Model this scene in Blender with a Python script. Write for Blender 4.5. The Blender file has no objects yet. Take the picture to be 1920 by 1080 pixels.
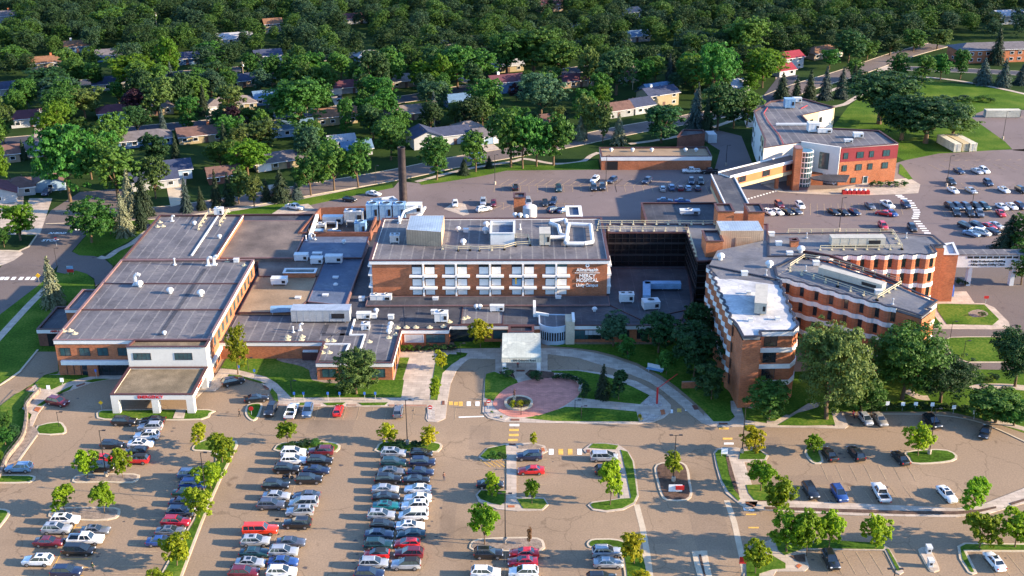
import bpy, bmesh, math, random
import numpy as np
from mathutils import Vector, Matrix
R=math.radians
random.seed(7)
SC=bpy.context.scene
COL=SC.collection
# ---------------------------------------------------------------- camera (solved from vanishing points of the lots and poles)
CAMH=115.0; FPX=2200.0
def nrm(v): return Vector(v).normalized()
_V=nrm((27,5149,2200)); _Y=nrm((15,-940,2200)); _Y=(_Y-_V*_Y.dot(_V)).normalized()
_X=_V.cross(_Y)
if _X.x<0: _X=-_X
def ray(u,v):
    d=Vector((u-960,v-540,FPX)); return Vector((d.dot(_X),d.dot(_Y),-d.dot(_V)))
def P(u,v,z=0.0):
    """point of the place at height z, surveyed from its sight line"""
    r=ray(u,v); t=(z-CAMH)/r.z
    return Vector((r.x*t,r.y*t,z))
def proj(p):
    w=Vector((p[0],p[1],p[2]-CAMH)); c=_X*w.x+_Y*w.y-_V*w.z
    return 960+FPX*c.x/c.z, 540+FPX*c.y/c.z
def zat(p,vt):
    """height above p whose sight line is row vt"""
    lo,hi=0.0,60.0
    for _ in range(30):
        m=(lo+hi)/2
        if proj((p[0],p[1],m))[1]>vt: lo=m
        else: hi=m
    return lo
def pxm(v): return FPX/ ( (P(960,v).y)*_Y.z + CAMH*_V.z )
def ZO(ou,ov,s):
    return lambda pts: [(ou+x/s,ov+y/s) for x,y in pts]
ZA=ZO(0,740,3.177); ZB=ZO(400,740,3.177); ZC=ZO(860,740,3.177); ZD=ZO(1320,740,3.177)
ZE=ZO(0,380,2.7); ZF=ZO(400,340,2.7); ZG=ZO(860,360,2.571); ZH=ZO(1240,380,2.572)
ZI=ZO(0,0,2.7); ZJ=ZO(600,0,2.7); ZK=ZO(1200,0,2.454)
ZM=ZO(0,600,3.6); ZL=ZO(0,380,4.91); ZP=ZO(1540,470,3.274); Z4=ZO(380,600,4.0); ZQ=ZO(1660,290,6.354); ZN=ZO(900,280,7.385); ZR=ZO(860,560,4.5)
cam=bpy.data.cameras.new('camera'); co=bpy.data.objects.new('camera',cam); COL.objects.link(co); SC.camera=co
cam.sensor_width=36; cam.lens=36*FPX/1920; cam.clip_start=1; cam.clip_end=6000
m=Matrix(((_X.x,-_X.y,-_X.z),(_Y.x,-_Y.y,-_Y.z),(-_V.x,_V.y,_V.z)))
co.matrix_world=Matrix.Translation((0,0,CAMH))@m.to_4x4()
# ---------------------------------------------------------------- materials
MATS={}
def nodes(name):
    mt=bpy.data.materials.new(name); mt.use_nodes=True; nt=mt.node_tree
    return mt,nt,nt.nodes['Principled BSDF']
def N(nt,t,**k):
    n=nt.nodes.new(t)
    for a,b in k.items(): setattr(n,a,b)
    return n
def rgb(c): return (c[0],c[1],c[2],1)
def ramp(nt,stops):
    r=N(nt,'ShaderNodeValToRGB'); e=r.color_ramp.elements
    while len(e)<len(stops): e.new(.5)
    for i,(p,c) in enumerate(stops): e[i].position=p; e[i].color=rgb(c)
    return r
def pos(nt,local=False):
    if local: return N(nt,'ShaderNodeTexCoord').outputs['Object']
    return N(nt,'ShaderNodeNewGeometry').outputs['Position']
def sc(c,f): return tuple(min(1,x*f) for x in c)
def M(name,c,rough=.8,var=.12,scale=.4,fine=6.0,c2=None,metal=0,spec=.3,local=False,bump=0,coat=0):
    if name in MATS: return MATS[name]
    mt,nt,b=nodes(name); L=nt.links.new
    p=pos(nt,local)
    n1=N(nt,'ShaderNodeTexNoise'); n1.inputs['Scale'].default_value=scale; n1.inputs['Detail'].default_value=6; L(p,n1.inputs['Vector'])
    n2=N(nt,'ShaderNodeTexNoise'); n2.inputs['Scale'].default_value=fine; n2.inputs['Detail'].default_value=3; L(p,n2.inputs['Vector'])
    a=N(nt,'ShaderNodeMath',operation='MULTIPLY_ADD'); L(n2.outputs[0],a.inputs[0]); a.inputs[1].default_value=.45
    a2=N(nt,'ShaderNodeMath',operation='MULTIPLY'); L(n1.outputs[0],a2.inputs[0]); a2.inputs[1].default_value=.55; L(a2.outputs[0],a.inputs[2])
    r=ramp(nt,[(.33,sc(c,1-var*1.6)),(.5,c),(.67,c2 or sc(c,1+var*1.6))]); L(a.outputs[0],r.inputs[0]); L(r.outputs[0],b.inputs['Base Color'])
    b.inputs['Roughness'].default_value=rough; b.inputs['Metallic'].default_value=metal; b.inputs['Specular IOR Level'].default_value=spec
    if coat: b.inputs['Coat Weight'].default_value=coat; b.inputs['Coat Roughness'].default_value=.05
    if bump:
        bp=N(nt,'ShaderNodeBump'); bp.inputs['Strength'].default_value=bump; bp.inputs['Distance'].default_value=.05; L(n2.outputs[0],bp.inputs['Height']); L(bp.outputs[0],b.inputs['Normal'])
    MATS[name]=mt; return mt
def asphalt(name,c,crack=.55,crackscale=.055,warm=None):
    mt,nt,b=nodes(name); L=nt.links.new; p=pos(nt)
    n1=N(nt,'ShaderNodeTexNoise'); n1.inputs['Scale'].default_value=.035; n1.inputs['Detail'].default_value=8; n1.inputs['Roughness'].default_value=.65; L(p,n1.inputs['Vector'])
    n2=N(nt,'ShaderNodeTexNoise'); n2.inputs['Scale'].default_value=3.5; n2.inputs['Detail'].default_value=6; L(p,n2.inputs['Vector'])
    r=ramp(nt,[(.28,sc(c,.66)),(.42,sc(c,.95)),(.58,sc(c,1.02)),(.74,warm or sc(c,1.28))]); L(n1.outputs[0],r.inputs[0])
    r2=ramp(nt,[(.3,(.80,.80,.82)),(.7,(1.12,1.1,1.08))]); L(n2.outputs[0],r2.inputs[0])
    mx=N(nt,'ShaderNodeMixRGB',blend_type='MULTIPLY'); mx.inputs[0].default_value=1; L(r.outputs[0],mx.inputs[1]); L(r2.outputs[0],mx.inputs[2])
    # warped cracks and tar lines
    nw=N(nt,'ShaderNodeTexNoise'); nw.inputs['Scale'].default_value=.12; nw.inputs['Detail'].default_value=5; L(p,nw.inputs['Vector'])
    ma=N(nt,'ShaderNodeMixRGB',blend_type='ADD'); ma.inputs[0].default_value=1
    sv=N(nt,'ShaderNodeVectorMath',operation='SCALE'); sv.inputs['Scale'].default_value=9; L(nw.outputs['Color'],sv.inputs[0])
    av=N(nt,'ShaderNodeVectorMath',operation='ADD'); L(p,av.inputs[0]); L(sv.outputs[0],av.inputs[1])
    vo=N(nt,'ShaderNodeTexVoronoi',feature='DISTANCE_TO_EDGE'); vo.inputs['Scale'].default_value=crackscale; L(av.outputs[0],vo.inputs['Vector'])
    rc=ramp(nt,[(0,(crack,)*3),(.007,(1,1,1))]); L(vo.outputs['Distance'],rc.inputs[0])
    m2=N(nt,'ShaderNodeMixRGB',blend_type='MULTIPLY'); m2.inputs[0].default_value=1; L(mx.outputs[0],m2.inputs[1]); L(rc.outputs[0],m2.inputs[2])
    # oil stains
    v3=N(nt,'ShaderNodeTexVoronoi'); v3.inputs['Scale'].default_value=.16; L(av.outputs[0],v3.inputs['Vector'])
    r3=ramp(nt,[(.03,(.62,.6,.6)),(.12,(1,1,1))]); L(v3.outputs['Distance'],r3.inputs[0])
    m3=N(nt,'ShaderNodeMixRGB',blend_type='MULTIPLY'); m3.inputs[0].default_value=1; L(m2.outputs[0],m3.inputs[1]); L(r3.outputs[0],m3.inputs[2])
    L(m3.outputs[0],b.inputs['Base Color']); b.inputs['Roughness'].default_value=.92; b.inputs['Specular IOR Level'].default_value=.15
    MATS[name]=mt; return mt
def brick(name,c):
    mt,nt,b=nodes(name); L=nt.links.new; p=pos(nt)
    s=N(nt,'ShaderNodeSeparateXYZ'); L(p,s.inputs[0]); a=N(nt,'ShaderNodeMath',operation='ADD'); L(s.outputs[0],a.inputs[0]); L(s.outputs[1],a.inputs[1])
    cb=N(nt,'ShaderNodeCombineXYZ'); L(a.outputs[0],cb.inputs[0]); L(s.outputs[2],cb.inputs[1])
    bt=N(nt,'ShaderNodeTexBrick'); L(cb.outputs[0],bt.inputs['Vector']); bt.inputs['Scale'].default_value=1
    bt.inputs['Brick Width'].default_value=.42; bt.inputs['Row Height'].default_value=.16; bt.inputs['Mortar Size'].default_value=.012
    bt.inputs['Color1'].default_value=rgb(sc(c,.8)); bt.inputs['Color2'].default_value=rgb(sc(c,1.25)); bt.inputs['Mortar'].default_value=rgb((c[0]*.8,c[0]*.55,c[0]*.42))
    n1=N(nt,'ShaderNodeTexNoise'); n1.inputs['Scale'].default_value=.35; n1.inputs['Detail'].default_value=6; L(p,n1.inputs['Vector'])
    r=ramp(nt,[(.3,(.8,.78,.78)),(.7,(1.15,1.12,1.1))]); L(n1.outputs[0],r.inputs[0])
    mx=N(nt,'ShaderNodeMixRGB',blend_type='MULTIPLY'); mx.inputs[0].default_value=1; L(bt.outputs[0],mx.inputs[1]); L(r.outputs[0],mx.inputs[2])
    L(mx.outputs[0],b.inputs['Base Color']); b.inputs['Roughness'].default_value=.9; b.inputs['Specular IOR Level'].default_value=.2
    MATS[name]=mt; return mt
def striped(name,c,c2,period,axis=0,width=.12,rough=.7,var=.15,stain=None,metal=0,local=False):
    """sheets or ribs with thin lines every <period> metres; axis 0 lines at equal x, 1 at equal y, 3 at equal x+y"""
    mt,nt,b=nodes(name); L=nt.links.new; p=pos(nt,local)
    s=N(nt,'ShaderNodeSeparateXYZ'); L(p,s.inputs[0])
    if axis==3:
        ad=N(nt,'ShaderNodeMath',operation='ADD'); L(s.outputs[0],ad.inputs[0]); L(s.outputs[1],ad.inputs[1]); src=ad.outputs[0]
    else: src=s.outputs[axis]
    d=N(nt,'ShaderNodeMath',operation='DIVIDE'); L(src,d.inputs[0]); d.inputs[1].default_value=period
    f=N(nt,'ShaderNodeMath',operation='FRACT'); L(d.outputs[0],f.inputs[0])
    l=N(nt,'ShaderNodeMath',operation='LESS_THAN'); L(f.outputs[0],l.inputs[0]); l.inputs[1].default_value=width/period
    n1=N(nt,'ShaderNodeTexNoise'); n1.inputs['Scale'].default_value=.13; n1.inputs['Detail'].default_value=8; n1.inputs['Roughness'].default_value=.6; L(p,n1.inputs['Vector'])
    n2=N(nt,'ShaderNodeTexNoise'); n2.inputs['Scale'].default_value=2.2; n2.inputs['Detail'].default_value=5; L(p,n2.inputs['Vector'])
    r=ramp(nt,[(.3,sc(c,1-var*1.5)),(.5,c),(.72,stain or sc(c,1+var*1.5))]); L(n1.outputs[0],r.inputs[0])
    mf=N(nt,'ShaderNodeMath',operation='MULTIPLY'); L(l.outputs[0],mf.inputs[0]); L(n2.outputs[0],mf.inputs[1])
    mx=N(nt,'ShaderNodeMixRGB'); L(mf.outputs[0],mx.inputs[0]); L(r.outputs[0],mx.inputs[1]); mx.inputs[2].default_value=rgb(c2)
    r2=ramp(nt,[(.3,(.88,.88,.88)),(.7,(1.1,1.1,1.1))]); L(n2.outputs[0],r2.inputs[0])
    n3=N(nt,'ShaderNodeTexNoise'); n3.inputs['Scale'].default_value=.17; n3.inputs['Detail'].default_value=3; n3.inputs['Distortion'].default_value=1.2; L(p,n3.inputs['Vector'])
    r3=ramp(nt,[(.50,(1,1,1)),(.56,(.80,.80,.82)),(.60,(1.28,1.25,1.2)),(.66,(1.02,1.02,1.02))]); L(n3.outputs[0],r3.inputs[0])
    mp=N(nt,'ShaderNodeMixRGB',blend_type='MULTIPLY'); mp.inputs[0].default_value=.8 if axis!=3 or metal else .6; L(mx.outputs[0],mp.inputs[1]); L(r3.outputs[0],mp.inputs[2]); mx=mp
    m2=N(nt,'ShaderNodeMixRGB',blend_type='MULTIPLY'); m2.inputs[0].default_value=1; L(mx.outputs[0],m2.inputs[1]); L(r2.outputs[0],m2.inputs[2])
    L(m2.outputs[0],b.inputs['Base Color']); b.inputs['Roughness'].default_value=rough; b.inputs['Metallic'].default_value=metal; b.inputs['Specular IOR Level'].default_value=.25
    MATS[name]=mt; return mt
def leafmat(name,c,c2,trans=.36):
    if name in('leaf_fresh','leaf_gold','leaf_yellow','leaf_lime'): trans=.5
    mt,nt,b=nodes(name); L=nt.links.new
    oi=N(nt,'ShaderNodeObjectInfo')
    p=pos(nt); n1=N(nt,'ShaderNodeTexNoise'); n1.inputs['Scale'].default_value=.55; n1.inputs['Detail'].default_value=4; L(p,n1.inputs['Vector'])
    g=N(nt,'ShaderNodeTexNoise'); g.inputs['Scale'].default_value=5; L(p,g.inputs['Vector'])
    a=N(nt,'ShaderNodeMath',operation='MULTIPLY_ADD'); L(g.outputs[0],a.inputs[0]); a.inputs[1].default_value=.5
    h=N(nt,'ShaderNodeMath',operation='MULTIPLY'); L(n1.outputs[0],h.inputs[0]); h.inputs[1].default_value=.5; L(h.outputs[0],a.inputs[2])
    r=ramp(nt,[(.36,c),(.64,c2)]); L(a.outputs[0],r.inputs[0])
    hs=N(nt,'ShaderNodeHueSaturation'); L(r.outputs[0],hs.inputs['Color'])
    mv=N(nt,'ShaderNodeMapRange'); L(oi.outputs['Random'],mv.inputs[0]); mv.inputs[3].default_value=.72; mv.inputs[4].default_value=1.3; L(mv.outputs[0],hs.inputs['Value'])
    m3=N(nt,'ShaderNodeMath',operation='MULTIPLY'); L(oi.outputs['Random'],m3.inputs[0]); m3.inputs[1].default_value=7.31
    fr=N(nt,'ShaderNodeMath',operation='FRACT'); L(m3.outputs[0],fr.inputs[0])
    mh=N(nt,'ShaderNodeMapRange'); L(fr.outputs[0],mh.inputs[0]); mh.inputs[3].default_value=.478; mh.inputs[4].default_value=.522; L(mh.outputs[0],hs.inputs['Hue'])
    L(hs.outputs[0],b.inputs['Base Color']); b.inputs['Roughness'].default_value=.65; b.inputs['Specular IOR Level'].default_value=.25
    tr=N(nt,'ShaderNodeBsdfTranslucent'); L(hs.outputs[0],tr.inputs['Color'])
    mx=N(nt,'ShaderNodeMixShader'); mx.inputs[0].default_value=trans; L(b.outputs[0],mx.inputs[1]); L(tr.outputs[0],mx.inputs[2])
    L(mx.outputs[0],nt.nodes['Material Output'].inputs['Surface'])
    MATS[name]=mt; return mt
asphalt('asphalt',(.265,.192,.128),crack=.68); asphalt('road_asphalt',(.06,.062,.078),crack=.85); asphalt('back_asphalt',(.17,.135,.13),crack=.78); asphalt('drive_asphalt',(.145,.118,.108),crack=.8)
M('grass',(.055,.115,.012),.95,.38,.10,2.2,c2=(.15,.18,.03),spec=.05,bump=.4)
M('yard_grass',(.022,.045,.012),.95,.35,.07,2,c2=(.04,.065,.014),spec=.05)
M('concrete',(.42,.35,.28),.9,.08,.3,4,spec=.2); M('kerb_stone',(.46,.38,.28),.9,.1,.5,4,spec=.2)

def pavers(name,c,joint,w_=.9):
    mt,nt,b=nodes(name); L=nt.links.new; p=pos(nt); bt=N(nt,'ShaderNodeTexBrick'); L(p,bt.inputs['Vector']); bt.inputs['Scale'].default_value=1; bt.inputs['Brick Width'].default_value=w_; bt.inputs['Row Height'].default_value=w_*.5; bt.inputs['Mortar Size'].default_value=.03
    bt.inputs['Color1'].default_value=rgb(sc(c,.9)); bt.inputs['Color2'].default_value=rgb(sc(c,1.12)); bt.inputs['Mortar'].default_value=rgb(joint)
    n1=N(nt,'ShaderNodeTexNoise'); n1.inputs['Scale'].default_value=.5; n1.inputs['Detail'].default_value=7; L(p,n1.inputs['Vector']); r=ramp(nt,[(.3,(.78,.76,.76)),(.7,(1.12,1.1,1.1))]); L(n1.outputs[0],r.inputs[0])
    mx=N(nt,'ShaderNodeMixRGB',blend_type='MULTIPLY'); mx.inputs[0].default_value=1; L(bt.outputs[0],mx.inputs[1]); L(r.outputs[0],mx.inputs[2]); L(mx.outputs[0],b.inputs['Base Color']); b.inputs['Roughness'].default_value=.9
    MATS[name]=mt
pavers('plaza_paver',(.52,.205,.15),(.40,.17,.13)); MATS.pop('concrete'); pavers('concrete',(.41,.34,.27),(.26,.21,.165),1.9)
M('gravel_bed',(.22,.17,.135),.95,.3,1.2,5,bump=.8); M('mulch',(.085,.05,.035),.95,.35,1.2,6,bump=.8); M('pebbles',(.36,.31,.27),.95,.3,1.4,5,bump=.8)
M('paint_white',(.74,.72,.68),.7,.12,.8,5); M('paint_yellow',(.62,.36,.075),.75,.2,.8,5); M('paint_faint',(.33,.235,.14),.8,.3,.8,4)
M('spandrel_grey',(.028,.026,.028),.6,.2,.5,3); brick('brick',(.36,.112,.044)); brick('brick_orange',(.42,.13,.045)); brick('brick_dark',(.16,.065,.045))
M('fascia',(.66,.64,.62),.6,.06,.4,3); M('shade_blue_lobby_panel',(.33,.40,.47),.6,.06,.4,3); M('stucco',(.60,.57,.52),.85,.05,.3,3); M('stucco_tan',(.46,.37,.22),.85,.06,.3,3); M('panel_red',(.20,.022,.03),.6,.08,.3,3); M('panel_orange',(.55,.14,.05),.6,.08,.3,3)  # lobby panels carry the pale blue of shade in their base colour
M('navy_coping',(.022,.022,.035),.6,.15,.5,3); M('coping',(.075,.032,.03),.6,.15,.5,3); M('coping_light',(.19,.11,.105),.6,.12,.5,3)
striped('roof_grey',(.118,.110,.118),(.25,.235,.22),2.6,0,.30,stain=(.175,.16,.155),var=.25)
striped('roof_dark',(.052,.052,.062),(.10,.10,.11),3.4,0,.15,stain=(.095,.09,.092),var=.25)
striped('roof_blue',(.085,.11,.165),(.16,.18,.22),3,1,.12,stain=(.14,.16,.2))
striped('roof_ward',(.13,.13,.145),(.19,.19,.20),3.2,3,.12,stain=(.21,.19,.17),var=.25)
striped('roof_white',(.43,.43,.44),(.4,.38,.36),3.0,1,.1,stain=(.62,.60,.58),var=.24)
M('gravel_brown',(.125,.098,.086),.95,.35,.15,4,c2=(.22,.17,.14),bump=.6); M('gravel_tan',(.25,.175,.11),.95,.22,.15,5,c2=(.33,.235,.15),bump=.6); M('gravel_canopy',(.155,.12,.075),.95,.22,.35,5,c2=(.26,.2,.13),bump=.6)
striped('siding_tan',(.40,.28,.19),(.2,.13,.085),.5,3,.1); striped('siding_white',(.56,.52,.42),(.3,.28,.24),.5,3,.08)
striped('metal_roof',(.34,.40,.46),(.12,.15,.18),.6,0,.1,.4,metal=.3); striped('canopy_roof',(.42,.44,.38),(.25,.28,.27),1.0,0,.06,.45)
M('galv',(.42,.44,.47),.45,.12,.6,3,metal=.5); M('unit_white',(.52,.53,.54),.5,.08,.6,3); M('unit_beige',(.40,.37,.31),.5,.1,.6,3); M('unit_blue',(.17,.29,.43),.5,.15,.6,3); M('rail_yellow',(.48,.42,.28),.6,.1,.5,3); M('dark_metal',(.02,.018,.02),.5,.2,.5,3); M('black_void',(.010,.010,.012),.8,.1,.5,3)
M('glass_dark',(.012,.018,.024),.12,.2,.3,1,spec=.8); M('glass_teal',(.03,.075,.085),.15,.2,.3,1,spec=.8); M('curtain_wall',(.007,.006,.007),.25,.3,.2,1,spec=.5); M('blind',(.40,.42,.45),.5,.1,.6,3)
M('frame_white',(.68,.68,.68),.5,.05,.4,3); M('frame_dark',(.03,.028,.03),.5,.1,.5,3); M('sign_red',(.42,.02,.02),.5,.05,.5,3); M('sign_yellow',(.75,.42,.02),.5,.05,.5,3); M('sign_blue',(.05,.15,.5),.5,.05,.5,3)
M('letter_white',(.8,.8,.8),.5,.03,.5,3); M('letter_red',(.5,.012,.012),.5,.03,.5,3); M('letter_black',(.03,.03,.03),.5,.03,.5,3)
M('bark',(.13,.085,.05),.95,.3,1.5,6,local=True); M('bark_pale',(.36,.30,.22),.95,.2,1.5,6,local=True); M('chimney_metal',(.032,.025,.028),.55,.25,.12,1.2,metal=.1,c2=(.065,.045,.042))
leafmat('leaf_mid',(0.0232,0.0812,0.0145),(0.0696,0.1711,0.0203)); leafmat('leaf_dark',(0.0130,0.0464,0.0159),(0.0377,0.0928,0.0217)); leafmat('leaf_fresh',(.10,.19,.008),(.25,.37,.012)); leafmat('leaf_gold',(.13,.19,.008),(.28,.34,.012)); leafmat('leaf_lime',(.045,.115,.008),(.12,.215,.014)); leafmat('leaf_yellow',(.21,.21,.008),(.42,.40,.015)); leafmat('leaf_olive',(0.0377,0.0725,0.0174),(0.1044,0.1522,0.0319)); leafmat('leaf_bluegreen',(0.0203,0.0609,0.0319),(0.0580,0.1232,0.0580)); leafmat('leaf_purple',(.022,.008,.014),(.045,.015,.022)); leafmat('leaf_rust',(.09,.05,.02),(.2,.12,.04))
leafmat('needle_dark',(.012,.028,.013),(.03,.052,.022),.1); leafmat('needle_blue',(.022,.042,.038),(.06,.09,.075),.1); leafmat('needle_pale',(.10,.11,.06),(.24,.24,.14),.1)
# ---------------------------------------------------------------- objects and meshes
def thing(name,label,cat,group=None,loc=(0,0,0),rz=0,kind=None):
    o=bpy.data.objects.new(name,None); COL.objects.link(o); o.location=loc; o.rotation_euler=(0,0,rz)
    o.empty_display_size=.5
    return tag(o,label,cat,group,kind)
def tag(o,label=None,cat=None,group=None,kind=None):
    if label: o['label']=label
    if cat: o['category']=cat
    if group: o['group']=group
    if kind: o['kind']=kind
    return o
def area2(p): return sum(p[i][0]*p[(i+1)%len(p)][1]-p[(i+1)%len(p)][0]*p[i][1] for i in range(len(p)))
def ccw(p):
    p=[(a[0],a[1]) for a in p]
    return p if area2(p)>0 else p[::-1]
def offset(p,d):
    """mitred offset of a ccw polygon, d>0 outwards"""
    n=len(p); out=[]
    for i in range(n):
        a=Vector(p[i-1]); b=Vector(p[i]); c=Vector(p[(i+1)%n])
        e1=(b-a).normalized(); e2=(c-b).normalized()
        n1=Vector((e1.y,-e1.x)); n2=Vector((e2.y,-e2.x))
        k=1+n1.dot(n2)
        m=(n1+n2)/max(k,.35)
        out.append((b.x+m.x*d,b.y+m.y*d))
    return out
def smooth(p,n=4,closed=True):
    out=[]; L=len(p)
    rng=range(L) if closed else range(L-1)
    for i in rng:
        if closed: a,b,c,d=p[i-1],p[i],p[(i+1)%L],p[(i+2)%L]
        else: a,b,c,d=p[max(i-1,0)],p[i],p[i+1],p[min(i+2,L-1)]
        for k in range(n):
            t=k/n; 
            out.append(tuple(.5*((2*b[j])+(-a[j]+c[j])*t+(2*a[j]-5*b[j]+4*c[j]-d[j])*t*t+(-a[j]+3*b[j]-3*c[j]+d[j])*t**3) for j in (0,1)))
    if not closed: out.append(tuple(p[-1][:2]))
    return out
def W(pts,z=0.0,snap=False):
    q=[tuple(P(u,v,z)[:2]) for u,v in pts]
    if snap:
        q=[list(a) for a in q]; n=len(q)
        for _ in range(3):
            for i in range(n):
                a,b=q[i],q[(i+1)%n]; dx,dy=abs(a[0]-b[0]),abs(a[1]-b[1])
                if dx<.12*dy: a[0]=b[0]=(a[0]+b[0])/2
                elif dy<.12*dx: a[1]=b[1]=(a[1]+b[1])/2
        q=[tuple(a) for a in q]
    return q
class MB:
    def __init__(s): s.v=[]; s.f=[]
    def add(s,vs,fs):
        k=len(s.v); s.v+=[tuple(x) for x in vs]; s.f+=[tuple(i+k for i in f) for f in fs]; return s
    def prism(s,p,z0,z1,top=True,bot=False,sides=True):
        p=ccw(p); n=len(p); vs=[(a,b,z0) for a,b in p]+[(a,b,z1) for a,b in p]
        f=[]
        if sides: f+=[(i,(i+1)%n,n+(i+1)%n,n+i) for i in range(n)]
        if top: f.append(tuple(range(n,2*n)))
        if bot: f.append(tuple(range(n-1,-1,-1)))
        return s.add(vs,f)
    def ring(s,p,din,dout,z0,z1):
        p=ccw(p); a=offset(p,-din); b=offset(p,dout); n=len(p)
        vs=[(x,y,z0) for x,y in a]+[(x,y,z0) for x,y in b]+[(x,y,z1) for x,y in a]+[(x,y,z1) for x,y in b]
        f=[]
        for i in range(n):
            j=(i+1)%n
            f+=[(n+i,n+j,3*n+j,3*n+i),(j,i,2*n+i,2*n+j),(2*n+i,3*n+i,3*n+j,2*n+j),(i,j,n+j,n+i)]
        return s.add(vs,f)
    def strip(s,pl,d0,d1,z0,z1):
        """band along an open polyline between side offsets d0..d1"""
        a=offl(pl,d0); b=offl(pl,d1); n=len(pl)
        vs=[(x,y,z0) for x,y in a]+[(x,y,z0) for x,y in b]+[(x,y,z1) for x,y in a]+[(x,y,z1) for x,y in b]
        f=[]
        for i in range(n-1):
            j=i+1
            f+=[(n+i,n+j,3*n+j,3*n+i),(j,i,2*n+i,2*n+j),(2*n+i,3*n+i,3*n+j,2*n+j),(i,j,n+j,n+i)]
        f+=[(0,n,3*n,2*n),(2*n-1,n-1,3*n-1,4*n-1)]
        return s.add(vs,f)
    def box(s,c,size,rz=0,rx=0,ry=0):
        mm=Matrix.Rotation(rz,3,'Z')@Matrix.Rotation(ry,3,'Y')@Matrix.Rotation(rx,3,'X'); c=Vector(c)
        vs=[c+mm@Vector((x*size[0]/2,y*size[1]/2,z*size[2]/2)) for z in(-1,1) for y in(-1,1) for x in(-1,1)]
        return s.add(vs,[(0,2,3,1),(4,5,7,6),(0,1,5,4),(2,6,7,3),(0,4,6,2),(1,3,7,5)])
    def tube(s,a,b,r0,r1=None,n=8,caps=True):
        a=Vector(a); b=Vector(b); r1=r0 if r1 is None else r1; d=(b-a).normalized()
        u=d.orthogonal().normalized(); w=d.cross(u)
        vs=[a+(u*math.cos(t)+w*math.sin(t))*r0 for t in [2*math.pi*i/n for i in range(n)]]+[b+(u*math.cos(t)+w*math.sin(t))*r1 for t in [2*math.pi*i/n for i in range(n)]]
        f=[(i,(i+1)%n,n+(i+1)%n,n+i) for i in range(n)]
        if caps: f+=[tuple(range(n-1,-1,-1)),tuple(range(n,2*n))]
        return s.add(vs,f)
    def pipe(s,pts,r,n=7):
        for a,b in zip(pts,pts[1:]): s.tube(a,b,r,r,n)
        return s
    def lathe(s,c,prof,n=14):
        vs=[];f=[]
        for r,z in prof: vs+=[(c[0]+r*math.cos(2*math.pi*i/n),c[1]+r*math.sin(2*math.pi*i/n),c[2]+z) for i in range(n)]
        for k in range(len(prof)-1): f+=[(k*n+i,k*n+(i+1)%n,(k+1)*n+(i+1)%n,(k+1)*n+i) for i in range(n)]
        f+=[tuple(range(n-1,-1,-1)),tuple((len(prof)-1)*n+i for i in range(n))]
        return s.add(vs,f)
    def mesh(s,name,org=(0,0,0)):
        me=bpy.data.meshes.new(name); me.from_pydata([(x-org[0],y-org[1],z-org[2]) for x,y,z in s.v],[],s.f); me.update(); return me
    def build(s,name,mt,parent=None,smooth=False):
        """one mesh object; its vertices were given in world metres"""
        org=(0,0,0)
        if parent is not None:
            q=parent
            ox,oy,oz=0,0,0
            while q is not None: ox+=q.location[0]; oy+=q.location[1]; oz+=q.location[2]; q=q.parent
            org=(ox,oy,oz)
        me=s.mesh(name,org); o=bpy.data.objects.new(name,me); COL.objects.link(o)
        if parent is not None: o.parent=parent
        me.materials.append(MATS[mt] if isinstance(mt,str) else mt)
        if smooth:
            for q in me.polygons: q.use_smooth=True
            me.set_sharp_from_angle(angle=R(40))
        return o
def offl(pl,d):
    out=[];n=len(pl)
    for i in range(n):
        b=Vector(pl[i][:2]); a=Vector(pl[max(i-1,0)][:2]); c=Vector(pl[min(i+1,n-1)][:2])
        e1=(b-a) if i>0 else (c-b); e2=(c-b) if i<n-1 else (b-a)
        e1.normalize(); e2.normalize(); n1=Vector((e1.y,-e1.x)); n2=Vector((e2.y,-e2.x)); m=(n1+n2)/max(1+n1.dot(n2),.35)
        out.append((b.x+m.x*d,b.y+m.y*d))
    return out
def struct(name,mb,mt): return tag(mb.build(name,mt),kind='structure')
def cen(p): return (sum(a[0] for a in p)/len(p),sum(a[1] for a in p)/len(p))
def text_mesh(body,size,mt,extr=.05,bold=False,name='lettering'):
    cu=bpy.data.curves.new(name,'FONT'); cu.body=body; cu.size=size; cu.extrude=extr; cu.align_x='CENTER'; cu.align_y='CENTER'; cu.space_line=.9
    if bold: cu.offset=size*.022
    ob=bpy.data.objects.new('tmp',cu); COL.objects.link(ob); dg=bpy.context.evaluated_depsgraph_get()
    me=bpy.data.meshes.new_from_object(ob.evaluated_get(dg)); bpy.data.objects.remove(ob); bpy.data.curves.remove(cu)
    me.name=name; me.materials.clear(); me.materials.append(MATS[mt]); return me
def text_on(body,size,mt,p,rz,parent,rx=math.pi/2,name='lettering',bold=False,sx=1.0,extr=.05):
    """lettering standing upright, facing the direction rz-90deg"""
    me=text_mesh(body,size,mt,extr,bold,name); mm=Matrix.Rotation(rz,4,'Z')@Matrix.Rotation(rx,4,'X')@Matrix.Diagonal((sx,1,1,1)); me.transform(mm)
    o=bpy.data.objects.new(name,me); COL.objects.link(o)
    if parent is not None:
        o.parent=parent; q=parent.location; o.location=(p[0]-q[0],p[1]-q[1],p[2]-q[2])
    else: o.location=p
    return o
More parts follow.
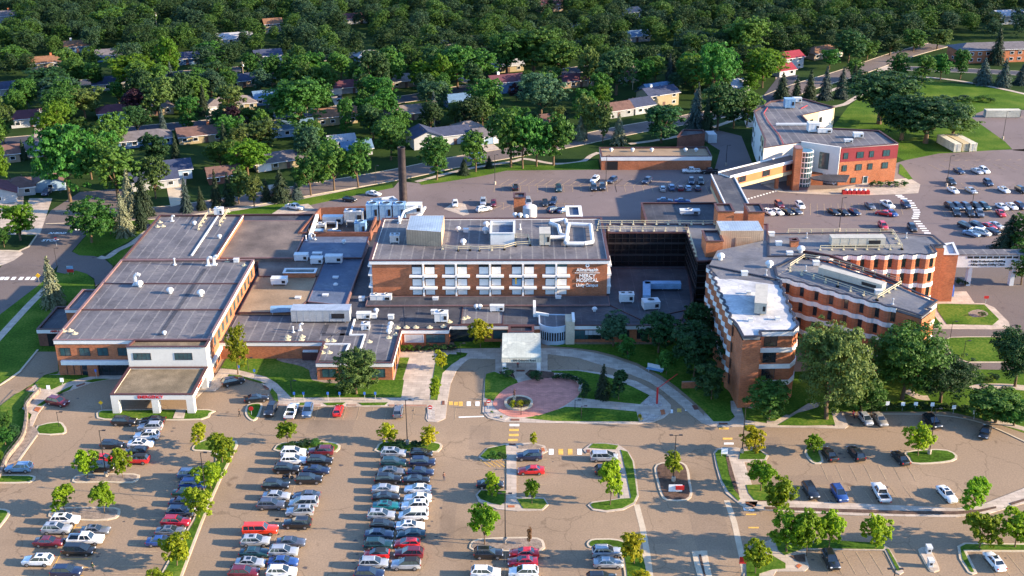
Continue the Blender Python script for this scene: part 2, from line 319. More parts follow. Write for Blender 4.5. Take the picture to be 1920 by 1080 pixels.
# ---------------------------------------------------------------- light
SUNEL=R(17); SUNV=Vector((math.cos(SUNEL)*.991,-math.cos(SUNEL)*.131,math.sin(SUNEL)))
w=bpy.data.worlds.new('World'); SC.world=w; w.use_nodes=True; nt=w.node_tree
sky=nt.nodes.new('ShaderNodeTexSky'); sky.sky_type='NISHITA'; sky.sun_disc=False; sky.sun_elevation=SUNEL
sky.sun_rotation=math.atan2(SUNV.x,SUNV.y); sky.air_density=1.0; sky.dust_density=.6; sky.ozone_density=1.6
bg=nt.nodes['Background']; tint=nt.nodes.new('ShaderNodeMixRGB'); tint.blend_type='MULTIPLY'; tint.inputs[0].default_value=1; tint.inputs[2].default_value=(.72,.94,1.24,1); nt.links.new(sky.outputs[0],tint.inputs[1]); nt.links.new(tint.outputs[0],bg.inputs[0]); bg.inputs[1].default_value=.125
sl=bpy.data.lights.new('sun','SUN'); sl.energy=5.0; sl.angle=R(.55); sl.color=(1,.79,.53)
so=bpy.data.objects.new('sun',sl); COL.objects.link(so); so.rotation_euler=SUNV.to_track_quat('Z','Y').to_euler(); so.location=(200,0,200)
SC.view_settings.view_transform='Standard'; SC.view_settings.look='None'; SC.view_settings.exposure=1.8; SC.view_settings.gamma=1
# ================================================================ THE GROUND
def sheet(name,pts,z,mt,sm=0):
    p=W(pts); 
    if sm: p=smooth(p,sm)
    return struct(name,MB().prism(p,z-.015,z,sides=True),mt)
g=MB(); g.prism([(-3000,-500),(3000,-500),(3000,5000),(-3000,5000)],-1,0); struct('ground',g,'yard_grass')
# --- paved areas
sheet('parking_lot',[(-420,1300),(-150,905),(8,872),(42,822),(70,772),(60,750),(-30,860),(-60,830),(30,745),(68,655),(130,640),(420,640),(700,640),(1330,640),(1400,650),(1760,690),(2080,700),(2500,1300)],.02,'asphalt')
sheet('side_road',[(-260,760),(-40,545),(30,470),(66,436),(95,395),(150,360),(250,352),(250,402),(168,418),(163,439),(134,472),(112,494),(77,531),(12,602),(-120,760)],.02,'drive_asphalt')
sheet('side_turnout',ZL([(540,560),(660,450),(730,486),(860,490),(960,520),(1040,585),(1000,680),(870,780),(870,700),(800,655),(700,625),(600,655),(520,640)]),.03,'drive_asphalt')
sheet('entrance_road',ZL([(-150,600),(-100,440),(0,436),(180,436),(215,470),(130,530),(60,560),(-50,600)]),.028,'concrete')
sheet('back_parking_lot',[(250,470),(500,412),(520,398),(640,372),(738,352),(748,340),(790,344),(900,330),(950,320),(1125,318),(1340,318),(1350,282),(1318,262),(1330,240),(1390,255),(1420,330),(1560,340),(1700,300),(1760,288),(1860,282),(1960,278),(2150,300),(2150,470),(1930,480),(1760,480),(1450,480),(1100,500),(600,500)],.02,'back_asphalt')
sheet('storage_yard',[(1818,218),(1850,205),(2100,210),(2150,300),(1900,282),(1885,266)],.02,'back_asphalt')
sheet('east_drive',[(1730,500),(1790,470),(1800,495),(1990,500),(2150,600),(2150,705),(1740,700),(1735,600)],.032,'drive_asphalt')
# --- residential streets
def road(name,pl,w,mt='road_asphalt',z=.024,kerb=True):
    q=smooth([tuple(P(u,v)[:2]) for u,v in pl],5,False)
    m=MB(); m.strip(q,-w/2,w/2,z-.015,z); struct(name,m,mt)
    if kerb:
        m=MB(); m.strip(q,-w/2-.45,-w/2,0,.11); m.strip(q,w/2,w/2+.45,0,.11); struct('kerb',m,'kerb_stone')
    return q
S1=road('street',[(95,408),(200,404),(310,398),(450,378),(600,352),(740,328),(860,303),(960,286),(1060,268),(1180,243),(1300,222),(1420,196),(1500,165),(1600,134),(1690,103),(1760,84)],10.5,'drive_asphalt',.05)
S2=road('street',[(-120,278),(0,266),(167,252),(260,243),(407,230),(520,218),(640,204),(693,194),(778,183),(860,168),(960,152),(1033,139),(1100,128),(1250,105)],10)
S3=road('street',[(-100,172),(120,158),(296,141),(426,132),(511,122),(620,108),(760,92),(900,70),(1050,50),(1200,30)],10)
S4=road('street',[(1430,206),(1460,168),(1480,140)],8,z=.060,kerb=False)
road('street',[(1690,128),(1800,132),(1920,138),(2060,146)],8)
road('pavement',[(310,410),(450,392),(600,365),(700,345)],1.8,'concrete',.04,False)
road('pavement',[(780,341),(870,318),(960,303),(985,298),(1040,307),(1090,303),(1108,292),(1122,286)],1.8,'concrete',.04,False)
road('pavement',[(1180,270),(1260,258),(1345,236),(1420,208),(1500,190),(1585,160)],2,'concrete',.04,False)
road('path',[(1500,210),(1575,198),(1600,186),(1660,152),(1700,144),(1760,147),(1830,157),(1920,176),(2010,200)],2.2,'concrete',.055,False)
road('pavement',ZL([(-60,1300),(140,1080),(280,930),(390,820),(480,720)]),1.9,'concrete',.045,False)
road('pavement',ZL([(910,500),(985,505),(1080,440),(1220,370),(1370,250),(1450,180)]),1.9,'concrete',.045,False)
sheet('park_lawn',[(1640,160),(1700,148),(1830,160),(2050,200),(2050,282),(1950,275),(1858,282),(1780,292),(1700,302),(1560,240),(1590,200)],.012,'grass')
sheet('lawn',[(330,412),(500,383),(640,360),(735,345),(738,352),(640,372),(520,398),(440,425),(330,430)],.014,'grass')
sheet('lawn',[(785,342),(870,325),(960,309),(1040,310),(1120,300),(1124,318),(950,320),(900,331),(830,342),(790,347)],.06,'grass')
sheet('lawn',ZL([(670,450),(800,300),(900,200),(1150,150),(1450,120),(1440,200),(1350,260),(1180,360),(1050,430),(910,495),(730,486)]),.035,'grass')
sheet('lawn',ZL([(985,520),(1100,440),(1340,290),(1360,290),(1180,520),(1040,580)]),.035,'grass')
sheet('lawn',ZL([(-60,1100),(0,1030),(380,740),(480,640),(600,655),(700,625),(800,655),(870,720),(880,760),(760,1080),(600,1450),(200,2150),(-200,2150)]),.03,'grass')
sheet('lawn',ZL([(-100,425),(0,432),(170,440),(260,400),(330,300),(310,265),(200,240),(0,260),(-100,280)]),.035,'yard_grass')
sheet('kerb_line',ZL([(0,440),(170,445),(260,405),(335,300),(345,305),(272,412),(175,455),(0,450)]),.14,'kerb_stone',0)
sheet('lawn',[(1700,690),(2200,700),(2200,830),(1920,812),(1850,788),(1780,772),(1560,772),(1400,800),(1370,790),(1320,750),(1290,700),(1260,690),(1230,600),(1330,560),(1400,700)],.035,'grass')
for px in ([(55,372),(98,372),(75,440),(30,440)],[(0,372),(22,360),(45,362),(40,440),(0,440)],[(310,330),(345,330),(348,380),(322,388)],[(65,240),(85,238),(80,257),(64,258)],[(372,193),(392,193),(412,226),(390,229)],[(485,92),(508,92),(514,117),(498,119)],[(295,128),(304,125),(306,140),(298,141)],[(620,180),(640,180),(655,199),(630,202)],[(825,138),(850,136),(895,152),(872,156)],[(1020,108),(1045,105),(1052,122),(1070,126)],[(900,272),(925,270),(948,287),(915,292)],[(1395,225),(1405,222),(1425,236),(1400,240)],[(160,265),(190,262),(185,285),(170,287)],[(480,350),(520,345),(540,362),(500,366)],[(1453,140),(1490,140),(1500,152),(1455,153)],[(1635,145),(1655,140),(1700,118),(1660,112)]):
    sheet('driveway',px,.045,'concrete')
sheet('driveway',[(308,330),(350,326),(346,382),(320,388)],.065,'kerb_stone')
sheet('concrete_pad',[(505,404),(530,388),(578,382),(590,392),(545,404)],.035,'concrete'); sheet('concrete_pad',[(832,392),(850,380),(872,382),(880,402),(868,404)],.035,'concrete')
sheet('concrete_pad',ZP([(700,255),(890,250),(945,330),(700,325)]),.045,'concrete')
sheet('concrete_pad',ZK([(590,820),(660,880),(900,870),(1050,840),(1240,820),(1290,850),(1280,890),(1180,895),(1030,900),(800,895),(640,885),(560,850)]),.10,'concrete')
sheet('lawn',ZK([(1195,755),(1205,760),(1255,825),(1235,828),(1190,800)]),.12,'grass')
# --- hospital forecourt: concrete walks with lawns laid in
CN=[0,0]
def conc(pts,sm=0): 
    p=W(pts)
    if sm: p=smooth(p,sm)
    CN[0]+=1
    return struct('forecourt_walk',MB().prism(p,-.02,.10+.005*CN[0]),'concrete')
def bed(name,pts,mt,z=.15,sm=0):
    p=W(pts)
    if sm: p=smooth(p,sm)
    CN[1]+=1
    return struct(name,MB().prism(p,z-.03,z+.0008*CN[1]),mt)
conc(Z4([(-60,600),(-20,470),(60,470),(135,365),(185,280),(1440,200),(1500,190),(2400,200),(2400,300),(1990,290),(1960,320),(1905,380),(1860,480),(1835,620),(1822,740),(1760,768),(1690,765),(1672,740),(1690,655),(1400,652),(560,650),(570,620),(520,540),(430,470),(280,415),(190,415),(150,490),(90,535),(0,540)]))
bed('lawn',Z4([(135,365),(185,280),(900,290),(850,440),(1440,455),(1480,285),(1550,285),(1500,450),(1510,455),(1490,585),(665,585),(640,560),(560,480),(480,430),(300,385),(220,372)]),'grass')
bed('lawn',Z4([(190,420),(200,412),(280,420),(430,462),(478,484),(430,475),(290,435)]),'grass'); bed('lawn',Z4([(505,545),(520,515),(560,560),(568,615),(540,610)]),'grass')
for a,b in ((690,790),(900,1070),(1165,1390)): bed('lawn',Z4([(a,625),(b,622),(b-25,643),(a+35,645)]),'grass')
bed('lawn',Z4([(1745,330),(1850,260),(1925,262),(1925,300),(1870,335),(1800,400),(1760,605),(1707,600),(1720,480)]),'grass')
bed('bare_soil',Z4([(560,290),(860,290),(850,345),(880,350),(850,440),(1030,455),(1000,480),(820,455),(800,380),(700,340),(600,320)]),'gravel_bed',.165,2)
bed('shrub_bed',Z4([(1490,190),(1900,190),(1900,225),(1490,240)]),'mulch',.16)
bed('gravel_nose',Z4([(1685,660),(1740,655),(1745,750),(1690,748)]),'pebbles')
bed('tactile_strip',Z4([(560,638),(630,638),(630,648),(560,648)]),'brick',.16); bed('tactile_strip',Z4([(800,638),(885,638),(885,648),(800,648)]),'brick',.16); bed('tactile_strip',Z4([(1085,636),(1150,636),(1150,647),(1085,647)]),'brick',.16); bed('tactile_strip',Z4([(1395,638),(1680,640),(1680,652),(1395,650)]),'brick',.16); bed('tactile_strip',Z4([(1797,610),(1815,610),(1815,640),(1795,640)]),'brick_dark',.16); bed('tactile_strip',Z4([(450,497),(470,495),(500,520),(480,524)]),'brick_dark',.16)
# covered entrance apron + outer walk of the loop
conc(ZR([(-60,425),(340,425),(800,420),(950,430),(1150,460),(1300,500),(1500,570),(1710,690),(1850,790),(1960,880),(2050,970),(2120,1050),(2280,1060),(2310,1000),(2330,900),(2400,900),(2420,1070),(2600,1075),(2600,960),(2900,1000),(2990,980),(3100,1040),(3110,1075),(2250,1085),(2130,1080),(2050,1050),(1960,980),(1850,880),(1700,760),(1600,700),(1400,620),(1200,560),(1000,500),(750,470),(750,610),(310,610),(310,470),(180,482),(80,515),(0,578),(-60,640)]))
bed('lawn',ZR([(-60,320),(360,320),(350,420),(-20,425)]),'grass'); bed('lawn',ZR([(-20,455),(75,465),(60,490),(0,515)]),'grass')
bed('lawn',ZR([(760,400),(920,370),(1000,390),(1700,390),(1950,420),(2130,560),(2200,800),(2330,1000),(2280,1040),(2150,1040),(2060,940),(1960,850),(1850,755),(1710,655),(1500,545),(1300,478),(1150,440),(950,415),(800,405)]),'grass')
# main entrance island
conc(ZR([(300,612),(240,645),(217,700),(207,850),(200,960),(250,1012),(380,1042),(540,1048),(1100,1058),(1500,1063),(1640,1045),(1730,1010),(1790,960),(1790,900),(1710,820),(1640,775),(1500,700),(1300,650),(1150,620),(1000,605),(750,605),(640,608)]))
bed('lawn',ZR([(232,640),(300,620),(350,640),(440,660),(490,690),(500,715),(400,760),(330,820),(300,870),(220,840),(222,700)]),'grass')
bed('plaza',smooth(ZR([(290,900),(320,830),(400,760),(500,715),(600,690),(750,676),(900,682),(990,705),(1030,760),(1000,830),(900,900),(800,950),(680,985),(560,1003),(440,1000),(350,960)]),3),'plaza_paver',.15)
bed('lawn',ZR([(780,612),(1000,612),(1180,642),(1300,680),(1450,740),(1610,820),(1530,895),(1280,870),(1000,838),(1042,780),(1010,715),(920,672),(800,650)]),'grass')
bed('lawn',ZR([(560,1012),(700,985),(900,918),(1200,930),(1500,958),(1520,1040),(1100,1040),(800,1036)]),'grass')
bed('pebble_bed',ZR([(1540,895),(1612,825),(1700,870),(1720,900),(1690,925)]),'pebbles'); bed('pebble_bed',ZR([(1530,960),(1700,995),(1640,1035),(1532,1042)]),'pebbles'); bed('pebble_bed',ZR([(222,905),(290,915),(350,965),(430,1006),(390,1030),(260,1000),(222,960)]),'pebbles')
bed('mulch_bed',ZR([(340,620),(450,615),(480,680),(440,655),(350,640)]),'mulch',.16); bed('mulch_bed',ZR([(560,640),(600,605),(800,625),(860,680),(780,672),(620,688)]),'mulch',.16)
bed('tactile_strip',ZR([(440,1020),(512,1020),(512,1034),(440,1034)]),'brick_dark',.16); bed('tactile_strip',ZR([(215,878),(236,878),(236,912),(215,912)]),'brick_dark',.16); bed('tactile_strip',ZR([(487,606),(557,606),(557,618),(487,618)]),'brick_dark',.16)
bed('tactile_strip',ZC([(1200,95),(1225,92),(1232,120),(1207,124)]),'brick',.16); bed('tactile_strip',ZC([(1388,68),(1415,66),(1430,90),(1405,94)]),'brick_dark',.16); bed('tactile_strip',ZD([(88,172),(140,172),(140,182),(88,182)]),'brick_dark',.16); bed('tactile_strip',ZC([(300,296),(340,296),(340,306),(300,306)]),'brick_dark',.17); bed('tactile_strip',ZC([(490,322),(508,322),(515,342),(495,342)]),'brick',.17); bed('tactile_strip',ZC([(293,664),(333,664),(333,676),(293,676)]),'brick',.17); bed('tactile_strip',ZC([(762,332),(782,332),(782,350),(762,350)]),'brick_dark',.17); bed('tactile_strip',ZD([(245,650),(262,648),(305,664),(298,671)]),'brick',.16); bed('tactile_strip',ZD([(545,1025),(565,1012),(583,1022),(562,1040)]),'brick',.16)
# --- kerbed islands
def island(pts,mt='grass',sm=3,inset=.45,name='grass_island'):
    p=ccw(W(pts)); p=smooth(p,sm) if sm else p
    struct('kerb_island',MB().prism(p,-.02,.14),'kerb_stone')
    return struct(name,MB().prism(offset(p,-inset),.12,.19),mt)
island(ZA([(222,188),(350,163),(385,185),(398,212),(375,238),(225,240)]),sm=2)
island(ZA([(-60,478),(0,480),(185,482),(212,500),(170,528),(0,532),(-60,532)]),sm=2)
island(ZA([(432,508),(460,482),(560,474),(800,473),(832,495),(790,528),(620,525),(450,528)]),'gravel_bed',2,name='gravel_island')
island(ZA([(290,715),(330,680),(500,672),(690,675),(718,700),(690,740),(560,755),(320,740)]),'gravel_bed',2,name='gravel_island')
island(ZA([(-60,682),(0,682),(45,688),(62,712),(0,795),(-60,860)]),sm=2)
island(ZA([(1145,318),(1180,288),(1260,262),(1380,272),(1418,302),(1330,480),(1210,760),(1090,1080),(1040,1200),(905,1200),(965,1060),(1060,890),(1150,745),(1215,560),(1285,395),(1262,345),(1160,338)]),sm=2)
island(ZA([(575,130),(592,98),(700,92),(1240,90),(1257,115),(1200,152),(900,155),(620,152)]),sm=2); bed('walk',ZA([(1050,96),(1108,94),(1095,148),(1030,147)]),'concrete',.2)
island(ZB([(190,118),(205,62),(290,55),(283,105),(260,148),(225,157)]),sm=3)
island(ZB([(365,318),(410,288),(560,283),(700,283),(758,305),(738,340),(690,345),(390,342)]),sm=2)
island(ZB([(970,318),(1010,283),(1150,280),(1320,283),(1365,305),(1345,338),(1300,347),(990,347)]),sm=2)
M1=W(ZC([(118,375),(170,320),(285,295),(440,288),(515,308),(532,340),(500,357),(345,352),(345,615),(510,617),(538,657),(500,692),(350,697),(230,685),(120,640),(100,600),(130,568),(285,572),(285,392),(150,395)]))
struct('kerb_island',MB().prism(M1,-.02,.14),'concrete')
bed('lawn',ZC([(130,372),(175,325),(280,303),(285,386),(160,387)]),'grass',.18,0); bed('mulch_bed',ZC([(352,312),(440,295),(505,315),(480,326),(355,324)]),'gravel_bed',.18); bed('lawn',ZC([(112,602),(135,575),(281,578),(281,640),(250,662),(195,650),(130,625)]),'grass',.18); bed('lawn',ZC([(346,625),(505,625),(525,655),(495,685),(385,682)]),'grass',.18)
M2=W(ZC([(740,330),(785,296),(850,290),(950,300),(1010,340),(1045,400),(1060,500),(1073,605),(1050,655),(980,690),(880,703),(800,692),(768,662),(795,640),(900,630),(960,620),(955,420),(930,345),(840,345),(760,352)]))
struct('kerb_island',MB().prism(M2,-.02,.14),'concrete')
bed('lawn',ZC([(775,320),(800,297),(870,297),(950,308),(935,330),(850,327)]),'grass',.18); bed('lawn',ZC([(965,333),(1005,345),(1035,400),(1050,500),(1062,600),(1042,645),(975,680),(880,692),(805,682),(785,662),(800,650),(930,632),(965,625),(1028,622),(1000,480),(975,370)]),'grass',.18)
island(ZC([(65,898),(115,862),(300,852),(470,855),(512,890),(490,935),(280,938),(90,932)]),'gravel_bed',2,name='gravel_island')
island(ZC([(762,890),(790,864),(860,860),(950,865),(1060,905),(1115,975),(1135,1080),(1150,1200),(1010,1200),(985,1060),(950,925),(830,918),(780,915)]),sm=2)
island(ZC([(1165,440),(1205,408),(1330,405),(1370,450),(1380,520),(1392,590),(1362,632),(1240,634),(1200,592),(1180,520)]),'mulch',2,name='planting_island')
island(ZC([(1388,935),(1475,935),(1490,1000),(1515,1110),(1430,1110),(1405,1020)]),'mulch',0,1.0,name='planting_island')
for pl in (ZC([(1060,655),(1095,790),(1125,960),(1145,1120)]),ZD([(135,630),(180,760),(225,960),(250,1110)]),ZD([(0,930),(12,1000),(20,1110)])):
    q=[tuple(P(u,v)[:2]) for u,v in pl]; struct('concrete_gutter',MB().strip(q,-.5,.5,.02,.035),'kerb_stone')
I18=W(ZD([(55,350),(75,325),(115,315),(200,318),(240,330),(330,325),(385,365),(370,398),(240,405),(320,640),(310,668),(260,690),(205,650),(130,590),(95,520),(70,430)])); struct('kerb_island',MB().prism(I18,-.02,.14),'concrete')
bed('lawn',ZD([(66,355),(85,333),(128,335),(140,430),(165,520),(215,625),(205,637),(145,580),(108,515),(82,430)]),'grass',.18); bed('planting_bed',ZD([(130,375),(145,372),(200,560),(210,605),(180,570),(150,480)]),'mulch',.2); bed('lawn',ZD([(215,345),(325,332),(370,368),(360,388),(210,388)]),'grass',.18)
island(ZD([(598,345),(622,318),(690,318),(695,350),(712,402),(662,415),(625,390)]),sm=2)
island(ZD([(1195,345),(1320,328),(1450,332),(1510,368),(1480,400),(1350,415),(1240,413),(1215,380)]),sm=2)
struct('kerb_island',MB().prism(W(ZD([(245,640),(300,640),(500,635),(1100,660),(1500,680),(1650,660),(1906,560),(2100,450),(2100,560),(1906,650),(1700,710),(1500,732),(1200,728),(900,722),(430,697),(330,690),(250,660)])),-.02,.14),'concrete')
bed('planting_strip',ZD([(362,672),(700,682),(1200,698),(1500,700),(1640,690),(1740,670),(1740,680),(1640,704),(1500,718),(1200,716),(700,700),(365,686)]),'mulch',.17); bed('planting_strip',ZD([(1820,650),(1906,625),(2050,570),(2050,582),(1906,638),(1830,662)]),'mulch',.17)
bed('lawn',ZD([(250,542),(350,540),(440,560),(500,600),(480,637),(300,632),(265,590)]),'grass',.16)
struct('kerb_island',MB().prism(W(ZD([(330,890),(415,860),(600,915),(1075,900),(1100,915),(1190,1060),(1165,1075),(1140,1060),(1075,932),(610,925),(605,960),(628,1030),(600,1055),(430,1055),(340,1200),(240,1200),(232,1080),(290,960)])),-.02,.14),'concrete')
bed('lawn',ZD([(425,868),(600,918),(480,960),(440,930)]),'grass',.18); bed('lawn',ZD([(600,915),(700,870),(1060,890),(1075,912),(1068,925),(620,918)]),'grass',.18); bed('lawn',ZD([(1085,922),(1100,925),(1170,1050),(1150,1053)]),'grass',.18); bed('lawn',ZD([(250,1000),(300,960),(400,960),(485,1010),(485,1040),(410,1045),(330,1070),(320,1150),(255,1150)]),'grass',.18)
bed('mulch_bed',ZD([(510,965),(600,955),(605,1000),(560,998)]),'mulch',.18)
island(ZD([(1275,925),(1320,910),(1345,920),(1400,1030),(1392,1055),(1345,1055),(1300,980)]),'concrete',2,.2,name='ticket_island')
island(ZD([(1508,905),(1550,885),(1906,890),(2060,892),(2060,940),(1565,938),(1590,990),(1628,1065),(1600,1075),(1570,1060),(1520,980)]),sm=0)
conc(ZD([(0,165),(0,110),(60,150),(165,150),(150,40),(185,40),(225,150),(420,180),(620,55),(690,50),(680,75),(560,110),(470,185),(780,190),(750,110),(830,112),(860,190),(840,203),(60,190)]))
bed('lawn',ZD([(0,-60),(150,-60),(165,150),(100,150),(40,125),(0,90)]),'grass'); bed('lawn',ZD([(225,80),(600,60),(420,160),(300,155),(240,148)]),'grass'); bed('lawn',ZD([(440,185),(560,112),(680,90),(760,110),(780,182),(600,188)]),'grass')
# east lawns
conc(ZP([(690,325),(1000,325),(1060,350),(1150,440),(1160,475),(1040,485),(690,482)]),0); bed('lawn',ZP([(770,330),(1000,335),(1090,425),(1050,460),(770,455),(712,370),(712,332)]),'grass'); bed('lawn',ZP([(690,400),(735,455),(690,457)]),'grass')
island(ZP([(750,550),(790,533),(900,530),(1300,530),(1300,690),(900,690),(815,660),(770,610)]),sm=0)
road('path',ZP([(520,860),(600,900),(660,905)]),2,'concrete',.06,False); road('path',ZP([(930,850),(1000,835),(1150,835),(1300,850)]),2.4,'concrete',.06,False); road('path',ZP([(1040,1045),(1150,1070),(1300,1110)]),1.6,'concrete',.06,False)
bed('bare_soil',ZP([(900,385),(960,365),(1020,385),(1010,408),(930,412)]),'gravel_bed',.165,2)
road('kerb',ZD([(740,112),(860,118),(1100,118),(1400,125),(1650,170),(1906,280),(2000,330)]),.4,'kerb_stone',.13,False)
# west side: driveway edge, retaining bank
conc(ZM([(95,382),(230,215),(370,205),(470,355),(860,350),(860,400),(740,405),(620,425),(500,470),(400,500),(300,580),(255,640),(215,715),(205,715),(200,680),(215,640),(180,605),(200,560),(130,500),(0,585),(0,575),(110,495),(240,440),(235,420),(280,370),(390,338),(370,215),(250,215)]) if False else ZM([(180,470),(240,440),(250,415),(330,372),(400,370),(640,365),(860,360),(860,398),(740,402),(620,425),(500,470),(400,500),(300,580),(255,640),(220,720),(205,720),(200,680),(215,640),(150,600),(250,500),(180,480)]))
bed('lawn',ZM([(240,430),(290,385),(330,375),(600,376),(640,378),(540,400),(440,430),(350,473),(260,465)]),'grass'); bed('lawn',ZM([(380,500),(450,465),(495,445),(470,475),(400,505)]),'grass'); bed('lawn',ZM([(570,418),(640,402),(740,402),(620,424)]),'grass'); bed('lawn',ZM([(250,582),(320,535),(330,550),(280,585)]),'grass')
sheet('driveway',ZM([(-120,560),(-60,470),(0,450),(100,385),(185,290),(245,215),(385,215),(395,345),(300,372),(240,420),(190,450),(110,500),(0,580),(-80,640)]),.05,'asphalt')
bed('kerb_line',ZM([(0,440),(60,400),(130,350),(250,205),(262,205),(138,358),(66,408),(0,450)]),'kerb_stone',.17); bed('grass_bank',ZM([(-60,640),(0,585),(110,500),(180,488),(250,490),(140,600),(120,625),(180,640),(170,780),(100,860),(30,1000),(-60,1060)]),'grass',.10)
bed('gravel_bank',ZM([(185,640),(205,720),(250,735),(258,775),(120,955),(40,985),(100,900),(175,790)]),'gravel_bed',.12); bed('kerb_line',ZM([(245,783),(255,785),(135,955),(118,955)]),'kerb_stone',.17)
bed('tactile_strip',ZM([(228,615),(245,592),(280,597),(258,625)]),'brick',.16); bed('tactile_strip',ZM([(170,480),(200,455),(222,456),(190,482)]),'brick_dark',.16); bed('tactile_strip',ZM([(512,448),(570,430),(578,436),(520,456)]),'brick_dark',.16)
# --- painted markings
pm=MB(); py=MB(); pf=MB()
def bars(mb,pts): 
    mb.prism(W(pts),.03,.044)
def quad(c,w,h): x,y=c; return [(x-w/2,y-h/2),(x+w/2,y-h/2),(x+w/2,y+h/2),(x-w/2,y+h/2)]
for x,y,k in ((332,182,0),(330,211,1),(328,241,1),(323,271,1)): bars(py if k else pm,ZC(quad((x,y),58,13)))
for x,k in ((551,0),(608,1),(664,1),(721,0)): bars(py if k else pm,ZC(quad((x,341),28,34)))
for x,y,k in ((118,202,1),(140,263,1),(148,292,0)): bars(py if k else pm,ZD(quad((x,y),58,11)))
for x,k in ((12,1),(60,0),(112,0)): bars(py if k else pm,ZC(quad((x,55),24,26)))
for x,y,k in ((1263,100,0),(1314,94,1),(1362,86,0)): bars(py if k else pm,ZC(quad((x,y),26,22)))
for x,y in ((1862,626),(1900,628)): bars(py,Z4(quad((x,y),30,26)))
bars(pm,ZC([(0,132),(150,127),(150,133),(0,138)])); bars(pm,ZD([(232,672),(300,685),(300,695),(238,690)]))
for x,y in ((280,714),(295,793)): bars(py,ZD(quad((x,y),62,8)))
for x in (0,45,108,178,238,290): bars(pm,ZL([(x+10,685),(x+45,685),(x+25,712),(x-12,712)]))
bars(pm,ZL([(680,245),(745,245),(745,255),(672,255)]))
# striped walks in the back lot
for i,(x,y) in enumerate(((160,486),(185,505),(220,526),(275,550),(305,578),(322,605),(338,633),(365,660),(375,686),(370,710),(362,734),(352,758),(378,795),(402,824),(428,852),(450,879),(475,907),(500,935))):
    bars(pm,ZQ([(x-42,y-6),(x+38,y-6),(x+44,y+6),(x-36,y+6)]))
for i in range(11): bars(pm,ZK(quad((500+i*14,915-i*4),9,5)))
def stalls(a,b,n,dx,dy,mb=None,w=.13,head=None):
    """n painted lines between two points of the lot, each running dx,dy metres"""
    A=P(*a);B=P(*b); mb=mb or pf
    for i in range(n):
        t=i/(n-1); p=A.lerp(B,t); d=Vector((dx,dy)).normalized(); q=Vector((-d.y,d.x))*w/2
        c=[(p.x+q.x,p.y+q.y),(p.x-q.x,p.y-q.y),(p.x+dx-q.x,p.y+dy-q.y),(p.x+dx+q.x,p.y+dy+q.y)]
        mb.prism(c,.03,.044)
    if head:
        d=(B-A).normalized(); q=Vector((-d.y,d.x))*w/2
        mb.prism([(A.x+q.x,A.y+q.y),(A.x-q.x,A.y-q.y),(B.x-q.x,B.y-q.y),(B.x+q.x,B.y+q.y)],.025,.040)
def zp(z,x,y): return z([(x,y)])[0]
stalls(zp(ZN,200,505),zp(ZN,1870,500),15,0,-6.5,head=1); stalls(zp(ZN,270,500),zp(ZN,1860,500),14,3,6,head=None)
stalls(zp(ZN,1870,500),(1340,349),12,0,-6.5,head=1); stalls(zp(ZN,1860,500),(1335,349),11,3,6)
stalls((895,380),(1075,382),12,0,-6.3,head=1); stalls((905,393),(1020,392),8,3,3.5)
stalls(zp(ZQ,850,405),(2050,356),14,0,5.5,head=1); stalls(zp(ZQ,860,400),(2050,356),14,2,-5.5)
stalls((1765,320),(2050,318),15,-2,7); stalls((1780,300),(2050,298),15,-2,-1)
stalls(zp(ZQ,680,665),(2040,395),22,-1,5.5,head=1); stalls(zp(ZQ,680,665),(2040,395),22,-.6,-5.5)
stalls(zp(ZQ,770,830),zp(ZQ,900,990),6,4.5,0); stalls((1440,393),(1690,392),20,1.2,5.2); stalls((1440,393),(1690,392),20,-1,-5)
stalls((1440,450),(1660,452),16,.8,5.2); stalls((1500,420),(1640,420),3,3,0)
stalls((761,851),(730,1075),17,4.9,0,head=1,w=.12); stalls((761,851),(730,1075),17,-4.9,0,w=.12); stalls((575,850),(492,1075),17,4.9,0,head=1,w=.12); stalls((575,850),(492,1075),17,-4.9,0,w=.12)
stalls((260,790),(226,878),8,4.9,0,head=1); stalls((260,790),(226,878),8,-4.9,0); stalls((147,975),(92,1080),8,5.5,0,py,head=1); stalls((147,975),(92,1080),8,-5.5,0)
stalls((377,890),(265,1090),17,-5.5,0); stalls((948,1030),(945,1150),5,5.5,0,head=1); stalls((948,1030),(945,1150),5,-5.5,0); stalls((970,862),(966,925),5,5.5,0); stalls((948,866),(946,925),5,-5.5,0)
stalls((1478,943),(1825,945),14,-.6,5.4); stalls((1540,872),(1700,872),7,0,-5.4); stalls((1530,1034),(1655,1036),6,.6,-6); stalls((495,762),(855,765),15,0,-5.3); stalls((1835,1038),(2050,1040),9,.6,-6)
stalls((900,862),(945,862),6,2,-2.6,py)
struct('road_markings',pm,'paint_white'); struct('road_markings',py,'paint_yellow'); struct('parking_lines',pf,'paint_faint')
for body,uv,s in (('STOP',zp(ZL,462,347),1.25),('AHEAD',zp(ZL,530,280),1.0)):
    me=text_mesh(body,s,'paint_white',.01,True); me.transform(Matrix.Diagonal((1.5,1.8,1,1))); o=bpy.data.objects.new('road_lettering',me); COL.objects.link(o); o.location=P(*uv,.06); o['kind']='structure'
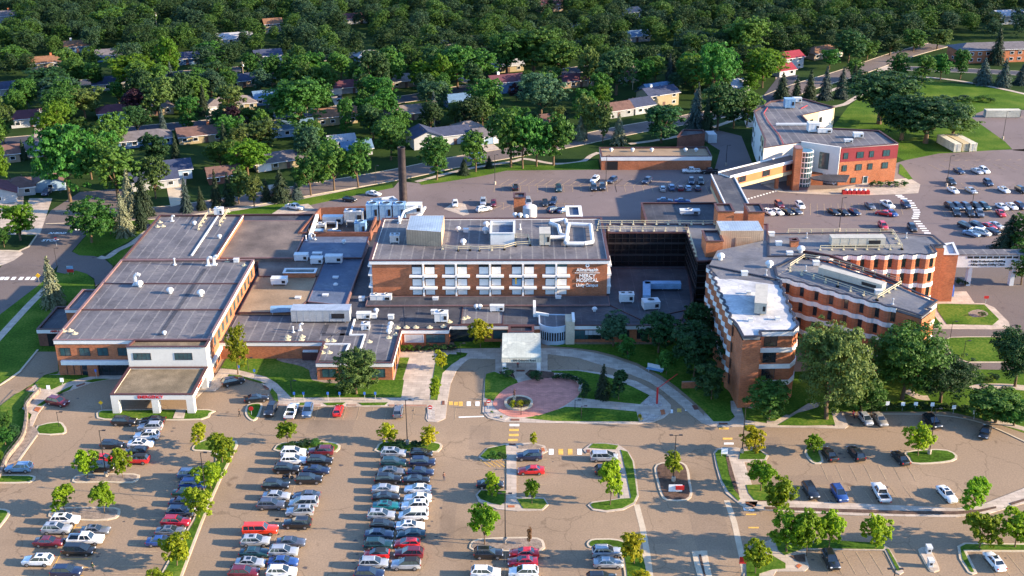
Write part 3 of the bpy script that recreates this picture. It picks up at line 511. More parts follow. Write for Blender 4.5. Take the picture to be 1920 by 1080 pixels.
# tar strips
# ================================================================ THE HOSPITAL AND THE OTHER LARGE BUILDINGS
def block(name,label,pts,z0,z1,wall='brick',roof='roof_grey',fascia=.9,coping='coping',snap=True,cat='building',root=None,fm='fascia',drop=.4,world=None,pw=.35,cop=True):
    p=ccw(world if world else W(pts,z1,snap))
    if root is None: root=thing(name,label,cat,loc=(*cen(p),z0))
    MB().prism(p,z0,z1-fascia-.001 if fascia else z1-.08,top=False).build('wall',wall,root)
    if fascia: MB().ring(p,.2,.12,z1-fascia,z1-.08).build('fascia',fm,root)
    if cop: MB().ring(p,pw,.2,z1-.08,z1+.06).build('coping',coping,root)
    MB().prism(offset(p,-.28),z1-drop-.3,z1-drop).build('roof',roof,root)
    m=MB(); m.ring(offset(p,-.1),.12,0,z1-drop-.05,z1-.085); m.build('parapet',coping,root)
    return root,p
def edge(p,a,b,z):
    """the wall line between the corners of p nearest to two pixels"""
    A=P(a[0],a[1],z);B=P(b[0],b[1],z)
    k=lambda q:min(p,key=lambda c:(c[0]-q.x)**2+(c[1]-q.y)**2)
    return Vector(k(A)),Vector(k(B))
def window(root,A,B,s,wd,z0,z1,frame='frame_dark',glass='glass_dark',bars_=1,blind=0,name='window',proud=.06):
    """a framed window s metres along the wall A>B; outside is to the right of A>B"""
    A=Vector(A[:2]);B=Vector(B[:2]); d=(B-A).normalized(); n=Vector((d.y,-d.x)); c=A+d*s; rz=math.atan2(d.y,d.x); zc=(z0+z1)/2
    m=MB(); t=.09
    def bx(ds,dz,w,h,pr=proud,th=.12): q=c+d*ds+n*(pr-th/2); m.box((q.x,q.y,zc+dz),(w,th,h),rz)
    H=z1-z0
    bx(0,H/2,wd+.1,t); bx(0,-H/2,wd+.16,t); bx(-wd/2,0,t,H-t); bx(wd/2,0,t,H-t)
    for i in range(bars_): bx(-wd/2+wd*(i+1)/(bars_+1),0,.06,H-t,proud-.02)
    o=m.build(name,frame,root)
    m=MB(); q=c+n*(.02-.03); m.box((q.x,q.y,zc),(wd-.05,.06,H-.05),rz); m.build('pane',glass,o)
    if blind:
        m=MB(); q=c+n*(.022-.03); m.box((q.x,q.y,z1-H*blind/2-.05),(wd-.14,.07,H*blind),rz); m.build('blind','blind',o)
    return o
def railing(name,label,pts,z,mt='rail_yellow',h=1.1,group=None,step=2.6,foot=True):
    q=[Vector((a,b,z)) for a,b in W(pts,z)]
    root=thing(name,label,'railing',group,loc=q[0]); m=MB(); n=MB(); f=MB()
    for a,b in zip(q,q[1:]):
        for hh in (h,h*.55): m.tube(a+Vector((0,0,hh)),b+Vector((0,0,hh)),.07,.07,6)
        k=max(1,int((b-a).length/step))
        for i in range(k+1):
            p=a.lerp(b,i/k); po=MB().tube(p,p+Vector((0,0,h)),.07,.07,6).build('post',mt,root)
            if foot: MB().box((p.x,p.y,z+.08),(.5,.9,.16)).build('foot_plate',mt,po)
    m.build('rail',mt,root)
    return root
def roof_unit(label,uv,z,size,mt='unit_white',fans=0,rz=0,group='rooftop units',legs=True,name='rooftop_unit',cat='rooftop unit',panels=3):
    """boxed plant with panel joints, hood, fans and feet; uv = centre of its base"""
    b=P(uv[0],uv[1],z); L,D,H=size; root=thing(name,label,cat,group,loc=b,rz=rz); o=Vector((0,0,0)); lo=.3 if legs else 0
    def bl(m,n,t):
        me=m.mesh(n); ob=bpy.data.objects.new(n,me); COL.objects.link(ob); ob.parent=root; me.materials.append(MATS[t]); return ob
    m=MB(); m.box((0,0,lo+(H-lo)/2),(L,D,H-lo)); m.box((0,0,H+.03),(L+.14,D+.14,.1))
    for i in range(1,panels): m.box((-L/2+L*i/panels,0,lo+(H-lo)/2),(.06,D+.06,H-lo-.1))
    bl(m,'casing',mt)
    m=MB(); m.box((L*.3,-D/2-.02,H*.55),(L*.22,.08,H*.4)); 
    for k in range(4): m.box((L*.3,-D/2-.07,H*.38+k*H*.1),(L*.2,.06,.04))
    bl(m,'louvre','dark_metal')
    if legs:
        m=MB()
        for x in(-1,1):
            for y in(-1,1): m.box((x*L*.42,y*D*.42,lo/2),(.2,.2,lo))
        bl(m,'foot','galv')
    for i in range(fans):
        x=-L/2+L*(i+.5)/fans; m=MB(); r=min(D,L/fans)*.36; m.lathe((x,0,H+.05),[(r,0),(r*1.05,.25),(r*.92,.26),(r*.9,.1)],14); f=bl(m,'fan_housing',mt)
        m=MB(); m.lathe((x,0,H+.18),[(r*.88,0),(r*.2,.05),(r*.15,.1)],12); g_=bl(m,'fan','dark_metal'); g_.parent=f
    return root
def vent(label,uv,z,kind='dome',mt='unit_white',s=1.0,group='roof vents'):
    b=P(uv[0],uv[1],z); root=thing('roof_vent',label,'roof vent',group,loc=b); c=(b.x,b.y,b.z)
    if kind=='dome':
        MB().lathe(c,[(.32*s,0),(.32*s,.45*s)],10).build('curb',mt,root); MB().lathe(c,[(.35*s,.45*s),(.62*s,.5*s),(.62*s,.75*s),(.42*s,1.0*s),(.12*s,1.1*s)],12).build('hood',mt,root)
    elif kind=='pipe':
        MB().lathe(c,[(.4*s,0),(.4*s,.12*s),(.14*s,.2*s),(.14*s,1.3*s)],9).build('stack',mt,root); MB().lathe(c,[(.2*s,1.3*s),(.26*s,1.36*s),(.1*s,1.5*s)],9).build('cap',mt,root)
    elif kind=='flat':
        MB().lathe(c,[(.75*s,0),(.62*s,.08*s),(.2*s,.1*s)],12).build('flashing',mt,root); MB().lathe(c,[(.14*s,.1*s),(.14*s,.4*s),(.2*s,.42*s),(.2*s,.5*s)],8).build('collar',mt,root)
    elif kind=='goose':
        m=MB(); m.pipe([b,b+Vector((0,0,1.3*s)),b+Vector((.35*s,0,1.7*s)),b+Vector((.8*s,0,1.5*s))],.24*s); m.build('duct',mt,root); MB().box((b.x,b.y,b.z+.1),(.9*s,.9*s,.2)).build('curb',mt,root)
    elif kind=='box':
        MB().box((b.x,b.y,b.z+.5*s),(1.5*s,1.1*s,1.0*s)).build('casing',mt,root); MB().box((b.x,b.y,b.z+1.05*s),(1.7*s,1.3*s,.12)).build('cap',mt,root)
    return root
def duct(label,pts,z,r=.4,mt='unit_white',rect=False,h=.9,group='rooftop ducts'):
    q=[P(u,v,z) for u,v in pts]; root=thing('roof_duct',label,'roof duct',group,loc=q[0]); m=MB(); n=MB()
    up=Vector((0,0,h))
    for a,b in zip(q,q[1:]):
        if rect:
            d=b-a; c=(a+b)/2; m.box((c.x,c.y,z+h),(d.length+r,r*2,r*1.6),math.atan2(d.y,d.x))
        else: m.tube(a+up,b+up,r,r,9)
        k=max(1,int((b-a).length/3))
        for i in range(k+1):
            p=a.lerp(b,i/k); MB().box((p.x,p.y,z+h*.5-r*.4),(.12,.5,h-r*.5)).build('support','galv',root)
            if not rect and 0<i<k: m.lathe((p.x,p.y,z+h-.02),[(r*1.03,-.01),(r*1.03,.02)],6)
    m.build('duct',mt,root); return root

# ---- main low building (ground floor) in front of and around the tower
lowpx=[(400,641),(607,641),(593,680),(735,680),(752,618),(840,618),(843,610),(1283,610),(1276,600),(1298,566),(1290,495),(1290,436),(560,436),(480,500)]
lp=ccw([tuple(P(u,v,4.2)[:2]) for u,v in lowpx])
low=thing('hospital_ground_floor','long single-storey brick hospital base with white fascia and dark flat roof in front of the tower','building',loc=(*cen(lp),0))
MB().prism(lp,0,3.25,top=False).build('wall','brick',low); MB().ring(lp,.2,.12,3.25,4.12).build('fascia','fascia',low); MB().ring(lp,.35,.2,4.12,4.26).build('coping','coping',low); MB().prism(offset(lp,-.28),3.4,3.8).build('roof','roof_dark',low)
def patch(name,pts,z0,z1,mt,cop='coping',w=.22,root=low,snap=True):
    p=ccw(W(pts,z1,snap)); m=MB(); m.prism(p,z0,z1); o=m.build(name,mt,root)
    if cop: MB().ring(p,.0,w,z1-.25,z1+.07).build('roof_edge',cop,root)
    return p
patch('roof_section',ZF([(120,672),(690,690),(700,720),(550,808),(60,808)]),3.6,3.9,'roof_grey',None)
patch('roof_section',ZF([(700,720),(945,722),(905,905),(525,905),(550,812)]),3.6,3.92,'roof_grey',None)
patch('roof_section',[(755,552),(1275,556),(1283,603),(850,604),(760,612)],3.6,3.86,'roof_dark',None)
patch('roof_section',[(866,572),(945,570),(940,607),(868,607)],3.6,3.93,'roof_grey','coping',.15)
patch('roof_section',[(690,556),(1140,556),(1142,572),(688,572)],3.6,4.35,'roof_dark','coping_light',.15)
patch('roof_section',ZG([(715,370),(1130,370),(1130,560),(880,615),(715,545)]),3.5,4.0,'roof_dark','coping',.15)
patch('gravel_roof',ZF([(228,482),(527,480),(470,606),(395,662),(130,662)]),3.6,4.5,'gravel_tan','coping',.2)
patch('gravel_roof',ZF([(225,400),(415,404),(565,395),(527,478),(235,480)]),3.6,4.7,'gravel_brown','coping',.2)
patch('roof_section',ZF([(575,385),(780,340),(665,628),(480,608)]),3.6,4.6,'roof_blue','coping_light',.2)
patch('gravel_roof',ZF([(125,205),(487,195),(412,382),(0,388)]),3.4,5.8,'gravel_brown','coping_light',.25)
patch('roof_section',ZF([(468,280),(790,280),(745,386),(418,386)]),3.4,5.2,'roof_blue','coping',.25)
# white parapet along the gravel roof and painted conduit runs
m=MB(); q=W(ZF([(525,165),(487,272)]),6.4); m.strip(q,-.35,.35,5.2,6.4); m.build('parapet','fascia',low)
m=MB(); q=W(ZF([(785,310),(775,340),(668,630)]),4.9); m.strip(q,-.15,.15,4.2,4.95); m.build('roof_edge','coping_light',low)
m=MB()
for pl in (ZF([(745,850),(768,778),(692,778),(716,700)]),ZF([(548,826),(688,826),(672,862),(688,864)])):
    m.strip(W(pl,4.0),-.2,.2,3.9,4.2)
m.build('cable_duct','unit_white',low)
m=MB()
for pl in (ZF([(640,815),(665,740)]),ZF([(550,775),(690,775)]),ZF([(555,772),(575,725)])): m.strip(W(pl,3.93),-.55,.55,3.91,3.935)
m.build('roof_walkway','roof_dark',low)
# recess with brick back walls and windows along the low front
A,B=Vector(P(752,645,0)[:2]),Vector(P(838,645,0)[:2])
def front(u0,v0,u1,v1,z): return Vector(P(u0,v0,z)[:2]),Vector(P(u1,v1,z)[:2])
A,B=edge(lp,(752,618),(840,618),4.2); Lw=(B-A).length
window(low,A,B,Lw*.27,4.2,1.1,2.9,'frame_white','blind',0); window(low,A,B,Lw*.73,4.2,1.0,3.0,'frame_dark','glass_teal',2)
A,B=edge(lp,(843,610),(1283,610),4.2); Lw=(B-A).length
def fr(u): return (P(u,610,4.2).x-A.x)
MB().box(((A.x+fr(843+24)),A.y-.03,1.6),(9,.1,3.1)).build('window','glass_dark',low)
window(low,A,B,fr(938),3.2,.9,3.0,'frame_dark','glass_teal',1); window(low,A,B,fr(1088),3.6,.8,3.0,'frame_dark','glass_teal',1); window(low,A,B,fr(1112),3.6,.8,3.0,'frame_dark','glass_dark',1,.5)
for u in (1140,1170,1205,1240): window(low,A,B,fr(u),2.4,.9,2.9,'frame_dark','glass_dark',1)
A,B=edge(lp,(593,680),(735,680),4.2); Lw=(B-A).length
window(low,A,B,Lw-3.0,2.9,.8,2.7,'frame_dark','glass_teal',1); window(low,A,B,Lw*.42,2.9,.8,2.7,'frame_dark','glass_teal',1); window(low,A,B,Lw*.16,2.9,.8,2.7,'frame_dark','glass_teal',1)
A,B=edge(lp,(735,680),(752,618),4.2); Lw=(B-A).length
for t in (.2,.42,.64,.86): window(low,A,B,Lw*t,1.4,.9,2.7,'frame_dark','glass_dark',0)
# ---- patient tower
tz=13.2
tl=P(690,487,tz); tr=P(1146,487,tz); tl.y=tr.y=(tl.y+tr.y)/2; back=P(900,410,tz).y
tp=ccw([(tl.x+.8,tl.y),(tr.x-.8,tr.y),(tr.x-.8,back),(tl.x+.8,back)])
tow=thing('hospital_tower','orange brick hospital tower with white balcony panels and white hospital lettering','building',loc=(*cen(tp),3.8))
MB().prism(tp,3.8,tz-.95,top=False).build('wall','brick',tow)
MB().ring(tp,.2,.45,tz-.95,tz-.1).build('fascia','fascia',tow); MB().ring(tp,.1,.55,tz-.1,tz+.12).build('coping','coping',tow); MB().prism(offset(tp,.05),tz-.6,tz-.3).build('roof','roof_grey',tow)
y0=tl.y; X0=tl.x+.8; PXT=(tr.x-tl.x)/456.0
def tx(zx): return X0+((400+zx/2.7)-697.0)*PXT if zx<1300 else 0
bays=[(1036,1088),(1202,1255)]
fx=[ (784,808),(845,868),(908,931),(969,992),(1031,1053) ]   # recess centres in photograph columns
zs=[4.0,6.05,9.05,tz-.95]
for ci,(ua,ub) in enumerate(fx):
    xa=P(ua,500,10).x; xb=P(ub,500,10).x; mid=(xa+xb)/2
    MB().box((mid,y0-.35,(4.0+tz-.95)/2),(.42,.7,tz-4.95)).build('pier','fascia',tow)
    for k,(fz,h) in enumerate(((4.35,1.75),(6.62,2.5),(9.6,2.6))):
        for xc,sg in ((xa,-1),(xb,1)):
            o=MB().box((xc,y0-.02,fz+h/2),(2.35,.1,h)).build('window','frame_dark',tow)
            MB().box((xc,y0-.05,fz+h*.84),(2.15,.1,h*.27)).build('pane','glass_dark' if (ci+k)%3 else 'glass_teal',o)
            MB().box((xc,y0-.06,fz+h*.36),(2.15,.12,h*.66)).build('panel','fascia' if not(ci==3 and k==1 and sg==-1) else 'unit_blue',o)
    for k,z in enumerate((6.35,9.35)):
        for sg in (-1,1):
            xc=mid+sg*1.75; MB().box((xc,y0-.62,z),(3.0,1.2,.38)).build('balcony_slab','fascia',tow)
xa=P(969,500,10).x; MB().box((xa-.2,y0-.12,8.0),(.35,.1,1.9)).build('caution_strip','sign_yellow',tow)
# side balconies seen edge-on
for z in (6.35,9.35,tz-1.6):
    MB().box((X0-.45,y0+3,z),(1.0,6,.4)).build('balcony_slab','fascia',tow); MB().box((tr.x-.35,y0+3,z),(1.0,6,.4)).build('balcony_slab','fascia',tow)
MB().box((tr.x-.4,y0+1.2,6.6),(.8,1.6,4.6)).build('pier','fascia',tow); MB().box((X0-.3,y0+1.4,6.6),(.6,1.6,4.6)).build('pier','fascia',tow)
# lettering and emblem
sx=P(1100,510,9).x
for body,z,s,b in (('AllinaHealth',10.6,1.15,.9),('MERCY',9.05,1.25,.95),('HOSPITAL',7.95,1.25,.9),('Unity Campus',6.7,1.05,.85)):
    text_on(body,s,'letter_white',(sx,y0-.1,z),0,tow,bold=True,sx=b,name='lettering')
MB().box((sx,y0-.09,9.85),(5.9,.1,.10)).build('lettering_rule','letter_white',tow)
m=MB()
for k in range(8):
    a=math.pi*k/4; m.box((sx+.34*math.cos(a),y0-.1,11.75+.34*math.sin(a)),(.26,.1,.26),ry=a)
m.build('emblem','letter_white',tow)
# ---- link slab (dark glass) between the tower and the ward building, and the hub
def glassblock(name,label,pts,z0,z1,roof):
    p=ccw(W(pts,z1,True)); root=thing(name,label,'building',loc=(*cen(p),z0))
    MB().prism(p,z0,z1-.3,top=False).build('curtain_wall','curtain_wall',root); MB().ring(p,.3,.12,z1-.3,z1+.05).build('coping','coping',root); MB().prism(offset(p,-.25),z1-.45,z1-.15).build('roof',roof,root)
    m=MB()
    for i in range(len(p)):
        a=Vector(p[i]);b=Vector(p[(i+1)%len(p)]); d=b-a; k=max(1,int(d.length/1.7)); n=Vector((d.y,-d.x)).normalized()*.04; rz=math.atan2(d.y,d.x)
        for j in range(k+1): c=a+d*j/k+n; m.box((c.x,c.y,(z0+z1)/2),(.09,.1,z1-z0-.7),rz)
        for z in np.arange(z0+1.3,z1-.6,1.55): c=a+d/2+n; m.box((c.x,c.y,z),(d.length,.085,.09),rz)
    m.build('mullion','dark_metal',root)
    for z in np.arange(z0+2.9,z1-1,3.05): MB().ring(p,.02,.07,z,z+.45).build('spandrel','spandrel_grey',root)
    return root,p
glassblock('glass_link','dark glass link building behind the courtyard right of the tower',[(1139,419),(1292,420),(1287,436),(1139,435)],3.9,13.0,'roof_grey')
glassblock('glass_hub','dark glass sided block with grey roof joining courtyard and ward building',[(1287,420),(1440,420),(1440,475),(1325,489),(1303,489)],0,13.0,'roof_ward')
railing('roof_railing','long pale railing along the flat roof over the dark glass link',[(1120,432),(1290,434)],13,step=2.8)
railing('roof_railing','pale railing on the rear edge of the dark glass link roof',[(1122,421),(1340,421)],13,step=2.8)
railing('roof_railing','short pale railing running along the hub roof edge above the courtyard',[(1290,436),(1305,480)],13)
# ---- west (emergency) wing
ez=8.5
west,wp=block('emergency_wing','two-storey brick emergency wing with wide grey roof and white top band',[(228,487),(483,487),(381,637),(101,637)],0,ez,'brick','roof_grey',.95,'coping_light')
# seams, notch and expansion joints on the roof
m=MB()
a,b,c,d=[Vector((*q,0)) for q in (W([(194,532),(452,532),(145,582),(422,581)],ez-.35))]
for u0,u1,v in ((196,452,532),(150,422,581)):
    q=W([(u0,v),(u1,v)],ez-.35); m.strip(q,-.2,.2,ez-.45,ez-.2)
m.build('roof_joint','coping',west)
m=MB(); m.strip(W(ZE([(1038,335),(805,675)]),ez-.4),-.45,.45,ez-.45,ez-.36); m.build('roof_walkway','roof_dark',west)
A,B=edge(wp,(101,637),(381,637),ez)
for u in (124,160,194,232): window(west,A,B,(P(u,655,6).x-A.x),2.2,4.8,6.6,'frame_dark','glass_teal',1)
MB().box(((A.x+P(240,680,3.6).x)/2+.5,A.y-.35,3.35),(P(240,680,3.6).x-A.x-.8,.7,.9)).build('canopy_band','siding_white' if False else 'fascia',west)
m=MB(); m.box(((A.x+P(245,680,3).x)/2+2.2,A.y-.03,1.45),(P(245,680,3).x-A.x-5.5,.1,2.8)); m.build('shopfront','glass_dark',west)
for u in (181,): m=MB(); m.box((P(u,700,0).x,A.y-.3,1.4),(2.2,.6,2.8)); m.build('pier','brick',west)
for k in range(9): MB().box((P(125+13*k,680,3).x,A.y-.1,1.6),(.1,.1,2.5)).build('mullion','frame_dark',west)
A,B=edge(wp,(381,637),(483,487),ez); Lw=(B-A).length
for i in range(11): window(west,A,B,Lw*(.10+.083*i),1.5,5.0,6.9,'frame_dark','glass_teal',0)
MB().box((A.x+.25,A.y+7,2.9),(.7,16,.8)).build('canopy_band','fascia',west)
for i in range(5): window(west,A,B,3+3*i,2.0,.4,2.4,'frame_dark','glass_dark',0)
# lower step on its left, and the north part of the wing
block('wing_side_block','small flat-roofed brick side block at the left edge of the emergency wing',[(152,543),(194,543),(150,580),(126,580)],0,7.6,'brick','roof_grey',.8,'coping_light')
nw,nwp=block('north_wing','flat grey-roofed brick wing with safety rails behind the emergency wing',[(290,403),(456,403),(400,486),(240,486)],0,7.4,'brick','roof_grey',.6,'coping')
m=MB(); m.strip(W(ZE([(1110,60),(970,270)]),7.05),-.2,.2,7,7.3); m.build('cable_duct','unit_white',nw)
block('brick_porch','small brick porch with white band at the left corner of the north wing',[(277,421),(296,421),(290,427),(276,427)],0,5.2,'brick_dark','roof_grey',.9)
# front white block, canopy
fb,fp=block('white_entrance_block','white stucco block with two dark window bands above the emergency canopy',[(252,637),(392,637),(386,650),(237,650)],0,8.7,'stucco','gravel_canopy',0,'coping')
A,B=edge(fp,(237,650),(386,650),8.7)
for u in (263,341): window(fb,A,B,P(u,675,6.3).x-A.x,3.6,5.7,7.2,'frame_dark','glass_teal',3)
cz=4.4
cp=ccw(W([(240,688),(389,688),(362,740),(208,740)],cz,True)); can=thing('emergency_canopy','white emergency drop-off canopy with gravel roof and red lettering','canopy',loc=(*cen(cp),0))
MB().ring(cp,.5,0,cz-1.15,cz-.08).build('fascia','stucco',can); MB().ring(cp,.55,.06,cz-.08,cz+.06).build('coping','coping',can); MB().prism(offset(cp,-.5),cz-.5,cz-.25).build('roof','gravel_canopy',can)
bx=[p[0] for p in cp]; by=[p[1] for p in cp]; x0,x1,ya,yb=min(bx),max(bx),min(by),max(by)
for xx,w_ in ((x0+.75,1.5),((x0+x1)/2+.5,1.4),(x1-.75,1.5)): MB().box((xx,ya+.6,(cz-1.15)/2),(w_,1.2,cz-1.15)).build('column','stucco',can)
for xx in (x0+.75,x1-.75): MB().box((xx,yb-.8,(cz-1.15)/2),(1.4,1.2,cz-1.15)).build('column','stucco',can)
text_on('EMERGENCY',.85,'letter_red',((x0+x1)/2-.3,ya-.05,cz-.55),0,can,bold=True,sx=1.05)
text_on('EMERGENCY',.7,'letter_red',(x1+.05,ya+5.5,cz-.5),math.pi/2,can,bold=True,sx=.95)
# ambulance garage at the far left
ag,agp=block('ambulance_garage','low dark-roofed ambulance garage with white fascia left of the emergency wing',[(110,575),(150,575),(118,617),(66,617)],0,4.2,'brick_dark','roof_dark',1.0)
A,B=edge(agp,(66,617),(118,617),4.2); MB().box(((A.x+B.x)/2+1.2,A.y-.05,1.5),((B.x-A.x)*.7,.12,3.0)).build('garage_opening','black_void',ag)
text_on('AMBULANCE',.7,'letter_red',((A.x+B.x)/2+2.2,A.y-.2,3.72),0,ag,bold=True)
# ---- main entrance: canopy, curved glazed lobby, stone pylon
kz=4.6
k4=[Vector(P(u,v,kz)) for u,v in ZR([(372,290),(690,296),(695,474),(362,474)])]
ecan=thing('entrance_canopy','pale metal-roofed main entrance canopy on white columns at the loop drive','canopy',loc=(*((k4[0]+k4[2])/2)[:2],0))
xl,xr=(k4[0].x+k4[3].x)/2,(k4[1].x+k4[2].x)/2; yf,ybk=k4[3].y,k4[0].y; n=9; vs=[];fs=[]
for i in range(n+1):
    t=i/n; y=yf+(ybk-yf)*t; z=kz-.9+1.1*math.sin(t*math.pi*.62+.25); vs+=[(xl,y,z),(xr,y,z),(xl,y,z-.25),(xr,y,z-.25)]
for i in range(n):
    k=i*4; fs+=[(k,k+1,k+5,k+4),(k+2,k+6,k+7,k+3),(k,k+4,k+6,k+2),(k+1,k+3,k+7,k+5)]
fs+=[(0,2,3,1),(n*4,n*4+1,n*4+3,n*4+2)]
MB().add(vs,fs).build('roof','canopy_roof',ecan)
MB().box(((xl+xr)/2,yf+.15,kz-1.35),(xr-xl+.1,.3,.9)).build('fascia','siding_white',ecan)
for xx in (xl+.5,xr-.5):
    for yy in (yf+.6,ybk-.8): MB().box((xx,yy,(kz-1.3)/2),(.8,.8,kz-1.3)).build('column','fascia',ecan)
text_on('550 Osborne Road',.62,'letter_black',((xl+xr)/2+.6,yf-.02,kz-1.35),0,ecan,bold=True)
block('entrance_vestibule','dark-roofed vestibule between the entrance canopy and the hospital front',[(956,611),(1000,611),(1000,622),(953,622)],0,4.5,'brick_dark','roof_dark',.5)
c0=P(*zp(ZR,800,390),0); cc=(c0.x+.2,c0.y+3.2)
lob=thing('curved_lobby','curved lobby bay, shade painted in pale blue, with narrow windows beside the entrance canopy','building',loc=(*cc,0))
arc=[(cc[0]+3.7*math.cos(R(a)),cc[1]+3.7*math.sin(R(a))) for a in range(205,340,9)]
full=ccw(arc+[(arc[-1][0],arc[-1][1]+5),(arc[0][0],arc[0][1]+5)])
MB().prism(full,0,1.1,top=False).build('plinth','shade_blue_lobby_panel',lob); MB().ring(full,.2,.12,3.2,4.6).build('parapet','shade_blue_lobby_panel',lob); MB().prism(offset(full,-.15),1.1,3.2,top=False).build('window_band','glass_dark',lob); MB().prism(offset(full,-.2),4.2,4.4).build('roof','roof_grey',lob)
for a in arc[::1]: MB().box((a[0],a[1],2.15),(.16,.16,2.1)).build('mullion','shade_blue_lobby_panel',lob)
st=P(*zp(ZR,938,385),0); pyl=thing('stone_pylon','pale stone pylon wall right of the curved lobby','wall',loc=st); MB().box((st.x,st.y+1.6,2.9),(2.0,4.0,5.8)).build('pylon','kerb_stone',pyl); MB().box((st.x+.75,st.y+1.6,5.95),(.6,4.2,.5)).build('cap','fascia',pyl)
wl=P(*zp(ZR,640,300),0); pp=thing('white_fin_wall','narrow white fin wall rising behind the left of the curved lobby','wall',loc=wl); MB().box((wl.x,wl.y+3,3.2),(.6,4,6.2)).build('fin','fascia',pp); MB().box((wl.x+1.8,wl.y+.8,2.7),(3,.4,4.6),R(-20)).build('return_wall','fascia',pp)
# ---- ward building: three scalloped wings
wz=16.0
def scallop(a,b,n,depth,out=1,flip=False):
    """zigzag plan between two world points: shallow bowed brick bay, then a set-back window slot; returns points and slot edges"""
    a=Vector(a);b=Vector(b); d=(b-a)/n; L=d.length; u=d.normalized(); nn=Vector((u.y,-u.x))*out; pts=[];slots=[]
    for i in range(n):
        o=a+d*i; seq=[(0,.12),(.14,.62),(.37,1.0),(.58,.8),(.72,.2)] if not flip else [(0,.2),(.14,.8),(.36,1.0),(.58,.62),(.72,.12)]
        for t,h in seq: pts.append(tuple(o+u*L*t+nn*depth*h))
        slots.append((o+u*L*.72+nn*depth*(seq[-1][1]),o+d+nn*depth*(seq[0][1])))
    return pts,slots
def wpt(u,v,z=wz): return tuple(P(u,v,z)[:2])
wards=thing('ward_building','Y-shaped four-storey orange brick ward building with scalloped walls and white floor bands','building',loc=(*wpt(1520,540),0))
def ward(poly,slots,roofmat,bandsegs=None,plain=()):
    """poly world ccw; slots = window slots"""
    MB().prism(poly,0,wz-.9,top=False).build('wall','brick_orange' if False else 'brick',wards)
    MB().prism(offset(ccw(poly),-.2),wz-.9,wz-.35).build('roof',roofmat,wards); MB().ring(poly,.35,.16,wz-.08,wz+.08).build('coping','navy_coping',wards)
fl=3.6
def bands(pl,tops=(0,1,2,3),h=1.0,flipside=False):
    for k in tops:
        z1=wz-.08-k*fl
        MB().strip(pl,-.15 if not flipside else .15,.13 if not flipside else -.13,z1-h,z1).build('floor_band','fascia',wards)
def slotwin(slots,flo=(0,1,2,3)):
    for a,b in slots:
        d=(b-a); L=d.length; 
        for k in flo:
            z1=wz-.12-k*fl-1.0; window(wards,a,b,L/2,L*.82,z1-2.05,z1-.05,'frame_dark','glass_dark',0 if L<1.6 else 1,proud=.05)
# wing B (south-east), long front
Bp,Bs=scallop(wpt(1456,516),wpt(1681,577),8,.62)
Bpoly=Bp+[wpt(1681,577),wpt(1730,592),wpt(1747,579),wpt(1738,577),wpt(1757,563),wpt(1724,550),wpt(1691,535),wpt(1560,490),wpt(1500,480),wpt(1452,500)]
ward(ccw(Bpoly),Bs,'roof_ward'); bands(Bp+[wpt(1681,577)]); slotwin(Bs)
A_,B_=Vector(wpt(1747,579)),Vector(wpt(1757,563)); 
for k in (0,1,2,3):
    z=wz-.6-k*fl; MB().strip([wpt(1733,591),wpt(1747,579)],.02,.16,z-1.0,z).build('floor_band','fascia',wards) if k==9 else None
    MB().strip([tuple(Vector(wpt(1738,577)).lerp(Vector(wpt(1757,563)),.05)),tuple(Vector(wpt(1738,577)).lerp(Vector(wpt(1757,563)),.95))],.0,.16,z-.9,z).build('floor_band','fascia',wards)
# wing A (south-west), left wall, front end, right wall; white roof
Al,As=scallop(wpt(1329,497),wpt(1376,604),9,.6,flip=True)
Ar,Ars=scallop(wpt(1495,612),wpt(1458,520),6,.5)
Apoly=Al+[wpt(1380,607),wpt(1393,631),wpt(1428,630),wpt(1426,621),wpt(1487,620)]+Ar
ward(ccw(Apoly),As+Ars,'roof_ward')
hp=offset(ccw(Al[8:]+[wpt(1380,607),wpt(1393,631),wpt(1428,630),wpt(1426,621),wpt(1487,620)]+Ar[:-3]),-.38)
MB().prism(hp,wz-.34,wz-.25).build('white_roof','roof_white',wards)
bands(Al); bands([wpt(1426,621),wpt(1487,620),wpt(1497,612)]); bands(Ar); slotwin(As); slotwin(Ars,(0,1,2))
A_,B_=Vector(wpt(1426,621)),Vector(wpt(1487,620))
for k in range(4): z1=wz-1.12-k*fl; window(wards,A_,B_,2.2,2.6,z1-2.2,z1-.05,'frame_dark','glass_dark',1)
# wing C (east)
Cp,Cs=scallop(wpt(1518,479),wpt(1752,475),9,.7)
Cpoly=Cp+[wpt(1752,475),wpt(1756,472),wpt(1747,459),wpt(1772,459),wpt(1750,441),wpt(1672,435),wpt(1440,438),wpt(1440,480)]
ward(ccw(Cpoly),Cs,'roof_ward'); bands(Cp+[wpt(1752,475),wpt(1756,472)]); slotwin(Cs)
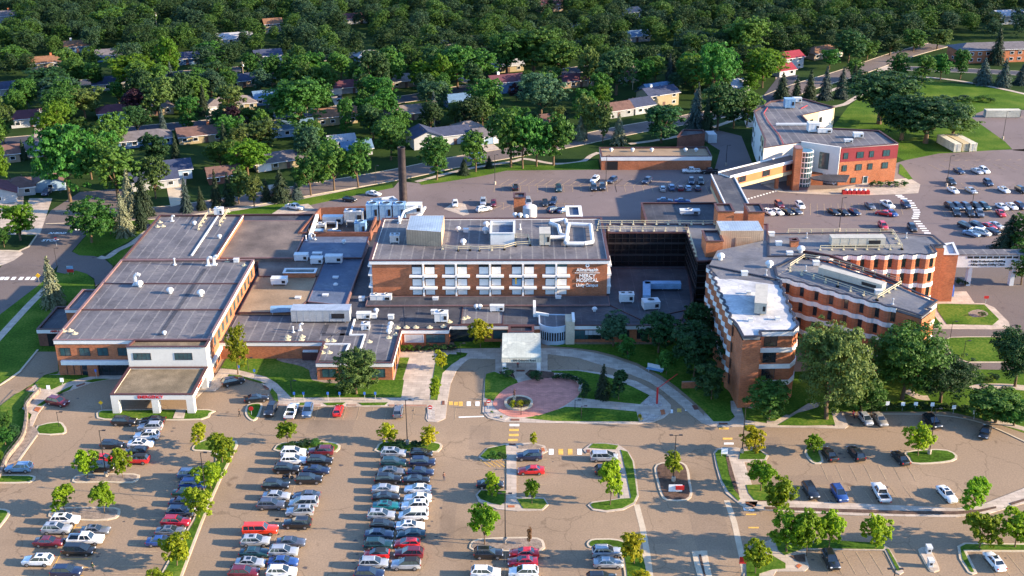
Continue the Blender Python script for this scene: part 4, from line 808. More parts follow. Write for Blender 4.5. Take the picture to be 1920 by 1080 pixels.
# hub roof between the wings
hub=ccw([wpt(1329,497),wpt(1345,468),wpt(1440,448),wpt(1520,478),wpt(1500,485),wpt(1456,516),wpt(1452,521),wpt(1350,521)])
MB().prism(hub,13,wz-.22).build('roof','roof_ward',wards)
m=MB(); q=W([(1500,470),(1560,481),(1690,533)],wz); m.strip(q,-.2,.2,wz-.4,wz+.3); m.build('coping','coping',wards)
for lab,pl in (('pale railing on the middle wing roof beside the front scalloped edge',ZH([(620,330),(850,405),(1040,470),(1155,400)])),('pale railing along the rear of the middle wing roof',ZH([(620,315),(690,270),(800,285),(1150,385)])),('pale railing along the front of the right wing roof',ZH([(765,228),(1160,225),(1115,150)])),('pale railing along the rear edge of the right wing roof',ZH([(610,148),(1110,148)]))):
    railing('roof_railing',lab,pl,wz-.3)
roof_unit('long beige air handler lying along the middle ward wing roof',zp(ZH,915,385),wz-.25,(15,1.9,1.8),'unit_beige',0,math.atan2(wpt(1640,525)[1]-wpt(1550,500)[1],wpt(1640,525)[0]-wpt(1550,500)[0]),panels=9)
roof_unit('long beige air handler lying along the right ward wing roof',zp(ZH,942,205),wz-.25,(12.5,2.4,2.2),'unit_beige',0,panels=6)
roof_unit('tall beige air handler on the white roof of the left ward wing',zp(ZH,478,495),wz-.2,(2.4,10,2.6),'unit_beige',0,R(-12),panels=2)
for i,(x,y,l) in enumerate(((430,572,'first'),(560,565,'second'),(420,440,'third'))):
    vent(f'{l} low pipe frame standing on the white ward roof',zp(ZH,x,y),wz-.25,'box','unit_white',.6)
for x,y,l in ((285,275,'left'),(520,312,'middle'),(672,240,'right')): vent(f'{l} large white dome vent on the ward hub roof',zp(ZH,x,y),wz-.2,'dome','unit_white',1.5)
for i,(x,y) in enumerate(((618,255),(695,330),(745,300),(505,350),(400,350),(1058,405),(1045,440),(1115,490),(565,205),(700,170),(530,160),(1180,170))):
    vent(['small white vent','short grey pipe vent'][i%2]+' on the ward roof, '+['by the hub','beside the railing corner','near the slot','at the white roof corner','on the left hub','by the long unit end','behind the railing end','near the brick end wall','below the tan penthouse','behind the brick shaft','near the twin stair towers','at the far right corner'][i],zp(ZH,x,y),wz-.2,['box','pipe'][i%2],'unit_white' if i%2==0 else 'galv',.9)
# penthouses around the hub
pent,pq=block('metal_penthouse','tan ribbed metal penthouse with pale blue metal roof above the hub',ZH([(265,88),(470,84),(492,134),(285,134)]),13,18.2,'siding_tan','metal_roof',0,'unit_white',snap=True,drop=.09,cop=False)
A,B=edge(pq,zp(ZH,285,134),zp(ZH,492,134),18.2); MB().box(((A.x+B.x)/2+.4,A.y-.06,15.3),(3.6,.14,2.2)).build('louvre','siding_tan',pent)
block('brick_penthouse','orange brick stair head with grey roof left of the tan penthouse',ZH([(200,135),(275,133),(297,184),(215,186)]),13,17.0,'brick_orange','roof_grey',0)
block('stair_tower','left brick stair tower behind the tan penthouse',ZH([(262,5),(335,5),(350,42),(268,42)]),0,17.5,'brick_orange','roof_grey',0)
block('stair_tower','right brick stair tower behind the tan penthouse',ZH([(405,5),(480,5),(495,45),(415,45)]),0,17.5,'brick_orange','roof_grey',0)
block('brick_chimney_shaft','small orange brick shaft on the ward hub roof',ZH([(620,172),(655,170),(663,184),(626,185)]),14,17.2,'brick_orange','black_void',0)
# end block and white skywalk on the right
block('brick_end_block','brown brick end block with white parapet right of the ward building',[(1771,457),(1787,455),(1797,477),(1768,477)],0,12.3,'brick','roof_white',0,'unit_white')
sk=thing('white_skywalk','white enclosed skywalk with black lettering on two white columns','skywalk',loc=(*P(1850,500,7)[:2],0))
s0,s1=P(1793,502,5.3),P(2010,500,5.3); MB().box(((s0.x+s1.x)/2,s0.y+1.6,7.0),(s1.x-s0.x,3.2,3.2)).build('wall','unit_white',sk); MB().box(((s0.x+s1.x)/2,s0.y+1.6,8.75),(s1.x-s0.x,3.5,.3)).build('roof','roof_grey',sk)
m=MB()
for i in range(14): m.box((s0.x+3+i*1.6,s0.y-.03,8.05),(1.3,.08,.55))
m.build('window_strip','glass_dark',sk)
for u in (1802,1882): c=P(u,522,0); MB().box((c.x,s0.y+1.6,2.7),(1.0,1.4,5.4)).build('column','unit_white',sk)
cx_=P(1853,490,7).x
text_on('Unity Professional Building',.78,'letter_black',(cx_,s0.y-.04,7.0),0,sk,bold=True); text_on('Allina Health Fridley Clinic',.78,'letter_black',(cx_,s0.y-.04,6.1),0,sk,bold=True)
# ---- service building behind the courtyard
sv,sp=block('service_block','low dark-roofed service block behind the courtyard left of the skybridge foot',ZK([(12,932),(350,932),(352,1040),(35,1060)]),0,5,'brick','roof_dark',.3)
roof_unit('pale rooftop unit on the low service block',zp(ZK,228,985),4.6,(5.5,2,1.3),'unit_white',1,panels=3)
block('brick_stair_turret','square brick stair turret with dark window slots behind the tower roof',ZN([(472,603),(625,603),(627,665),(465,667)]),0,13.5,'brick_orange','roof_grey',0)
block('white_framed_well','white-framed flat roof of a small block rising behind the tower',ZN([(1198,785),(1400,785),(1405,925),(1200,925)]),8,13.0,'brick','roof_blue',.0,'fascia',pw=.7)
tk=P(*zp(ZN,690,945),8); t_=thing('white_tank','squat white cylindrical tank beside the brick stair turret','tank',loc=(tk.x,tk.y,0)); MB().lathe((tk.x,tk.y,8.5),[(1.9,0),(1.9,2.6),(1.5,2.9),(.2,3.0)],18).build('shell','unit_white',t_,True); MB().box((tk.x,tk.y,4.3),(3.8,3.8,8.4)).build('plinth','concrete',t_)
# ---- roof plant on the tower
def on(z): return tz-.3
box1,bq=block('tan_penthouse','cream ribbed metal penthouse with pale roof on the tower',ZF([(990,172),(1165,170),(1158,255),(980,243)]),tz-.3,tz+3.6,'siding_tan','metal_roof',0,'unit_white',drop=.09,cop=False)
roof_unit('grey and red condensing unit on the left of the tower roof',zp(ZF,920,308),tz-.3,(2.3,2,2.0),'galv',2,panels=2)
block('white_screen_box','white open-topped screen box on the middle of the tower roof',ZG([(155,140),(270,140),(268,198),(155,198)]),tz-.3,tz+2.7,'unit_white','roof_blue',0,'unit_white',drop=1.0)
roof_unit('beige stacked fan casing at the left end of the white ducts',zp(ZG,415,245),tz-.3,(2.6,4.6,3.2),'unit_beige',0,panels=2)
for lab,pl in (('large white duct loop on the right of the tower roof',ZG([(440,235),(525,235),(520,265),(605,265),(645,258),(635,175),(530,170),(515,262)])),('short white duct bends beside the fan casing',ZG([(440,165),(480,180),(490,220),(525,232)])),('upper white duct crossing to the duct loop',ZG([(440,155),(515,150),(520,170)]))): duct(lab,pl,tz-.3,.48)
railing('roof_railing','low pale yellow railing along the middle of the tower roof',ZF([(1160,345),(1240,352),(1300,350)])+ZG([(100,284),(220,278),(275,262),(345,258),(335,225),(275,222)]),tz-.3)
for i,(z_,x,y,k,s,l) in enumerate(((ZF,1240,252,'dome',1.1,'left of the railing'),(ZF,1282,254,'dome',.8,'second from the tan penthouse'),(ZF,1265,320,'dome',1.2,'above the railing start'),(ZG,130,198,'dome',1.5,'just left of the white screen box'),(ZG,133,168,'dome',1.3,'behind the left dome by the screen box'),(ZG,22,250,'dome',1.2,'near the tower roof middle'),(ZG,35,192,'box',.8,'small and square near the rear'),(ZF,940,212,'pipe',1.3,'beside the roof hatch'),(ZG,272,120,'dome',1.1,'in front of the stair turret, left'),(ZG,296,122,'dome',1.1,'in front of the stair turret, right'),(ZG,325,130,'dome',1.1,'right of the stair turret foot'),(ZG,296,180,'pipe',1.0,'rust stained beside the screen box'))):
    vent('white '+{'dome':'domed','box':'boxy','pipe':'pipe'}[k]+' vent on the tower roof, '+l,zp(z_,x,y),tz-.3,k,'unit_white',s)
m=MB(); m.strip(W(ZF([(965,135),(940,190),(942,250)]),tz),-.3,.3,tz-.3,tz); duct('white duct coming over the rear edge of the tower roof',ZF([(1030,135),(965,160),(942,215)]),tz-.3,.3,'unit_white',False,.4)
# ---- plant yard behind the low roofs
yd=thing('plant_yard_wall','brown brick walls round the sunken plant yard behind the low roofs','wall',loc=(*P(650,420,4)[:2],0))
yq=W([(600,394),(700,390),(712,392),(694,440),(560,440)],5.5,False); MB().ring(ccw(yq),.3,.15,0,6.2).build('wall','brick_dark',yd); MB().prism(offset(ccw(yq),-.2),2.8,3.0).build('yard_floor','gravel_brown',yd)
for i,u in enumerate((700,725,750)): roof_unit('pale blue cooling tower cell with round fan, '+['left','middle','right'][i]+' of the row of three',(u,411),4.8,(3.3,3.4,4.6),'unit_blue',1,group='cooling tower cells',panels=2)
roof_unit('white ductwork box with dark slot beside the cooling tower row',(777,399),6.2,(4.2,3.2,2.6),'unit_white',0,panels=2)
roof_unit('grey plant box with open frame left of the cooling towers',(665,415),4.5,(5.2,3.2,3.2),'galv',2,panels=3)
roof_unit('long flat white unit at the rear of the plant yard',(625,419),3.5,(5.5,2.2,2.2),'unit_white',0,panels=4)
roof_unit('square pale blue cooling unit in front of the plant yard',(677,438),4.5,(3.0,2.6,3.4),'unit_blue',1,panels=2)
roof_unit('cluster chiller with pipes on the left of the plant yard',(600,432),3.5,(3.4,2.2,2.0),'galv',2,panels=3); roof_unit('small pale chiller in front of the pipe cluster',(598,441),3.5,(2.4,1.6,1.5),'unit_blue',0,panels=2)
duct('tangle of grey pipes between the chillers',[(612,424),(632,424),(632,436),(615,440),(640,441)],3.5,.25,'galv',False,1.2); duct('thick grey pipes beside the cooling cells',[(650,425),(675,424),(690,432)],3.5,.35,'galv',False,1.6); duct('white duct dropping from the plant box towards the tower',[(797,392),(790,404),(760,420)],8,.3,'unit_white',True,.5)
chm=P(757.5,401,0); ch=thing('tall_chimney','tall dark rusty metal chimney stack behind the plant yard','chimney',loc=chm)
MB().lathe(tuple(chm),[(1.25,0),(1.15,9),(1.08,19.6),(1.12,19.7),(1.12,20.2),(.95,20.2),(.95,19.0)],22).build('stack','chimney_metal',ch,True); MB().lathe(tuple(chm),[(.94,19.1),(.5,19.15)],16).build('flue_mouth','black_void',ch)
bh,bq=block('boiler_hut','small brick hut with white slab roof left of the chimney',ZF([(798,90),(910,76),(930,93),(806,110)]),0,4.2,'brick_orange','unit_white',.35,'unit_white',snap=False)
wlh,_=block('rear_roof_strip','flat brown roofed strip behind the gravel roof',[(456,403),(595,400),(580,414),(446,416)],0,5,'brick_dark','roof_dark',.5)
# ---- plant and vents on the low roofs
roof_unit('large galvanised rooftop air handler with curved hood on the low roof',zp(ZF,550,700),4.0,(13.2,3.4,3.0),'galv',0,panels=9,name='air_handler')
duct('flat pale blue duct leading to the large air handler',ZF([(300,672),(400,668)]),4.2,.7,'unit_blue',True,1.2)
for i,(x,y,s) in enumerate(((447,400,(3.4,1.9,1.8)),(525,416,(3.0,1.9,1.7)),(527,380,(2.4,1.2,1.0)),(612,410,(4.3,1.9,1.9)),(336,520,(3.8,1.9,1.7)))):
    roof_unit('white box unit on the low roofs, '+['at the blue roof corner','below the blue roof','small behind the pair','longest by the dark blue roof','alone on the brown gravel'][i],zp(ZF,x,y),4.6,s,'unit_white',0,panels=2)
sky_,_q=block('brick_skylight','long narrow brick-sided skylight with blue glass on the brown gravel roof',ZF([(362,441),(520,441),(517,462),(357,463)]),4.6,5.9,'brick','glass_teal',.0,'unit_white')
roof_unit('white twin-tank unit on the low roof in front of the large air handler',zp(ZF,763,695),3.9,(3.2,1.4,1.5),'unit_white',0,panels=2); roof_unit('small white fan unit nearest the block roof front',zp(ZF,772,750),3.9,(1.8,1.6,1.5),'unit_white',1,panels=2)
roof_unit('white condenser with a tall pipe right of the low roofs',zp(ZF,1155,708),3.9,(3,2,2.3),'unit_white',1,panels=2); roof_unit('white rooftop unit on legs in front of the tower',zp(ZG,185,575),3.9,(3.2,1.2,1.5),'unit_white',0,panels=2)
roof_unit('white condenser pair against the tower foot, left',zp(ZF,850,605),3.9,(5,1.4,1.6),'unit_white',2,panels=3)
roof_unit('white double-fan unit in the courtyard right of the tower',zp(ZG,808,528),4.0,(3.4,1.9,2.1),'unit_white',2,panels=2); roof_unit('pinkish vented unit at the end of the courtyard duct',zp(ZG,925,560),4.0,(3.8,2.6,2.0),'unit_white',1,R(8),panels=2)
duct('blue-grey L-shaped duct on the courtyard roof',ZG([(1060,470),(905,470),(905,530)]),4.0,.9,'unit_blue',True,1.2)
vl=[(ZF,255,360,'pipe','on the brown gravel roof'),(ZF,233,412,'box','at the gravel roof corner'),(ZF,662,315,'dome','largest on the blue roof'),(ZF,620,535,'dome','largest on the dark blue roof'),(ZF,620,500,'box','behind the large one on the dark blue roof'),(ZF,568,590,'box','at the front of the dark blue roof'),(ZF,430,603,'box','on the tan gravel roof'),(ZF,752,603,'box','in front of the tower corner'),(ZF,825,665,'dome','right of the twin-tank unit'),(ZF,815,690,'box','touching the twin-tank unit'),(ZF,900,695,'box','alone in the middle of the low roof'),(ZF,1125,605,'box','against the tower foot'),(ZF,1117,670,'box','left of the tall-pipe condenser'),(ZF,898,733,'dome','rear of three in a row'),(ZF,892,752,'dome','middle of three in a row'),(ZF,888,770,'dome','front of three in a row'),(ZF,405,765,'pipe','tall pipe on the left low roof'),(ZF,440,755,'goose','curved duct on the left low roof'),(ZG,85,562,'dome','left of a pair before the tower'),(ZG,102,562,'dome','right of a pair before the tower'),(ZG,655,575,'dome','alone right of the tower front'),(ZG,480,518,'box','against the tower foot, right of middle'),(ZE,872,95,'goose','on the north wing'),(ZE,1112,180,'dome','right part of the north wing'),(ZE,985,112,'dome','small, rear of the north wing'),(ZF,495,292,'goose','beside the blue roof pipes'),(ZF,470,300,'pipe','left among the blue roof pipes'),(ZF,515,295,'pipe','right among the blue roof pipes')]
for z_,x,y,k,l in vl: vent(f'white vent {l}',zp(z_,x,y),7.1 if z_ is ZE else (5.3 if y<320 and z_ is ZF else 4.0),k,'unit_white',1.0 if k!='box' else .85)
for z_,x,y,k,s,l in ((ZE,688,415,'goose',1.6,'big curved white vent left of centre'),(ZE,708,425,'dome',1.4,'dome beside the big curved vent'),(ZE,862,458,'dome',1.3,'middle white dome'),(ZE,1018,472,'dome',1.4,'right white dome'),(ZE,1055,318,'goose',1.3,'left of the curved pair at the rear'),(ZE,1085,315,'goose',1.4,'right of the curved pair at the rear'),(ZE,885,315,'pipe',1.2,'rusty stand at the rear joint'),(ZE,1197,300,'box',.8,'flat box near the rear right corner'),(ZE,833,668,'dome',.8,'small dome by the front edge')):
    vent(f'vent on the emergency wing roof, {l}',zp(z_,x,y),ez-.35,k,'unit_white',s)
for i,(z_,x,y,z,l) in enumerate(((ZE,322,650,ez-.35,'emergency roof front corner, left'),(ZE,355,648,ez-.35,'emergency roof front corner, middle'),(ZE,378,663,ez-.35,'emergency roof front corner, right'),(ZE,798,122,7.1,'north wing left, front'),(ZE,810,100,7.1,'north wing left, rear'),(ZE,825,120,7.1,'north wing left, inner'),(ZE,1152,296,ez-.35,'emergency roof rear right'),(ZE,1237,318,ez-.35,'emergency roof right rim'),(ZF,378,788,3.9,'left low roof, first pair rear'),(ZF,376,803,3.9,'left low roof, first pair front'),(ZF,450,787,3.9,'left low roof, second pair rear'),(ZF,445,803,3.9,'left low roof, second pair front'),(ZF,575,808,3.9,'block roof rear, left'),(ZF,607,808,3.9,'block roof rear, right'),(ZF,562,840,3.9,'block roof left edge'),(ZF,553,868,3.9,'block roof left front'),(ZF,588,868,3.9,'block roof left front, inner'),(ZF,790,813,3.9,'reddish one in the block roof middle'),(ZF,932,742,3.9,'block roof right edge, rear'),(ZF,925,775,3.9,'block roof right edge, middle'),(ZF,888,792,3.9,'block roof beside the three domes'),(ZF,978,740,3.9,'roof rim left of the yellow tree, first'),(ZF,1025,740,3.9,'roof rim left of the yellow tree, second'),(ZF,1095,740,3.9,'roof rim left of the yellow tree, third'),(ZF,1165,735,3.9,'roof rim left of the yellow tree, fourth'),(ZF,1195,712,3.9,'beside the tall-pipe condenser'),(ZG,25,612,3.9,'small roof bay, front'),(ZG,42,606,3.9,'small roof bay, rear'))):
    vent(f'round yellowish roof drain collar, {l}',zp(z_,x,y),z,'flat','rail_yellow',1.0,'round roof drain collars')
railing('roof_railing','left pale safety rail on the rear of the north wing roof',ZE([(1005,135),(1065,48)]),7.1); railing('roof_railing','right pale safety rail on the rear of the north wing roof',ZE([(1112,115),(1160,48)]),7.1)
roof_unit('white box unit between the safety rails on the north wing',zp(ZE,1110,62),7.1,(2.3,1.8,2.0),'unit_white',1,panels=2)
tg=P(*zp(ZF,495,905),0); tgo=thing('transformer','dark green transformer box with white top beside the link wall','transformer',loc=tg); MB().box((tg.x,tg.y+.6,1.0),(3.6,2.2,2.0)).build('cabinet','leaf_dark' if False else 'coping',tgo); MB().box((tg.x,tg.y+.6,2.15),(3.3,1.6,.3)).build('cooling_fins','unit_white',tgo)
# ---- red and cream clinic building with skybridge (upper right)
mz=12.0
mr,mp=block('clinic_building','three-storey clinic with red upper band, brick base and cream rear wing',ZK([(525,510),(600,465),(740,450),(895,492),(882,500),(745,530),(800,585),(1100,600),(1188,660),(925,680),(740,655),(570,680),(575,640),(540,560)]),0,mz,'stucco','roof_grey',.0,'coping',snap=False)
A=Vector(P(*zp(ZK,925,682),mz)[:2]); B=Vector(P(*zp(ZK,1188,664),mz)[:2]); d=(B-A).normalized(); nn=Vector((d.y,-d.x))
q=[tuple(A+nn*.15),tuple(B+nn*.15)]; MB().strip(q,-.1,.12,0,7.6).build('brick_facing','brick',mr); MB().strip(q,-.1,.16,7.6,mz-.1).build('red_band','panel_red',mr)
Lw=(B-A).length
for t in (.05,.30,.50,.76):
    for z0,w_ in ((8.6,2.2),(4.6,1.9),): window(mr,A+nn*.36,B+nn*.36,Lw*t+.8,w_ if t in (.30,.76) else 1.4,z0,z0+1.9,'frame_dark','glass_teal',1)
window(mr,A+nn*.36,B+nn*.36,Lw*.48,1.5,.2,2.4,'frame_white','glass_teal',0,name='door'); window(mr,A+nn*.36,B+nn*.36,Lw*.27,1.5,.6,2.2,'frame_dark','glass_teal',0)
A2=Vector(P(*zp(ZK,745,655),mz)[:2]); B2=A.copy(); q=[tuple(A2),tuple(B2)]; d2=(B2-A2).normalized(); n2=Vector((d2.y,-d2.x)); MB().strip([tuple(A2+n2*.6),tuple(B2+n2*.6)],-.6,.0,3.0,mz+.4).build('white_bay','stucco',mr)
window(mr,A2+n2*.62,B2+n2*.62,(B2-A2).length*.62,3.0,4.8,10.0,'frame_dark','glass_teal',2)
# side walls: cream/red panels and windows on the rear wing
A3=Vector(P(*zp(ZK,745,532),mz)[:2]); B3=Vector(P(*zp(ZK,895,494),mz)[:2]); d3=(B3-A3).normalized(); n3=Vector((d3.y,-d3.x)); MB().strip([tuple(A3),tuple(B3)],-.02,.14,6.0,mz-.1).build('cream_band','stucco_tan',mr); MB().strip([tuple(A3.lerp(B3,.1)),tuple(A3.lerp(B3,.62))],-.02,.2,3.8,6.6).build('orange_band','panel_orange',mr)
for t in (.3,.58,.86): window(mr,A3+n3*.22,B3+n3*.22,(B3-A3).length*t,1.4,8.0,9.8,'frame_dark','glass_dark',1)
A4=Vector(P(*zp(ZK,525,510),mz)[:2]); B4=Vector(P(*zp(ZK,575,640),mz)[:2]); d4=(B4-A4).normalized(); n4=Vector((d4.y,-d4.x)); L4=(B4-A4).length; MB().strip([tuple(A4.lerp(B4,.3)),tuple(B4)],-.02,.12,7.0,mz-.1).build('tan_band','stucco_tan',mr); MB().strip([tuple(A4.lerp(B4,.38)),tuple(A4.lerp(B4,.62))],-.02,.16,1.0,8.0).build('red_band','panel_red',mr)
for t in (.1,.25,.5,.75,.9):
    for z0 in (2,5.4,8.8): window(mr,A4+n4*.18,B4+n4*.18,L4*t,1.3,z0,z0+1.7,'frame_dark','glass_dark',0)
pyx=P(*zp(ZK,710,878),0); py_=thing('brick_pylon','tall brick pylon beside the round glass stair of the clinic','tower',loc=pyx); MB().box((pyx.x+.3,pyx.y+1.5,6.7),(2.0,3.6,13.4)).build('shaft','brick',py_); MB().box((pyx.x+.3,pyx.y+1.5,13.5),(2.2,3.8,.2)).build('cap','coping_light',py_)
gs=P(*zp(ZK,752,862),0); gst=thing('glass_stair','round glazed stair drum with white rings on the clinic front','stair tower',loc=gs); MB().lathe((gs.x,gs.y+2.3,0),[(2.5,0),(2.5,11.2),(2.3,11.4)],20).build('glazing','glass_teal',gst,True)
for z in (1.2,2.9,4.6,6.3,8,9.7,11.2): MB().lathe((gs.x,gs.y+2.3,z),[(2.52,-.12),(2.66,-.12),(2.66,.12),(2.52,.12)],20).build('ring','frame_white',gst)
for k in range(10): a=R(180+20*k); MB().box((gs.x+2.56*math.cos(a),gs.y+2.3+2.56*math.sin(a),5.7),(.1,.1,11)).build('mullion','frame_white',gst)
ec=P(*zp(ZK,890,850),0); eco=thing('clinic_entrance_canopy','dark-topped curved clinic entrance canopy on white splayed props','canopy',loc=ec)
MB().prism(W(ZK([(780,815),(850,803),(965,805),(950,835),(870,835),(800,825)]),3.9,False),3.6,3.95).build('roof','roof_dark',eco); MB().box((ec.x-6.5,ec.y+1.5,1.7),(6,4,3.4)).build('vestibule','brick',eco)
for sx_ in(-1,1): MB().tube((ec.x,ec.y-.5,.1),(ec.x+sx_*2.6,ec.y-.2,3.6),.16,.16,7).build('prop','frame_white',eco)
for x,y,z_,s,l in ((685,495,mz-.3,(3.4,3,3.2),'blue-tinted cooling unit at the rear of the clinic roof'),(722,470,mz-.3,(3,2,1.6),'low slatted unit behind the cooling unit on the clinic roof'),(795,605,mz-.3,(3.6,3,3.0),'tall white ribbed unit at the centre of the clinic roof'),(848,612,mz-.3,(4.6,1.4,1.4),'flat white unit beside the tall ribbed one on the clinic roof'),(1002,632,mz-.3,(3,2,1.5),'small white unit on the right part of the clinic roof'),(958,655,mz-.3,(2.6,1.2,1.0),'low pipes and box near the clinic roof front')):
    roof_unit(l,zp(ZK,x,y),z_,s,'unit_white' if 'blue' not in l else 'unit_blue',0,panels=3)
duct('long pale ribbed duct lying across the clinic roof',ZK([(628,578),(768,578)]),mz-.3,.4,'unit_white',True,.5)
m=MB()
for pl in (ZK([(590,490),(570,520),(590,560),(640,620),(660,665)]),ZK([(740,500),(770,485)])):
    q=[P(u,v,mz-.15) for u,v in pl]; m.pipe(q,.12)
rc=thing('red_gas_pipe','red gas pipe snaking over the clinic roof','pipe',loc=P(*zp(ZK,590,560),mz-.15)); m.build('pipe','sign_red',rc)
# skybridge: two legs
def bridge(name,label,a,b,w,z0,z1,side,windows=0,cols=()):
    A=Vector(P(a[0],a[1],z1)[:2]);B=Vector(P(b[0],b[1],z1)[:2]); d=(B-A).normalized(); q=[tuple(A),tuple(B)]; root=thing(name,label,'skybridge',loc=(*((A+B)/2),0)); n=Vector((d.y,-d.x))
    MB().strip(q,-w/2,w/2,z0,z0+1.1).build('floor_beam','stucco_tan',root); MB().strip(q,-w/2+.1,w/2-.1,z0+1.1,z1-.9).build('side_panel',side,root); MB().strip(q,-w/2,w/2,z1-.9,z1-.25).build('fascia','fascia',root); MB().strip(q,-w/2+.3,w/2-.3,z1-.25,z1-.2).build('roof','roof_dark',root)
    for s in (-1,1): MB().strip(q,s*w/2-.15,s*w/2+.15,z1-.25,z1+.05).build('coping','fascia',root)
    for i in range(windows):
        L=(B-A).length; window(root,A+n*(w/2-.1),B+n*(w/2-.1),L*(i+.5)/windows,3.2,z0+1.5,z1-1.1,'frame_dark','glass_dark',1)
    for t in cols:
        c=A.lerp(B,t); MB().box((c.x,c.y,z0/2),(1.0,1.4,z0)).build('column','brick',root)
    return root
bridge('skybridge','sloping-roofed skybridge with orange panels joining the clinic',(1358,326),(1492,293),5.0,4.6,9.0,'panel_orange',3,(.75,.93))
bridge('skybridge','dark-roofed skybridge leg running from the clinic bridge to the hospital',(1354,326),(1388,394),6.5,4.0,8.6,'brick',0,(.3,.7))
# ---- low white-banded outbuilding, sheds, containers
ob_,oq=block('white_banded_outbuilding','long low brick outbuilding with white band and pale flat roof',[(1126,276),(1323,276),(1337,293),(1126,293)],0,4.6,'brick','gravel_tan',1.4,'coping',snap=True)
A,B=edge(oq,(1126,293),(1337,293),4.6); MB().box((A.x+3.6,A.y-.04,1.45),(3.5,.12,2.9)).build('door','black_void',ob_)
for u in (1146,1186,1222,1285,1305): vent(['white dome skylight','pale curved vent'][u in (1222,1305)]+' on the outbuilding roof, '+{1146:'first from left',1186:'second from left',1222:'third from left',1285:'fourth from left',1305:'at its right end'}[u],(u,284),4.3,'dome','unit_white',1.1)
block('brown_shed','dark brown brick shed behind the long outbuilding',ZK([(200,595),(290,597),(300,612),(172,628)]),0,4.6,'brick_dark','roof_dark',0,snap=False)
def container(label,uv,L,W_,H,rz,group='shipping containers',mt='stucco_tan'):
    b=P(*uv); r=thing('storage_container',label,'container',group,loc=b,rz=rz); 
    def add(m,n,t): me=m.mesh(n); o=bpy.data.objects.new(n,me); COL.objects.link(o); o.parent=r; me.materials.append(MATS[t])
    m=MB(); m.box((0,0,H/2+.1),(L-.1,W_-.1,H))
    k=int(L/.5)
    for i in range(k):
        for s in (-1,1): m.box((-L/2+.4+i*.5,s*(W_/2-.02),H/2+.1),(.22,.1,H-.3))
    add(m,'body',mt); m=MB()
    for x in(-1,1):
        for y in(-1,1): m.box((x*(L/2-.08),y*(W_/2-.06),H/2+.1),(.18,.18,H+.1))
    add(m,'corner_post',mt); m=MB()
    for y in (-.6,-.2,.2,.6): m.box((-L/2-.02,y*W_/2,H/2+.1),(.06,.07,H-.3))
    m.box((-L/2-.02,0,H/2+.1),(.05,.05,H-.1)); add(m,'door_bars','galv'); return r
container('left cream storage container of three below the big oaks',(1778,276),12,2.5,2.8,R(100),mt='siding_white'); container('middle cream storage container of three below the big oaks',(1793,275),12,2.5,2.8,R(100),mt='stucco_tan'); container('right cream storage container of three below the big oaks',(1807,275),12,2.5,2.8,R(100),mt='siding_white')
container('long cream trailer container in the upper right yard',(1878,219),13,2.6,2.7,0,mt='siding_white'); container('white storage container beside the brown shed',zp(ZK,325,650),5,3,3,R(95),mt='unit_white')
# ================================================================ VEHICLES
def loft(st,hw):
    """body skin: stations (x, z_top, width factor, z_bottom)"""
    vs=[];fs=[]
    for x,zt,wf,zb in st:
        w=hw*wf; sec=[(w*.90,zb),(w*.99,zb+.18),(w,min(.62,zt*.7)),(w*.97,zt-.07),(w*.86,zt)]
        vs+=[(x,y,z) for y,z in sec]+[(x,-y,z) for y,z in sec[::-1]]
    n=10
    for k in range(len(st)-1):
        for i in range(n): fs.append((k*n+i,k*n+(i+1)%n,(k+1)*n+(i+1)%n,(k+1)*n+i))
    fs+=[tuple(range(n-1,-1,-1)),tuple((len(st)-1)*n+i for i in range(n))]
    return MB().add(vs,fs)
def frust(x0,x1,xa,xb,z0,z1,w0,w1,shrink=0):
    return MB().add([(x0,-w0,z0),(x1,-w0,z0),(x1,w0,z0),(x0,w0,z0),(xa,-w1,z1),(xb,-w1,z1),(xb,w1,z1),(xa,w1,z1)],[(0,1,5,4),(1,2,6,5),(2,3,7,6),(3,0,4,7),(4,5,6,7),(3,2,1,0)])
